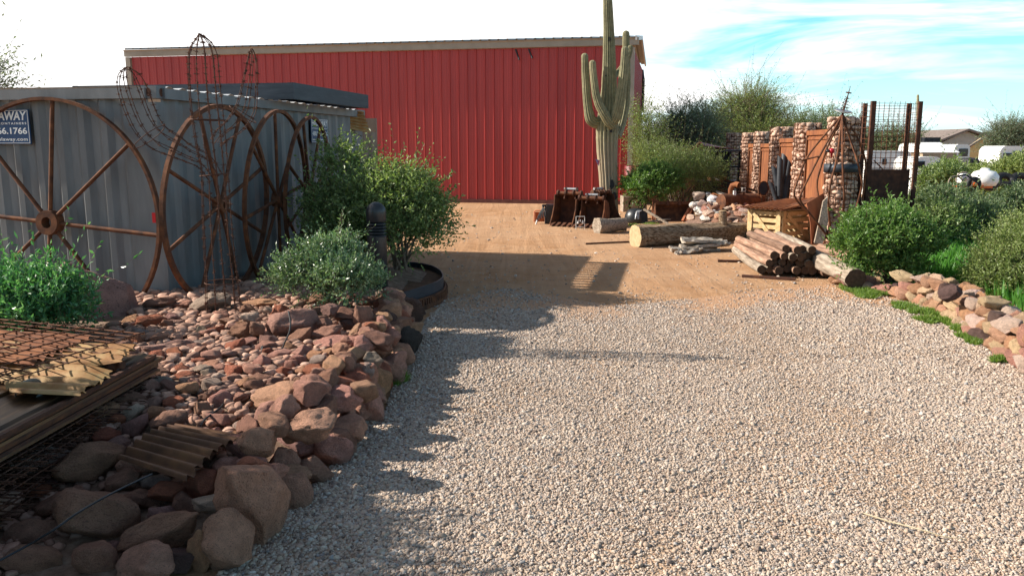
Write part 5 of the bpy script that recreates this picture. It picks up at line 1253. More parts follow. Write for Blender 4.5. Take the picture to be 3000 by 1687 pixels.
def saguaro():
    Y = 22.0; t_ = thing('giant_saguaro', 'giant many armed saguaro cactus standing in front of the red barn', 'cactus', (A(1786, 600, Y)[0], Y, 0))
    k = MB(); rib_tube(k, [(1786, 660, 25, 0), (1785, 575, 24, 0), (1781, 500, 26, 0), (1778, 430, 29, 0), (1779, 370, 31, 0), (1784, 300, 24, 0), (1785, 230, 20, 0), (1785, 160, 17, 0), (1783, 70, 14, 0), (1780, 0, 12.5, 0), (1778, -70, 11, 0), (1778, -110, 9, 0)], Y, 16, .2, 1)
    k.build('trunk', M['saguaro'], t_)
    for i, arm in enumerate([
        [(1765, 352, 13, 0), (1745, 362, 16, -.05), (1730, 352, 15, -.1), (1724, 325, 13, -.1), (1719, 280, 11.5, -.1), (1716, 230, 11, -.1), (1714, 190, 10, -.1), (1713, 166, 9.5, -.1)],
        [(1796, 372, 12, -.3), (1786, 360, 14, -.35), (1772, 338, 13.5, -.4), (1756, 310, 12, -.4), (1746, 280, 11, -.4), (1741, 240, 10, -.4), (1737, 205, 9.5, -.4), (1736, 186, 9, -.4)],
        [(1792, 362, 13, -.3), (1804, 344, 15, -.4), (1814, 310, 14, -.45), (1821, 270, 13.5, -.45), (1827, 220, 13, -.45), (1830, 180, 11, -.45), (1831, 146, 9.5, -.45)],
        [(1808, 400, 12, .2), (1822, 360, 13, .4), (1832, 310, 12, .5), (1836, 250, 11, .5), (1836, 180, 10.5, .5), (1834, 130, 10, .5), (1834, 100, 9.5, .5)],
        [(1800, 224, 7, .1), (1812, 212, 8, .2), (1830, 190, 8, .3), (1842, 165, 8, .3), (1846, 150, 7.5, .3), (1847, 140, 7, .3)]]):
        k = MB(); rib_tube(k, arm, Y, 12, .2, i + 3); k.build('arm', M['saguaro'], t_)
    hole = MB()
    for x, y, rx, ry in ((1788, 383, 10, 6), (1786, 115, 3.5, 7), (1779, 222, 6, 3), (1793, 252, 4, 5), (1793, 540, 7, 14), (1800, 575, 8, 12)):
        c = A(x, y, Y - (.29 if y > 300 else .17)); kk = ppm(c); a = np.linspace(0, 6.283, 13)[:-1]
        hole.prism([(rx / kk * math.cos(q) * (1 + .25 * math.sin(q * 3 + x)), ry / kk * math.sin(q)) for q in a], c + np.array([0, .02, 0]), np.array([1.0, 0, 0]), Z, np.array([0, 1.0, 0]), .1)
    hole.build('hole', M['black'], t_)
    # far one beyond the cage
    Y = 48; t2 = thing('saguaro', 'distant slim saguaro rising behind the tall wire cage', 'cactus', (A(2690, 470, Y)[0], Y, -1.25))
    k = MB(); rib_tube(k, [(2690, 490, 4.5, 0), (2689, 420, 4.5, 0), (2689, 340, 4.2, 0), (2689, 281, 3.6, 0)], Y, 8, .1, 3); k.build('trunk', M['saguaro'], t2)
    k = MB(); rib_tube(k, [(2688, 430, 3, .0), (2693, 420, 4, -.2), (2694, 400, 4, -.2), (2693, 383, 3.2, -.2)], Y, 8, .1, 5); k.build('arm', M['saguaro'], t2)
saguaro()
# ================================================================== stone wall on the right
def stone_wall():
    base = [(2425, 826), (2500, 848), (2600, 868), (2660, 884), (2720, 905), (2780, 945), (2840, 988), (2900, 1030), (2960, 1072), (3020, 1118), (3120, 1190)]
    w_ = np.array([G(x, y, 0) for x, y in base]); L = np.concatenate([[0], np.cumsum(np.linalg.norm(np.diff(w_, axis=0), axis=1))])
    rd = random.Random(4); n = 0
    at = lambda s_: np.array([np.interp(s_, L, w_[:, i]) for i in range(3)])
    lab = {'tan': 'tan stone in the dry stacked wall along the drive', 'orange': 'orange stone in the dry stacked wall along the drive', 'pink': 'pinkish stone in the dry stacked wall along the drive', 'pale': 'pale stone in the dry stacked wall along the drive', 'dark': 'dark grey stone in the dry stacked wall along the drive', 'cream': 'cream stone in the dry stacked wall along the drive'}
    def wall_h(s_):     # rows at this place: low at the far end, a heap, then two to three rows
        f = s_ / L[-1]
        return 1 if f < .2 else 3
    for row in range(4):
        for layer in range(2):
            s_ = rd.uniform(0, .15)
            while s_ < L[-1]:
                wd = rd.uniform(.15, .30) * (1.0 if row < 2 else .9)
                if wall_h(s_) > row:
                    p = at(s_ + wd / 2); q = at(min(L[-1], s_ + wd / 2 + .05)) - p; q /= np.linalg.norm(q) + 1e-9; nrm = np.array([-q[1], q[0], 0]); nrm = nrm if nrm[0] > 0 else -nrm
                    t = rd.choices(['tan', 'orange', 'pink', 'pale', 'dark', 'cream'], [.27, .16, .1, .16, .08, .23])[0]; n += 1
                    hgt = rd.uniform(.11, .17)
                    put_rock(p + nrm * (.06 + layer * .2 + row * .035 + rd.uniform(-.03, .03)) + Z * (.055 + row * .105 + rd.uniform(-.015, .015)), (wd * 1.12, rd.uniform(.17, .25), hgt * 1.15), t, lab[t], t + ' stones of the low stacked wall', ROCKS if wd > .2 else SMALL, math.atan2(q[1], q[0]) + rd.uniform(-.25, .25), (rd.uniform(-.2, .2), rd.uniform(-.25, .25)), n * 3 + 1, 'stone', 'wall_stone')
                s_ += wd * rd.uniform(.82, 1.0)
    for q, t, lb in (((2450, 803, 2560, 842), 'mauve', 'large rounded mauve stone at the far end of the stacked wall'), ((2430, 795, 2480, 822), 'orange', 'orange stone tucked behind the rounded mauve one at the wall end'), ((2755, 835, 2812, 885), 'dark', 'dark leaning stone on top of the heap in the wall'), ((2870, 868, 2950, 910), 'cream', 'large smooth cream stone capping the wall')):
        o = px_rock(*q, t, .05 if 'mauve' in lb or 'orange' in lb else .3, lb, .1)
    print('wall stones', n)
stone_wall()

# ================================================================== gabion pillars and rust panels
def gabion_line():
    r = .29; hg = 2.42
    st = mix_mat('gabion stone', [(.25, (.25, .14, .1)), (.5, (.45, .29, .21)), (.75, (.6, .45, .36))], 6, .9, 0, .5, .01, 40, island=.4)
    rd = random.Random(8); base = []
    for s_ in range(8):
        me = rock_mesh(800 + s_, 2); base.append((np.array([tuple(q.co) for q in me.vertices]), np.array([tuple(q.vertices) for q in me.polygons]))); bpy.data.meshes.remove(me)
    t0 = thing('gabion_pillar', 'x', 'pillar', (0, 0, 0), 0, 'stone filled wire pillars of the yard wall')
    k = MB(); z = .03; i = 0
    while z < hg + .02:
        hrow = rd.uniform(.08, .12); a = rd.uniform(0, 6.28); end = a + 6.28
        while a < end - .1:
            wd = rd.uniform(.1, .17); v, f = base[i % 8]; i += 1; ra = rd.uniform(0, 6.28); zz = z + rd.uniform(-.02, .03)
            if z < hg - .1 or rd.random() < .75:
                q = v * np.array([.07, wd * .56, hrow * .6]); th = rd.uniform(-.4, .4); q = np.stack([q[:, 0], q[:, 1] * math.cos(th) - q[:, 2] * math.sin(th), q[:, 1] * math.sin(th) + q[:, 2] * math.cos(th)], 1)
                am = a + wd / r / 2; rr = r - .055 + rd.uniform(-.02, .015); c_, s2 = math.cos(am), math.sin(am)
                q = np.stack([(q[:, 0] + rr) * c_ - q[:, 1] * s2, (q[:, 0] + rr) * s2 + q[:, 1] * c_, q[:, 2] + zz], 1); k.add(q, f, 0, True)
            a += wd / r
        z += hrow * .95
    for _ in range(14):
        v, f = base[_ % 8]; a = rd.uniform(0, 6.28); rr = r * math.sqrt(rd.random()) * .8; k.add(v * np.array([.1, .085, .06]) + np.array([rr * math.cos(a), rr * math.sin(a), hg - .02]), f, 0, True)
    so_ = k.build('stones', st, t0, 'local'); so_['kind'] = 'stuff'
    MB().cyl((0, 0, 0), (0, 0, hg - .06), r * .72, 20).build('core', M['rust_dark'], t0, 'local')
    w_ = MB(); ang = np.linspace(0, 2 * math.pi, 29)[:-1]
    for zz in np.arange(.02, hg, .1): w_.tube([(r * math.cos(a), r * math.sin(a), zz) for a in ang], .007, 4, closed=True)
    for a in np.linspace(0, 2 * math.pi, 21)[:-1]: w_.tube([(r * 1.012 * math.cos(a), r * 1.012 * math.sin(a), 0), (r * 1.012 * math.cos(a), r * 1.012 * math.sin(a), hg + .03)], .007, 4)
    w_.build('wire_cage', M['rust'], t0, 'local')
    def at_px(px, Y): q = A(px, 540, Y); return np.array([q[0], q[1], 0])
    labs = [(2462, 'tall stone filled wire pillar with a grey band behind the rod cone'), (2357, 'stone filled wire pillar between the two wide rust panels'), (2281, 'stone filled wire pillar behind the bundle of black tubes'), (2226, 'slim stone filled wire pillar between two narrow rust panels'), (2189, 'last stone filled wire pillar at the far end of the rust panels')]
    P = [at_px(px, Y) for (px, _), Y in zip(labs, (15.8, 18.5, 21.2, 23.4, 24.7))]
    for i, (p, (px, l)) in enumerate(zip(P, labs)):
        o = t0 if i == 0 else copy_tree(t0); o.location = p; o.rotation_euler = (0, 0, i * 1.3); o['label'] = l; k_ = (1, .98, .93, .78, .76)[i]; o.scale = (k_, k_, (1, .985, .975, .945, .94)[i])
    b = MB(); b.lathe([(r + .02, 0), (r + .03, 0), (r + .03, .16), (r + .02, .16), (r + .02, 0)], P[0] + Z * 1.42, 28); tag(b.build('metal_band', M['beam'], loc=P[0] + Z * 1.42), 'grey steel band strapped round the tallest front stone pillar', 'metal band')
    plab = ['wide rust orange steel panel next to the rod cone', 'rust orange panel behind the bundle of black tubes', 'narrow rust orange panel, second from the far end of the pillar row', 'narrow rust orange panel at the far end of the pillar row']
    for i in range(4):
        a, b_ = P[i], P[i + 1]; d = (b_ - a) / np.linalg.norm(b_ - a); n = np.array([-d[1], d[0], 0]); n = n if n[0] < 0 else -n
        a2, b2 = a + d * .29 + n * .04, b_ - d * .24 + n * .04; ht = [2.24, 2.1, 1.98, 1.98][i]; Lp = np.linalg.norm(b2 - a2)
        t_ = thing('rust_panel', plab[i], 'panel', (a2 + b2) / 2, 0, 'rust panels between the stone pillars'); m_ = (a2 + b2) / 2
        MB().box(m_ + Z * ht / 2, (Lp, .03, ht), axes=(d, n, Z)).build('plate', M['rust_orange'], t_)
        MB().box(m_ + Z * (ht - .05) + n * .03, (Lp, .05, .1), axes=(d, n, Z)).box(m_ + Z * (ht - .17) + n * .025, (Lp - .2, .03, .05), axes=(d, n, Z)).build('top_rail', M['rust_orange'], t_)
        for e, s_ in ((a2, 1), (b2, -1)): MB().box(e + d * s_ * .05 + n * .032 + Z * (ht - .1) / 2, (.09, .04, ht - .1), axes=(d, n, Z)).build('side_rail', M['rust'], t_)
    # dim pillar stub further left, behind the rack
    o = copy_tree(t0); p = A(2145, 560, 31); o.location = (p[0], 31, -.05); o['label'] = 'shaded stone filled pillar behind the dark storage rack'
    return P
PIL = gabion_line()

# ================================================================== tall wire cage
def wire_cage():
    c = G(2605, 692, 0); c = np.array([c[0], c[1], 0.0]); Yc = c[1]; k0 = ppm(c + Z * 1.3); rad = 74 / k0; top = A(2600, 300, Yc)[2]
    t_ = thing('wire_cage', 'tall open rusty cage of four steel channel posts and wire mesh', 'cage', c)
    corners = []
    for px, dy in ((2528, .42), (2552, -.5), (2656, .5), (2688, -.35)):
        d = ray(px, 430); y = Yc + dy; corners.append(np.array([d[0] / d[1] * y, y, 0]))
    for q, w_ in zip(corners, (.075, .085, .085, .075)):
        m = MB(); m.box(q + Z * top / 2, (w_, .012, top)); m.box(q + np.array([-w_ / 2, .025, top / 2]), (.012, .05, top)); m.box(q + np.array([w_ / 2, .025, top / 2]), (.012, .05, top)); m.build('post', M['rust_dark'], t_)
    def face(a, b_, bulge, z0, z1, name, sp=.105):
        d = b_ - a; L = np.linalg.norm(d); n = np.array([d[1], -d[0], 0]) / L; k = MB(); m = max(2, int(L / sp))
        pt = lambda u, z: a + d * u + n * bulge * math.sin(math.pi * u) + Z * z
        for i in range(m + 1): k.tube([pt(i / m, z0), pt(i / m, z1)], .0045, 4)
        for z in np.arange(z0, z1 + .01, sp * 1.05): k.tube([pt(u, z) for u in np.linspace(0, 1, 9)], .0045, 4)
        k.build(name, M['rust'], t_)
    bl, fl, br, fr = corners
    face(fl, fr, .0, 1.45, top, 'front_mesh'); face(bl, fl, .16, .3, top, 'side_mesh'); face(fr, br, .12, .3, top, 'side_mesh'); face(br, bl, .05, 1.0, top - .02, 'back_mesh')
    MB().beam(fl + Z * .72 + np.array([0, .25, 0]), fr + Z * .72 + np.array([0, .25, 0]), .01, 1.42).build('back_plate', M['rust_dark'], t_)
    for p, q in (((2560, 470), (2600, 510)), ((2590, 540), (2650, 508)), ((2590, 570), (2670, 520)), ((2555, 536), (2592, 536))):
        MB().tube([A(*p, Yc - .2), A(*q, Yc + .1)], .012, 6).build('brace', M['rust'], t_)
wire_cage()

# ================================================================== leaning cone of rods with a spire
def rod_cone():
    hub = G(2439, 712, .12); Yh = hub[1]; ap = A(2468, 336, Yh + .3)
    t_ = thing('rod_cone', 'rusty cone of bent rods with a disc and a spiral spire on its tip', 'sculpture', [hub[0], hub[1], 0])
    rods = [[(2363, 457, -.1), (2340, 520, -.3), (2325, 563, -.4), (2331, 586, -.3), (2390, 645, -.1)], [(2398, 463, -.3), (2372, 515, -.4), (2342, 575, -.5), (2345, 592, -.4), (2392, 650, -.2)], [(2452, 470, -.5), (2432, 540, -.5), (2426, 605, -.4), (2434, 680, -.1)],
            [(2468, 470, -.6), (2474, 578, -.55), (2468, 640, -.3)], [(2512, 472, -.3), (2528, 540, -.2), (2500, 640, 0)], [(2515, 405, .2), (2540, 480, .4), (2520, 640, .3)], [(2420, 440, .3), (2390, 540, .5), (2415, 660, .3)]]
    for r_ in rods:
        pts = [ap] + [A(x, y, Yh + dy) for x, y, dy in r_] + [hub]; pts = np.array(pts); t = np.linspace(0, len(pts) - 1, 40); q = np.stack([np.interp(t, np.arange(len(pts)), pts[:, i]) for i in range(3)], 1)
        for _ in range(5): q[1:-1] = (q[:-2] + 2 * q[1:-1] + q[2:]) / 4
        MB().tube(q, .019, 7).build('rod', M['rust'], t_)
    for x, y, dy in ((2396, 728, -.4), (2416, 733, -.5), (2486, 752, -.7), (2474, 672, .5), (2388, 668, .1), (2484, 690, -.1), (2436, 655, .4)):
        e = A(x, y, Yh + dy); e[2] = max(e[2], .01); MB().tube([hub, e], .017, 7).build('foot_rod', M['rust'], t_)
    MB().tube([A(2368, 462, Yh - .1), A(2350, 470, Yh - .15), A(2398, 458, Yh - .3)], .016, 6).build('tie_rod', M['rust'], t_)
    tip = A(2492, 252, Yh + .35); d = tip - ap; L = np.linalg.norm(d); d /= L; x = np.cross(d, (0, 1, 0)); x /= np.linalg.norm(x); y = np.cross(d, x)
    dc = ap + d * L * .1; a = np.linspace(0, 6.283, 33)[:-1]; k0 = ppm(ap); rr = 24 / k0; dn = np.array([.12, -.25, 1.0]); dn /= np.linalg.norm(dn); dx = np.cross(dn, (0, 1, 0)); dx /= np.linalg.norm(dx); dy = np.cross(dn, dx)
    MB().prism([(rr * math.cos(q), rr * math.sin(q)) for q in a], dc, dx, dy, dn, .02).build('disc', M['galv'], t_)
    MB().tube([ap, ap + d * L * .5, tip], [.02, .014, .004], 7).build('spire', M['rust_dark'], t_)
    MB().tube([ap + d * L * s_ + (x * math.cos(s_ * 60) + y * math.sin(s_ * 60)) * .055 * (1.25 - s_) for s_ in np.linspace(.18, .62, 70)], .007, 5).build('spiral', M['rust_dark'], t_)
    c = ap + d * L * .76; MB().tube([c + (dx * math.cos(q) + dy * math.sin(q)) * .05 for q in a], .008, 5, closed=True).build('ring', M['rust_dark'], t_)
    MB().tube([c - dx * .05, c + dx * .05], .005, 5).build('ring_bar', M['rust_dark'], t_)
rod_cone()
hook = A(2437, 442, 15.1)
hk = thing('red_lantern', 'small red lantern hanging on the rust panel beside the rod cone', 'lantern', hook)
MB().lathe([(.0, .05), (.04, .04), (.052, 0), (.04, -.04), (.024, -.05), (.012, -.11), (0, -.13)], hook, 14).build('shade', mix_mat('red enamel', [(.4, (.3, .01, .02)), (.6, (.4, .015, .025))], 6, .3, 0, 0), hk)
MB().lathe([(0, .02), (.04, .015), (.045, -.02), (0, -.03)], hook - V * .07, 12).build('lens', M['black_paint'], hk)

# ================================================================== crate with corrugated lid
def crate():
    Yc = G(2285, 716, 0)[1]; c = G(2285.5, 716, 0); k0 = ppm(c); hgt = A(2285, 620, Yc)[2]
    l = A(2191, 680, Yc + .62); l[2] = 0; r = A(2378, 680, Yc + .6); r[2] = 0; c[2] = 0
    e1 = (l - c); L1 = np.linalg.norm(e1); e1 /= L1; e2 = (r - c); L2 = np.linalg.norm(e2); e2 /= L2
    n1 = np.array([e1[1], -e1[0], 0]); n1 = n1 if np.dot(n1, c - r) > 0 else -n1; n2 = np.array([e2[1], -e2[0], 0]); n2 = n2 if np.dot(n2, c - l) > 0 else -n2
    t_ = thing('wooden_crate', 'pale slatted wooden crate with diagonal braces under a corrugated lid', 'crate', c)
    def side(o, d, n, L):
        for i in range(5):
            z = .06 + i * (hgt - .12) / 4; MB().box(o + d * L / 2 + Z * z, (L, .02, .08), axes=(d, n, Z)).build('slat', M['pine'], t_)
        for s_ in (.055, L - .055): MB().box(o + d * s_ + n * .022 + Z * hgt / 2, (.1, .02, hgt), axes=(d, n, Z)).build('upright', M['pine'], t_)
        p, q = o + d * .12 + n * .022 + Z * (hgt - .05), o + d * (L - .12) + n * .022 + Z * .05; dd = q - p; Ld = np.linalg.norm(dd); dd /= Ld
        MB().box((p + q) / 2, (Ld * .93, .018, .08), axes=(dd, n, np.cross(dd, n))).build('brace', M['pine'], t_)
    side(l, -e1, n1, L1); side(c, e2, n2, L2); side(r, (l - c) / L1, -n1 * 0 + np.array([e2[1], -e2[0], 0]) * 0 - n1, L1); side(l, e2, -n2, L2)
    MB().box(c + e1 * L1 / 2 + e2 * L2 / 2 + Z * .03, (L1 - .06, L2 - .06, .03), axes=(e1, e2, Z)).build('floor', M['pine'], t_)
    lid = thing('corrugated_roofing', 'rusty orange corrugated sheets laid as a lid over the wooden crate', 'metal sheet', c + Z * hgt)
    p00 = c + Z * (hgt + .05) + n1 * .08 + n2 * .05; g = []
    for i in range(90):
        q = i / 89; s_ = p00 + e1 * (q * (L1 + .25) - .12)
        g.append([s_ + e2 * (a - .1) + Z * (.02 * math.sin(q * 2 * math.pi * 9) + .07 * a + .05 * a * (1 - q)) for a in np.linspace(0, L2 + .4, 6)])
    MB().sheet(np.array(g), .003).build('upper_sheet', M['rust_orange'], lid)
    MB().box(c + e1 * L1 / 2 + e2 * L2 / 2 + Z * (hgt + .02), (L1 + .1, L2 + .1, .02), axes=(e1, e2, Z)).build('lower_board', M['wood_grey'], lid)
    p, q = A(2300, 612, Yc - .05), A(2392, 580, Yc + .5); d = (q - p); d /= np.linalg.norm(d)
    MB().box((p + q) / 2, (np.linalg.norm(q - p), .22, .018), axes=(d, np.cross(Z, d), np.cross(d, np.cross(Z, d)))).build('bent_flap', M['rust'], lid)
    return c, e1, e2
crate()
def lean_plates():
    Y = 15.5; k = MB(); a, b_, c, d = A(2362, 596, Y), A(2412, 566, Y + .3), A(2420, 700, Y + .1), A(2376, 715, Y - .2)
    g = [[a * (1 - u) + b_ * u, (a * .5 + d * .5) * (1 - u) + (b_ * .5 + c * .5) * u + np.array([.02, -.02, 0]), d * (1 - u) + c * u] for u in np.linspace(0, 1, 6)]
    tag(k.sheet(np.array(g), .01).build('rusty_plate', M['rust_red'], loc=d), 'flaking red rust plate leaning behind the wooden crate', 'metal plate')
    p = [(2386, 712), (2402, 640), (2412, 590), (2430, 572), (2428, 640), (2416, 700), (2408, 715)]; q = [A(x, y, 15.15 + (715 - y) * .002) for x, y in p]; k = MB(); n = len(q); w_ = [x + np.array([.03, .12, 0]) for x in q]
    k.add(q + w_, [tuple(range(n)), tuple(range(n, 2 * n))[::-1]] + [(i, (i + 1) % n, n + (i + 1) % n, n + i) for i in range(n)])
    tag(k.build('wood_slab', M['wood_grey'], loc=q[0]), 'twisted grey driftwood slab standing beside the rod cone', 'wood slab')
lean_plates()

# ================================================================== logs and posts
def log_mesh(mb, p, q, r0, r1, seed, wob=.12, n=26, m=22):
    p, q = np.array(p, float), np.array(q, float); d = q - p; L = np.linalg.norm(d); d /= L; x = np.cross(d, Z); x /= np.linalg.norm(x); y = np.cross(x, d); vs = []
    ang = np.arange(n) * 2 * math.pi / n
    for i in range(m):
        t = i / (m - 1); r = r0 * (1 - t) + r1 * t
        rr = np.array([r * (1 + wob * mnoise.noise((math.cos(a) * 1.3 + seed, math.sin(a) * 1.3, t * L * 1.2)) + wob * .45 * mnoise.noise((math.cos(a) * 4 + seed, math.sin(a) * 4, t * L * 1.5))) for a in ang])
        c = p + d * L * t + x * .04 * L * mnoise.noise((t * 1.5, seed, 0)) * (wob / .12); vs.append(c + np.cos(ang)[:, None] * rr[:, None] * x + np.sin(ang)[:, None] * rr[:, None] * y)
    v = np.concatenate(vs); k = np.arange(n); k2 = (k + 1) % n
    mb.add(v, np.concatenate([np.stack([i * n + k, i * n + k2, (i + 1) * n + k2, (i + 1) * n + k], 1) for i in range(m - 1)]), 0, True)
    mb.add(np.concatenate([vs[0], [p]]), [(j, n, (j + 1) % n) for j in range(n)], 1); mb.add(np.concatenate([vs[-1], [vs[-1].mean(0)]]), [((j + 1) % n, n, j) for j in range(n)], 1)
def logs():
    p = G(1860, 723, 0); q = G(2195, 702, 0); r0, r1 = .215, .185; p[2] = r0 * .93; q[2] = r1 * .95
    t_ = thing('fallen_trunk', 'long barked tree trunk with a sawn end and a branch stub lying in the yard', 'log', (p + q) / 2)
    k = MB(); log_mesh(k, p, q, r0, r1, 3, .24, 40, 44); k.build('trunk', [M['bark'], M['wood_cut']], t_)
    s_ = A(2118, 660, p[1] + (q[1] - p[1]) * .75); e = A(2117, 617, s_[1]); k = MB(); log_mesh(k, s_, e, .085, .072, 8, .1, 18, 8); k.build('branch_stub', [M['bark'], M['wood_cut']], t_)
    k = MB(); p, q = A(1748, 660, 18.2), A(1830, 645, 18.6); p[2] = .16; q[2] = .17; log_mesh(k, p, q, .19, .165, 12, .35, 6, 8)
    tag(k.build('log_block', [M['wood_grey'], M['wood_grey']], loc=(p + q) / 2), 'short split block of grey timber in front of the digger buckets', 'log')
    p, q = G(1716, 717, 0), G(1850, 711, 0); tag(MB().tube([p + Z * .02, (p + q) / 2 + Z * .022, q + Z * .02], .018, 7).build('iron_bar', M['rust_dark'], loc=p), 'thin dark iron bar on the dirt beside the sawn trunk end', 'bar')
    # grey bark slabs
    t_ = None; rd = random.Random(6)
    lab = ['broad curled slab of grey bark on top of its pile', 'grey bark slab in the middle of its pile', 'long thin grey bark slab at the bottom of its pile', 'small grey bark slab poking out in front of the pile']
    for i, (x0, y0, x1, y1, z) in enumerate(((1995, 694, 2128, 720, .17), (1990, 708, 2140, 732, .1), (1960, 722, 2110, 742, .03), (1975, 732, 2060, 744, .03))):
        Y = G((x0 + x1) / 2, (y0 + y1) / 2, z)[1]; c = A((x0 + x1) / 2, (y0 + y1) / 2, Y); k0 = ppm(c); w_ = (x1 - x0) / k0; dp = .5 - .1 * i; g = []
        for u in np.linspace(-1, 1, 22):
            row = []
            for v_ in np.linspace(-1, 1, 9):
                ed = 1 - .18 * abs(mnoise.noise((u * 2, v_ * 3, i * 5))) ; zz = .05 * (v_ ** 2) + .035 * mnoise.noise((u * 2.2, v_ * 2, i * 9 + 3)) + .03 * u * (1 if i % 2 else -1) + .012 * mnoise.noise((u * 9, v_ * 7, i))
                row.append(c + np.array([u * w_ / 2 * ed, v_ * dp / 2 * (1 - .35 * u * u) * ed + .12 * u, zz]))
            g.append(row)
        tag(MB().sheet(np.array(g), .05).build('bark_slab', mix_mat('pale grey bark', [(.34, (.12, .09, .07)), (.48, (.36, .3, .24)), (.68, (.55, .48, .4))], 10, .95, 0, .9, .02, 14, cscale=(.6, 3, 3)), loc=c), lab[i], 'bark slab')
logs()
def posts():
    rd = random.Random(15); r = .058
    red_lab = 'red brown fence post in the lower pile beside the crate'; n = 0
    x_f, y_f = G(2215, 812, 0)[:2]; dirv = np.array([G(2143, 752, 0)[0] - G(2235, 814, 0)[0], G(2143, 752, 0)[1] - G(2235, 814, 0)[1], 0]); L = np.linalg.norm(dirv); dirv /= L; side = np.array([dirv[1], -dirv[0], 0]); side = side if side[0] > 0 else -side
    start = G(2235, 812, 0); start[2] = 0
    rows = [(0, 11), (.5, 9), (1.4, 7), (2.8, 4)]
    tone = {'wood_red': ('red brown round fence post in the stacked pile', 'red brown fence posts in the pile'), 'wood_grey': ('grey weathered round fence post in the stacked pile', 'grey fence posts in the pile')}
    for ri, (off, cnt) in enumerate(rows):
        for i in range(cnt):
            rr = r * rd.uniform(.85, 1.12); s_ = (off + i) * r * 2.06 + rd.uniform(-.01, .01); jit = rd.uniform(-.12, .12) - (0.25 if ri == 0 and i > 6 else 0)
            z = .05 + r + ri * r * 1.74 + rd.uniform(-.005, .01); yaw = rd.uniform(-.02, .02) + (.03 * (i - cnt / 2) / cnt)
            d = dirv * math.cos(yaw) + side * math.sin(yaw); p = start + side * s_ + dirv * jit + Z * z; q = p + d * (L * rd.uniform(.92, 1.05)) + Z * rd.uniform(-.02, .03)
            mat = 'wood_red' if rd.random() < .62 else 'wood_grey'; k = MB(); m_ = (p + q) / 2
            # built along its own y axis so that the grain follows it
            log_mesh(k, (0, -np.linalg.norm(q - p) / 2, 0), (0, np.linalg.norm(q - p) / 2, 0), rr, rr * rd.uniform(.9, 1.05), rd.uniform(0, 90), .09, 14, 6)
            o = k.build('fence_post', [M[mat], M['wood_end']], None); o.location = m_; dd = q - p; o.rotation_euler = Vector(dd).to_track_quat('Y', 'Z').to_euler()
            tag(o, tone[mat][0], 'fence post', tone[mat][1]); n += 1
    for x0, y0, x1, y1, l in ((2103, 764, 2300, 768, 'dark flat bearer sticking out under the far end of the post pile'), (2174, 808, 2330, 818, 'dark flat bearer sticking out under the near end of the post pile')):
        p, q = G(x0, y0, .02), G(x1, y1, .02); tag(MB().beam(p, q, .07, .035).build('bearer', M['rust_dark'], loc=(p + q) / 2), l, 'timber')
    k = MB(); p, q = A(2508, 800, 10.7), A(2372, 742, 12.4); p[2], q[2] = .18, .26; log_mesh(k, p, q, .135, .12, 33, .16, 22, 24); o = k.build('grey_log', [M['wood_grey'], M['wood_end']], loc=(p + q) / 2); tag(o, 'thick hollow grey log lying beside the fence posts by the green bush', 'log')
    for i, (x0, y0, x1, y1, rr, l) in enumerate(((2490, 752, 2400, 722, .05, 'short red post lying behind the grey log'), (2470, 745, 2385, 728, .05, 'short post end showing above the grey log'))):
        k = MB(); p, q = A(x0, y0, 12.1 + i * .2), A(x1, y1, 13.3); log_mesh(k, p, q, rr, rr, 50 + i, .08, 12, 6); tag(k.build('short_post', [M['wood_red'], M['wood_end']], loc=p), l, 'fence post')
    print('posts', n)
posts()

# ================================================================== digger buckets and attachments
def bucket(label, loc, rz, wd, ht, dp, teeth=5, tilt=0.0, group=None):
    t_ = thing('digger_bucket', label, 'digger bucket', loc, rz, group)
    prof = [(0, .0), (.5 * dp, .0), (.85 * dp, .12 * ht), (1.0 * dp, .38 * ht), (.96 * dp, .66 * ht), (.8 * dp, .9 * ht), (.55 * dp, 1.0 * ht)]
    side = prof + [(.42 * dp, .98 * ht), (.38 * dp, .62 * ht), (.22 * dp, .3 * ht)]
    ex, ey = np.array([0, 1.0, 0]), Z
    for s_ in (-1, 1): MB().prism(side, np.array([s_ * wd / 2 - (.012 if s_ > 0 else -.012 + .024), 0, .03]), ex, ey, np.array([1.0, 0, 0]), .024).build('side_plate', M['rust'], t_, 'local')
    g = np.array([[np.array([x, y, z + .03]) for y, z in prof] for x in (-wd / 2 + .012, wd / 2 - .012)]); MB().sheet(g, .018).build('shell', M['rust_dark'], t_, 'local')
    for i in range(teeth):
        x = -wd / 2 + wd * (i + .5) / teeth; w_ = wd / teeth * .3
        MB().add([(x - w_, .12, .02), (x + w_, .12, .02), (x + w_, .12, .09), (x - w_, .12, .09), (x - w_ * .5, -.13, .02), (x + w_ * .5, -.13, .02)], [(0, 1, 2, 3), (0, 4, 5, 1), (3, 2, 5, 4), (0, 3, 4), (1, 5, 2)]).build('tooth', M['rust'], t_, 'local')
    z = ht + .06; MB().cyl((-wd * .46, .56 * dp, z), (wd * .46, .56 * dp, z), .045, 12).build('hinge_pin', M['rust'], t_, 'local')
    for x in (-.42, -.14, .14, .42): MB().tube([(x * wd - .02, .56 * dp, z), (x * wd + .02, .56 * dp, z)], .075, 14).build('hinge_ear', M['rust_dark'], t_, 'local')
    for x in (-.2, .2): MB().prism([(.5 * dp, ht * .9), (.62 * dp, ht * 1.28), (.75 * dp, ht * 1.28), (.86 * dp, ht * .85)], np.array([x * wd, 0, 0]), ex, ey, np.array([1.0, 0, 0]), .025).build('lug', M['rust_dark'], t_, 'local')
    MB().cyl((-wd * .24, .68 * dp, ht * 1.22), (wd * .24, .68 * dp, ht * 1.22), .035, 10).build('upper_pin', M['galv'], t_, 'local')
    t_.rotation_euler = (tilt, 0, rz); return t_
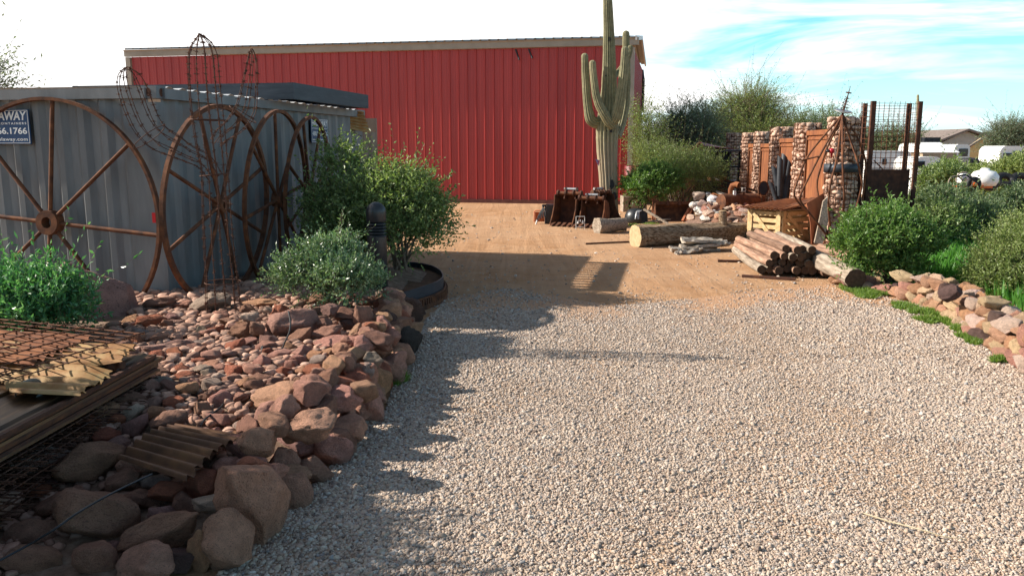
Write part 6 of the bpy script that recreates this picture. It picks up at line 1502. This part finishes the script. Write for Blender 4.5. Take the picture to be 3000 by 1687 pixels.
def yard_iron():
    def gp(x, y): p = G(x, y, 0); p[2] = 0; return p
    Gp = 'digger buckets lined up by the saguaro'
    bucket('rusty toothed digger bucket at the end of the row next to the orange machine', gp(1650, 664), R(-26), .72, .72, .7, 5, group=Gp)
    bucket('rusty toothed digger bucket mid row with the small painted frame before it', gp(1716, 668), R(-24), .72, .62, .7, 5, group=Gp)
    bucket('rusty digger bucket seen from its side behind the split timber block', gp(1795, 652), R(34), .66, .68, .85, 4, group=Gp)
    # grader bucket
    p = gp(1978, 650); t_ = thing('grading_bucket', 'wide flat rusty grading bucket behind the long trunk', 'digger bucket', p)
    wd, ht = .98, .46; g = np.array([[p + np.array([x, y, z]) for y, z in ((0, .01), (.25, .01), (.42, .12), (.46, .3), (.38, ht))] for x in (-wd / 2, wd / 2)]); MB().sheet(g, .015).build('shell', M['rust'], t_)
    for s_ in (-1, 1): MB().prism([(0, 0), (.25, 0), (.42, .12), (.46, .3), (.38, ht), (.16, ht)], p + np.array([s_ * wd / 2 - .01, 0, 0]), np.array([0, 1.0, 0]), Z, np.array([1.0, 0, 0]), .02).build('side_plate', M['rust'], t_)
    MB().box(p + np.array([0, .33, ht]), (wd, .1, .08)).build('top_beam', M['rust'], t_)
    for x in (-.15, .15): MB().box(p + np.array([x, .3, ht + .01]), (.05, .16, .14)).build('lug', M['rust_dark'], t_)
    for x, z in ((.3, .16), (.38, .12)): MB().beam(p + np.array([x - .12, -.05, .02]), p + np.array([x + .1, .2, .3 + z * .2]), .06, .06).build('loose_iron', M['rust_red'], t_)
    # orange and black skid attachment with hoses
    p = gp(1612, 656); t_ = thing('skid_attachment', 'black and orange machine attachment with dangling hoses at the end of the buckets', 'machine attachment', p); k0 = ppm(p)
    MB().box(p + np.array([.02, .2, .24]), (.22, .4, .46)).build('motor_box', M['black_paint'], t_)
    MB().prism([(0, 0), (.34, 0), (.3, .42), (.1, .46)], p + np.array([-.13, -.05, .0]), np.array([0, 1.0, 0]), Z, np.array([1.0, 0, 0]), .03).build('side_plate', M['dark_metal'], t_)
    org = mix_mat('orange machine paint', [(.3, (.45, .09, .02)), (.7, (.6, .15, .04))], 8, .5, 0, .1, .003, 40)
    MB().box(p + np.array([-.26, .1, .17]), (.24, .03, .24)).build('guard', org, t_)
    MB().tube([p + np.array(q) for q in ((-.4, .05, .04), (-.4, .05, .3), (-.36, .05, .33), (-.16, .05, .33))], .014, 6).build('guard_rail', org, t_)
    rd = random.Random(3)
    for i in range(6):
        a = p + np.array([-.02, .05, .46]); e = p + np.array([-.36 + .05 * i, -.08 - .02 * i, .06 + .03 * i]); pts = [a, a + np.array([-.12 - .02 * i, -.04, .02]), e * .6 + a * .4 + np.array([-.05, -.05, .04]), e]
        t = np.linspace(0, 3, 16); pts = np.array(pts); q = np.stack([np.interp(t, range(4), pts[:, j]) for j in range(3)], 1)
        for _ in range(4): q[1:-1] = (q[:-2] + 2 * q[1:-1] + q[2:]) / 4
        MB().tube(q, .014, 6).build('hose', M['black'], t_)
    MB().tube([p + np.array([-.33, -.1, .1]), p + np.array([-.36, -.12, .0])], .016, 6).build('coupling', M['galv'], t_)
    # small painted frame with drop shapes
    p = gp(1700, 672); t_ = thing('painted_frame', 'small white line frame with three pale drop shapes standing before the middle bucket', 'ornament', p); y = 0
    fw, fh = .2, .3
    for a, b_ in (((-fw / 2, 0), (-fw / 2, fh)), ((fw / 2, 0), (fw / 2, fh)), ((-fw / 2, fh), (fw / 2, fh)), ((-fw / 2, .06), (fw / 2, .06)), ((0, 0), (0, .06))): MB().tube([p + np.array([a[0], 0, a[1]]), p + np.array([b_[0], 0, b_[1]])], .006, 5).build('frame_bar', M['white'], t_)
    for x, z, r in ((-.055, .15, .026), (0, .19, .018), (.055, .15, .026)): MB().lathe([(0, -r), (r * .8, -r * .6), (r, 0), (r * .5, r * 1.4), (.004, r * 2.4)], p + np.array([x, 0, z]), 12).build('drop', M['white'], t_)
    # dark pump with hoses and toothed ring
    p = gp(1866, 655); t_ = thing('pump_housing', 'black machine housing with pale hoses behind the split timber block', 'machine part', p)
    MB().lathe([(0, 0), (.26, 0), (.28, .06), (.27, .2), (.2, .32), (.1, .36), (0, .37)], p + np.array([0, .25, 0]), 20).build('drum', M['black_paint'], t_)
    MB().prism([(-.1, 0), (.18, 0), (.15, .34), (-.06, .36)], p + np.array([.1, .0, 0]), np.array([1.0, 0, 0]), Z, np.array([0, 1.0, 0]), .05).build('bracket', M['dark_metal'], t_)
    for i in range(3): MB().tube([p + np.array([.02 + .04 * i, -.04, .33]), p + np.array([-.03 + .03 * i, -.1, .3]), p + np.array([-.06 + .04 * i, -.12, .12])], .016, 6).build('hose', M['galv'], t_)
    MB().beam(p + np.array([.16, -.02, .36]), p + np.array([.72, -.45, .02]), .05, .05).build('drawbar', M['wood_grey'], t_)
    t_ = thing('toothed_ring', 'rusty toothed ring gear half hidden behind the black machine housing', 'gear', gp(1863, 640) + Z * .42); c = gp(1863, 640) + np.array([0, .1, .36]); a = np.linspace(0, 6.283, 41)[:-1]
    MB().tube([c + np.array([.17 * math.cos(q), .0, .17 * math.sin(q)]) for q in a], .022, 6, closed=True).build('ring', M['rust_dark'], t_); k = MB()
    for q in a: k.box(c + np.array([.2 * math.cos(q), 0, .2 * math.sin(q)]), (.03, .03, .014), axes=((math.cos(q), 0, math.sin(q)), (0, 1, 0), (-math.sin(q), 0, math.cos(q))))
    k.build('tooth', M['rust_dark'], t_)
    p = gp(1914, 645); tag(MB().beam(p, p + Z * .58, .08, .08, up=(0, 1, 0)).build('iron_post', M['rust_red'], loc=p), 'short square rusty post upright beside the grading bucket', 'post')
    p, q = gp(1890, 655), gp(1960, 648); tag(MB().beam(p + Z * .03, q + Z * .05, .12, .03).build('board', M['wood_grey'], loc=p), 'grey board on the ground before the grading bucket', 'board')
    # pennant
    p = A(1757, 470, 21.6); tag(MB().prism([(0, 0), (-.12, .03), (-.02, -.16)], p, np.array([1.0, 0, 0]), Z, np.array([0, 1.0, 0]), .004).build('pennant', mix_mat('striped pennant', [(.4, (.35, .3, .33)), (.5, (.12, .12, .3)), (.6, (.5, .1, .1))], 20, .8, 0, 0), loc=p), 'small faded pennant sticking out beside the saguaro trunk', 'pennant')
yard_iron()

# ================================================================== tank, rubble, tubes, rack
def clutter():
    Y = 20.5; t_ = thing('rusty_tank', 'rusty cylindrical tank lying open ended on the rubble', 'tank', A(2165, 612, Y)); a, b_ = A(2112, 592, Y - .15), A(2215, 590, Y + .25); d = (b_ - a) / np.linalg.norm(b_ - a); r = .2; k = MB()
    k.tube([a, b_], r, 26, caps=False); k.tube([b_, a], r * .95, 26, caps=False); k.build('shell', M['rust'], t_)
    x = np.cross(d, Z); x /= np.linalg.norm(x); y = np.cross(x, d); an = np.linspace(0, 6.283, 25)[:-1]
    MB().add([a + (x * math.cos(q) + y * math.sin(q)) * r for q in an] + [a - d * .06], [(i, 24, (i + 1) % 24) for i in range(24)], 0, True).build('end_cap', M['rust'], t_)
    for z in (-.02, -.06, -.1): MB().beam(A(2115, 610, Y - .38) + Z * z, A(2145, 610, Y - .36) + Z * z, .01, .02).build('vent_slot', M['dark_metal'], t_)
    t_ = thing('pipe_elbow', 'rusty bent pipe elbow standing up from the tank', 'pipe', A(2142, 572, Y)); k = MB(); pts = [A(2140, 572, Y), A(2140, 556, Y), A(2145, 544, Y - .02), A(2157, 540, Y - .08), A(2165, 543, Y - .14)]; k.tube(pts, [.055, .06, .065, .07, .075], 14, caps=False); k.tube(pts[::-1], [.068, .063, .058, .053, .048], 14, caps=False); k.build('elbow', M['rust_orange'], t_)
    p = A(2152, 566, Y - .1); tag(MB().box(p, (.06, .06, .12)).build('white_can', M['white'], loc=p), 'little white can on the tank beside the pipe elbow', 'can')
    t_ = thing('gauge', 'small square gauge box on top of the tank', 'gauge', A(2179, 566, Y)); MB().box(A(2179, 566, Y), (.05, .05, .06)).build('stand', M['rust'], t_); MB().box(A(2179, 556, Y), (.09, .05, .1)).build('box', M['concrete'], t_); MB().box(A(2179, 556, Y) - np.array([0, .028, 0]), (.05, .006, .05)).build('dial', M['dark_metal'], t_)
    # oval iron plate with wheels
    t_ = thing('oval_door', 'dark oval cast iron door leaning behind the tank', 'iron door', A(2238, 600, 21)); c = A(2237, 552, 21); MB().prism([(.1 * math.cos(q), .16 * math.sin(q)) for q in an], c, V, Z, -U, .03).build('plate', M['dark_metal'], t_); MB().tube([c + V * .11 * math.cos(q) + Z * .17 * math.sin(q) for q in an], .02, 6, closed=True).build('surround', M['rust'], t_); MB().beam(c - Z * .2, c - Z * .75, .1, .06).build('stand', M['rust'], t_)
    # rubble
    rd = random.Random(11); n = 0
    def heap(name, cat, lab, grp, cnt, box, Yr, smin, smax, tints, meshes):
        nonlocal n
        for i in range(cnt):
            x = rd.uniform(box[0], box[2]); y = rd.uniform(box[1], box[3]); Yq = Yr[0] + (Yr[1] - Yr[0]) * (box[3] - y) / (box[3] - box[1]); p = A(x, y, Yq); s_ = rd.uniform(smin, smax); n += 1
            p[2] = max(p[2], s_ * .3)
            put_rock(p, (s_ * rd.uniform(1, 1.5), s_ * rd.uniform(.8, 1.2), s_ * rd.uniform(.6, .95)), rd.choice(tints), lab, grp, meshes, rd.uniform(0, 6), (rd.uniform(-.4, .4), rd.uniform(-.4, .4)), n * 3, cat, name)
    TINT['chalk'] = (.66, .62, .58)
    heap('rubble_stone', 'stone', 'pinkish rubble stone heaped below the rusty tank behind the trunk', 'rubble stones under the tank', 44, (2055, 598, 2200, 652), (17.8, 20.6), .12, .24, ['pink', 'tan', 'pale', 'grey', 'brown'], SMALL)
    heap('white_rubble', 'rubble', 'white chunk of broken debris heaped between the wispy bush and the tank', 'white debris heap', 26, (2020, 565, 2105, 640), (19.5, 21.5), .12, .28, ['chalk', 'chalk', 'pale'], SMALL)
    # dark mound that carries the heaps
    m = MB(); g = []
    for u in np.linspace(0, 1, 14):
        g.append([np.array([A(2030 + 190 * u, 600, 20)[0], 18.2 + 4.0 * v_, max(-.05, .34 * math.sin(math.pi * u) * math.sin(math.pi * min(1, v_ * 1.1)) + .05 * mnoise.noise((u * 5, v_ * 5, 0)))]) for v_ in np.linspace(0, 1, 14)])
    o = m.sheet(np.array(g)).build('rubble_mound', mix_mat('dark rubble soil', [(.3, (.1, .06, .045)), (.7, (.24, .15, .11))], 9, .95, 0, .9, .03, 30, world=True)); 
    if o.data.polygons[50].normal.z < 0: o.data.flip_normals()
    tag(o, kind='structure')
    # black half round tubes
    Y = 19.2; lab = ['tall black half pipe in the leaning bunch by the pillars', 'black half pipe with a slanted end at the outside of the bunch', 'short black half pipe low in front of the bunch', 'thin black half pipe leaning furthest out of the bunch', 'black half pipe at the back of the bunch', 'bent black half pipe at the foot of the bunch']
    for i, (x0, y0, x1, y1, r) in enumerate(((2298, 458, 2288, 580, .068), (2312, 476, 2294, 585, .06), (2312, 515, 2300, 588, .07), (2268, 492, 2284, 590, .055), (2286, 464, 2282, 575, .06), (2258, 536, 2276, 594, .045))):
        a, b_ = A(x0, y0, Y + .15 - .06 * i), A(x1, y1, Y - .1 - .03 * i); d = a - b_; L = np.linalg.norm(d); d /= L; x = np.cross(d, (0, 1, 0)); x /= np.linalg.norm(x); y = np.cross(d, x); y = y if y[1] < 0 else -y
        g = [[b_ + d * L * t + (x * math.cos(q) + y * math.sin(q)) * r + d * (.06 * math.cos(q) if t == 1 else 0) for q in np.linspace(-.5, math.pi + .5, 14)] for t in (0, .5, 1)]
        tag(MB().sheet(np.array(g), .006).build('half_pipe', mix_mat('black plastic', [(.3, (.018, .02, .024)), (.7, (.04, .043, .05))], 12, .45, 0, .1, .003, 50), loc=b_), lab[i], 'half pipe', 'black half pipes leaning by the pillars')
    # storage rack in the dark behind
    Y = 25; p = A(2110, 560, Y); p[2] = 0; t_ = thing('storage_rack', 'dark sheltered storage rack of pipes under a maroon hooded roof', 'rack', p); k0 = 2400 / Y
    x0, x1 = A(2068, 500, Y)[0], A(2166, 500, Y)[0]; zt = A(2100, 440, Y)[2]
    for x in (x0, x1):
        for y in (Y, Y + 1.2): MB().box((x, y, zt / 2), (.07, .07, zt)).build('upright', M['dark_metal'], t_)
    for z in (.35, .85, 1.3): MB().box(((x0 + x1) / 2, Y + .6, z), (x1 - x0, 1.2, .05)).build('shelf', M['dark_metal'], t_)
    MB().box(((x0 + x1) / 2, Y + 1.2, zt / 2), (x1 - x0, .03, zt)).build('back_sheet', M['black'], t_)
    MB().box(((x0 + x1) / 2 + .15, Y + .5, zt - .02), (x1 - x0 + .1, 1.6, .06)).build('roof_board', M['beam'], t_)
    g = [[np.array([x0 - .15 + .0 * u + t * (x1 - x0) * .9, Y - .3 + 1.5 * u, zt + .04 + (.2 * (1 - t)) * math.sin(math.pi * (.15 + .85 * u))]) for u in np.linspace(0, 1, 10)] for t in np.linspace(0, 1, 6)]
    MB().sheet(np.array(g), .02).build('hood', mix_mat('maroon paint', [(.3, (.09, .025, .03)), (.7, (.14, .045, .045))], 5, .5, 0, .1, .003, 30), t_)
    rd = random.Random(2)
    for i in range(9):
        z = (.42, .92)[i % 2] + .07 * (i // 6); x = x0 + .1 + .11 * (i // 2) + .1; pp = thing('pipe', 'length of pipe resting on the dark storage rack', 'pipe', (x, Y + .5, z), 0, 'pipes on the storage rack'); MB().tube([(x, Y - .25 - .1 * rd.random(), z), (x + .1, Y + 1.1, z)], .045, 12).build('tube', M['rust_orange' if i % 3 else 'concrete'], pp)
    a, b_ = A(2105, 520, 22.5), A(2212, 560, 22.2); d = (b_ - a); d /= np.linalg.norm(d)
    for i in range(4): tag(MB().box((a + b_) / 2 - Z * .1 * i + np.array([0, -.04 * i, 0]), (np.linalg.norm(b_ - a), .5, .03), axes=(d, (0, 1, 0), np.cross(d, (0, 1, 0)))).build('steel_plate', M['rust_dark' if i % 2 else 'rust'], loc=(a + b_) / 2), 'dark rusty plate in the slanting stack behind the tank', 'metal plate', 'slanting rusty plates')
    # rusty sheet wall beyond the bushes
    Y = 27.5; a, b_ = A(1850, 430, Y), A(2120, 430, Y + 1.2); zt = A(1950, 431, Y)[2]; t_ = thing('rusty_sheet_wall', 'long rusty corrugated sheet wall behind the wispy bushes', 'fence', (a + b_) / 2 * np.array([1, 1, 0])); d = b_ - a; d[2] = 0; L = np.linalg.norm(d); d /= L; n = np.array([d[1], -d[0], 0]); a[2] = 0
    MB().sheet(np.array([[a + d * s_ + n * .02 * math.sin(s_ * 2 * math.pi / .16) + Z * z for s_ in np.arange(0, L, .03)] for z in (0, zt)]), .004).build('sheeting', M['rust_red'], t_); MB().beam(a + Z * zt, a + d * L + Z * zt, .1, .08).build('cap_rail', M['rust_dark'], t_)
    p = A(1858, 505, 24.6); p[2] = 0; t_ = thing('red_drum', 'dark red steel drum beside the barn corner', 'drum', p); MB().lathe([(0, 0), (.29, 0), (.29, .3), (.305, .31), (.29, .33), (.29, .6), (.305, .61), (.29, .63), (.29, .88), (.27, .9), (.27, .87), (0, .87)], p + Z * .45, 24).build('body', mix_mat('dark red drum paint', [(.3, (.12, .015, .02)), (.7, (.18, .025, .025))], 6, .5, 0, .1, .003, 30), t_); MB().box(p + Z * .2, (.7, .7, .5)).build('pallet_stand', M['wood_grey'], t_)
clutter()

# ================================================================== beyond the yard
def beyond():
    def frame_thing(name, label, cat, x0, y0, x1, y1, Y):
        a = A(x0, y0, Y); b_ = A(x1, y1, Y); c = (a + b_) / 2; gz = ground_z(c[0], Y); return thing(name, label, cat, (c[0], Y, gz)), a[0], b_[0], a[2], b_[2], gz
    stucco = mix_mat('grey beige stucco', [(.3, (.36, .32, .28)), (.7, (.44, .4, .36))], 3, .9, 0, .2, .01, 20, world=True); yellow = mix_mat('yellow stucco', [(.3, (.5, .36, .16)), (.7, (.58, .43, .2))], 3, .9, 0, .2, .01, 20, world=True)
    tile = mix_mat('brown roof tile', [(.3, (.13, .1, .085)), (.7, (.22, .18, .16))], 4, .8, 0, .5, .05, 6, world=True); glass = mix_mat('dark window glass', [(.3, (.012, .014, .018)), (.7, (.02, .023, .03))], 3, .1, 0, 0, spec=.6)
    Y = 88; t_ = thing('gable_house', 'grey beige house with a brown tiled gable roof beyond the trailers', 'house', (A(2820, 430, Y)[0], Y, -1.25)); xl, xr, xp = A(2735, 400, Y)[0], A(2882, 400, Y)[0], A(2829, 400, Y)[0]; zl, zp, zr = A(2735, 420, Y)[2], A(2829, 379, Y)[2], A(2882, 400, Y)[2]
    MB().prism([(xl - xp + .6, -1.3), (xr - xp, -1.3), (xr - xp, zr - .2), (0, zp - .2), (xl - xp + .6, zl - .1)], (xp, Y, 0), np.array([1.0, 0, 0]), Z, np.array([0, 1.0, 0]), 9).build('wall', stucco, t_)
    for (x_a, z_a), (x_b, z_b) in (((xl - .3, zl), (xp, zp)), ((xp, zp), (xr + .5, zr))):
        MB().prism([(x_a, z_a - .16), (x_b, z_b - .16), (x_b, z_b + .06), (x_a, z_a + .06)], (0, Y - .6, 0), np.array([1.0, 0, 0]), Z, np.array([0, 1.0, 0]), 10.5).build('roof', tile, t_)
    xe = A(2905, 400, Y)[0]; MB().prism([(xr, zr - .2), (xe, zr - .9), (xe, -1.3), (xr, -1.3)], (0, Y + 1, 0), np.array([1.0, 0, 0]), Z, np.array([0, 1.0, 0]), 7).build('side_wing', stucco, t_)
    MB().prism([(xp + .2, zp), (xe + .3, zr + .35), (xe + .3, zr - .1), (xr, zr - .1)], (0, Y + 1.2, 0), np.array([1.0, 0, 0]), Z, np.array([0, 1.0, 0]), 7).build('side_roof', tile, t_)
    Y = 70; t_, x0, x1, zt, zb, gz = frame_thing('yellow_house', 'flat sunlit yellow house wall behind the black tarp', 'house', 2842, 415, 2945, 480, Y); MB().prism([(x0, gz), (x1, gz), (x1, zt + .4), (x0 + (x1 - x0) * .45, zt + .5), (x0, zt - .5)], (0, Y, 0), np.array([1.0, 0, 0]), Z, np.array([.45, 1.0, 0]), 3).build('wall', yellow, t_); MB().beam((x0 - .1, Y - .05, zt - .45), (x0 + (x1 - x0) * .45, Y - .05, zt + .55), .2, .12).build('parapet', tile, t_)
    def trailer(label, x0, y0, x1, Y, dp, wins, name='travel_trailer', cat='trailer', rnd=.25, stripe=True, mat='white'):
        t_, a, b_, zt, zb, gz = frame_thing(name, label, cat, x0, y0, x1, y0 + 40, Y); f = gz + .45
        pr = [(a, f), (b_, f), (b_, zt - rnd), (b_ - rnd * .4, zt - rnd * .3), (b_ - rnd, zt), (a + rnd, zt), (a + rnd * .4, zt - rnd * .3), (a, zt - rnd)]
        MB().prism(pr, (0, Y, 0), np.array([1.0, 0, 0]), Z, np.array([0, 1.0, 0]), dp).build('body', M[mat], t_)
        for wx0, wy0, wx1, wy1 in wins:
            p, q = A(wx0, wy0, Y), A(wx1, wy1, Y); o = MB().box(((p[0] + q[0]) / 2, Y - .02, (p[2] + q[2]) / 2), (q[0] - p[0] + .1, .04, p[2] - q[2] + .1)).build('window', M['dark_metal'], t_); MB().box(((p[0] + q[0]) / 2, Y - .045, (p[2] + q[2]) / 2), (q[0] - p[0], .02, p[2] - q[2])).build('pane', glass, o)
        if stripe: MB().box(((a + b_) / 2, Y - .012, f + (zt - f) * .28), (b_ - a - .1, .02, .12)).build('stripe', M['beam'], t_)
        for s_ in (.4, .6):
            x = a + (b_ - a) * s_; MB().tube([(x, Y - .02, gz + .35), (x, Y + .22, gz + .35)], .35, 18).build('wheel', M['black'], t_)
        return t_
    trailer('white travel trailer seen through the wire cage', 2545, 442, 2668, 47, 2.4, [(2588, 468, 2594, 480), (2630, 468, 2650, 478)])
    trailer('small white trailer with a dark rounded window under the mounded bush', 2682, 460, 2758, 40, 2.2, [(2684, 476, 2705, 488)])
    trailer('cream white trailer roof behind the shed next to the cage post', 2682, 420, 2722, 56, 2.4, [(2686, 450, 2696, 460)])
    trailer('grey white caravan end with a dark square window beside the shed', 2798, 423, 2840, 60, 3, [(2812, 438, 2832, 456)], stripe=False)
    trailer('white caravan half hidden by the bush at the frame edge', 2932, 428, 3060, 42, 1.9, [(2942, 452, 2958, 468), (2972, 447, 2992, 460)])
    Y = 52; t_, a, b_, zt, zb, gz = frame_thing('shed', 'low shed with a bright white hipped roof between the trailers', 'shed', 2702, 417, 2812, 460, Y); zm = A(2750, 447, Y)[2]; am = A(2718, 417, Y)[0]; bm_ = A(2790, 420, Y)[0]; xm = A(2738, 450, Y)[0]
    MB().add([(a, Y, zm), (b_, Y, zm), (bm_, Y + 1.5, zt), (am, Y + 1.5, zt), (a, Y + 3, zm), (b_, Y + 3, zm)], [(0, 1, 2, 3), (1, 5, 2), (0, 3, 4), (3, 2, 5, 4), (0, 4, 5, 1)]).build('roof', M['white'], t_)
    MB().box(((a + b_) / 2, Y + 1.5, (gz + zm) / 2), (b_ - a - .3, 2.8, zm - gz - .02)).build('wall', mix_mat('shed wall', [(.3, (.3, .23, .16)), (.7, (.38, .3, .22))], 4, .9, 0, 0), t_)
    t_ = thing('roof_cooler', 'dark evaporative cooler on the roof line behind the cage post', 'cooler', A(2722, 418, 57)); c = A(2722, 414, 57); MB().box(c, (1.1, .9, .5)).build('housing', M['dark_metal'], t_); MB().box(c - np.array([.75, 0, -.05]), (.12, .1, .7)).build('pipe', M['dark_metal'], t_)
    # tarp covered vehicle
    Y = 37; a, b_ = A(2836, 478, Y), A(2896, 478, Y); g = []; zt = A(2860, 462, Y)[2]; gz = ground_z(a[0], Y)
    for u in np.linspace(0, 1, 26):
        x = a[0] + (b_[0] - a[0]) * u; hgt = (zt - gz) * (.55 + .45 * min(1, math.sin(math.pi * min(1, max(0, u * 1.05))) * 1.6))
        g.append([np.array([x + .06 * mnoise.noise((u * 9, v_ * 7, 1)), Y + 1.6 * v_, gz + .1 + hgt * (1 - (2 * v_ - 1) ** 6) * .93 + .05 * mnoise.noise((u * 8, v_ * 6, 3))]) for v_ in np.linspace(0, 1, 16)])
    tag(MB().sheet(np.array(g)).build('tarp_cover', M['black'], loc=a), 'black tarp draped over a vehicle in front of the yellow house', 'tarp')
    # white sprayer tank, cart frame, tyres
    Y = 22; t_ = thing('tank_sprayer', 'white tank sprayer with orange hubs parked among the green bushes', 'sprayer', (A(2884, 540, Y)[0], Y, 0)); c = A(2884, 522, Y); k0 = ppm(c)
    MB().lathe([(0, -.22), (.28, -.2), (.34, -.08), (.34, .06), (.26, .17), (.12, .21), (.1, .26), (0, .27)], c, 22).build('tank', M['white'], t_)
    org = mix_mat('orange hub paint', [(.3, (.5, .1, .02)), (.7, (.6, .15, .03))], 5, .5, 0, 0)
    for x, y, r in ((2852, 540, .2), (2902, 534, .24)):
        p = A(x, y, Y + (.3 if x > 2880 else -.35)); a = np.linspace(0, 6.283, 29)[:-1]; w_ = MB().tube([p + np.array([r * .72 * math.cos(q), 0, r * .72 * math.sin(q)]) for q in a], r * .3, 10, closed=True).build('tyre', M['black'], t_); MB().lathe([(0, -.05), (r * .5, -.05), (r * .5, .05), (0, .05)], p, 16).build('hub', org, t_)
    MB().box(c + np.array([-.35, -.1, -.22]), (.9, .3, .08)).build('frame', org, t_); MB().box(A(2822, 522, Y), (.2, .25, .24)).build('pump', M['white'], t_)
    t_ = thing('old_cart', 'old iron cart wheels and shafts tangled in the bushes left of the white tank'.replace(' left of', ' next to'), 'cart', (A(2805, 560, Y)[0], 21.5, 0))
    for x, y, r in ((2800, 538, .19), (2825, 530, .22)):
        p = A(x, y, 21.5); a = np.linspace(0, 6.283, 25)[:-1]; MB().tube([p + np.array([r * math.cos(q), .25 * r * math.sin(q), r * math.sin(q)]) for q in a], .018, 6, closed=True).build('wheel', M['wood_grey'], t_)
    for p, q in (((2790, 520), (2830, 512)), ((2830, 512), (2870, 540)), ((2800, 560), (2830, 520))): MB().tube([A(*p, 21.4), A(*q, 21.4)], .025, 6).build('shaft', M['dark_metal'], t_)
    for i, (x, y, l) in enumerate(((2945, 528, 'dark tyre lying beside the white tank sprayer'), (2990, 528, 'dark tyre at the frame edge under the red post'))):
        p = A(x, y, 22.5); a = np.linspace(0, 6.283, 29)[:-1]; tag(MB().tube([p + np.array([.2 * math.cos(q), .1 * math.sin(q), .12 * math.sin(q)]) for q in a], .09, 10, closed=True).build('tyre', M['black'], loc=p), l, 'tyre')
    a, b_ = A(2998, 455, 30), A(2996, 520, 30); tag(MB().beam(b_, a, .1, .1, up=(0, 1, 0)).build('red_post', mix_mat('red post paint', [(.3, (.2, .03, .03)), (.7, (.27, .045, .04))], 5, .6, 0, 0), loc=b_), 'dark red post at the frame edge above the bushes', 'post')
beyond()
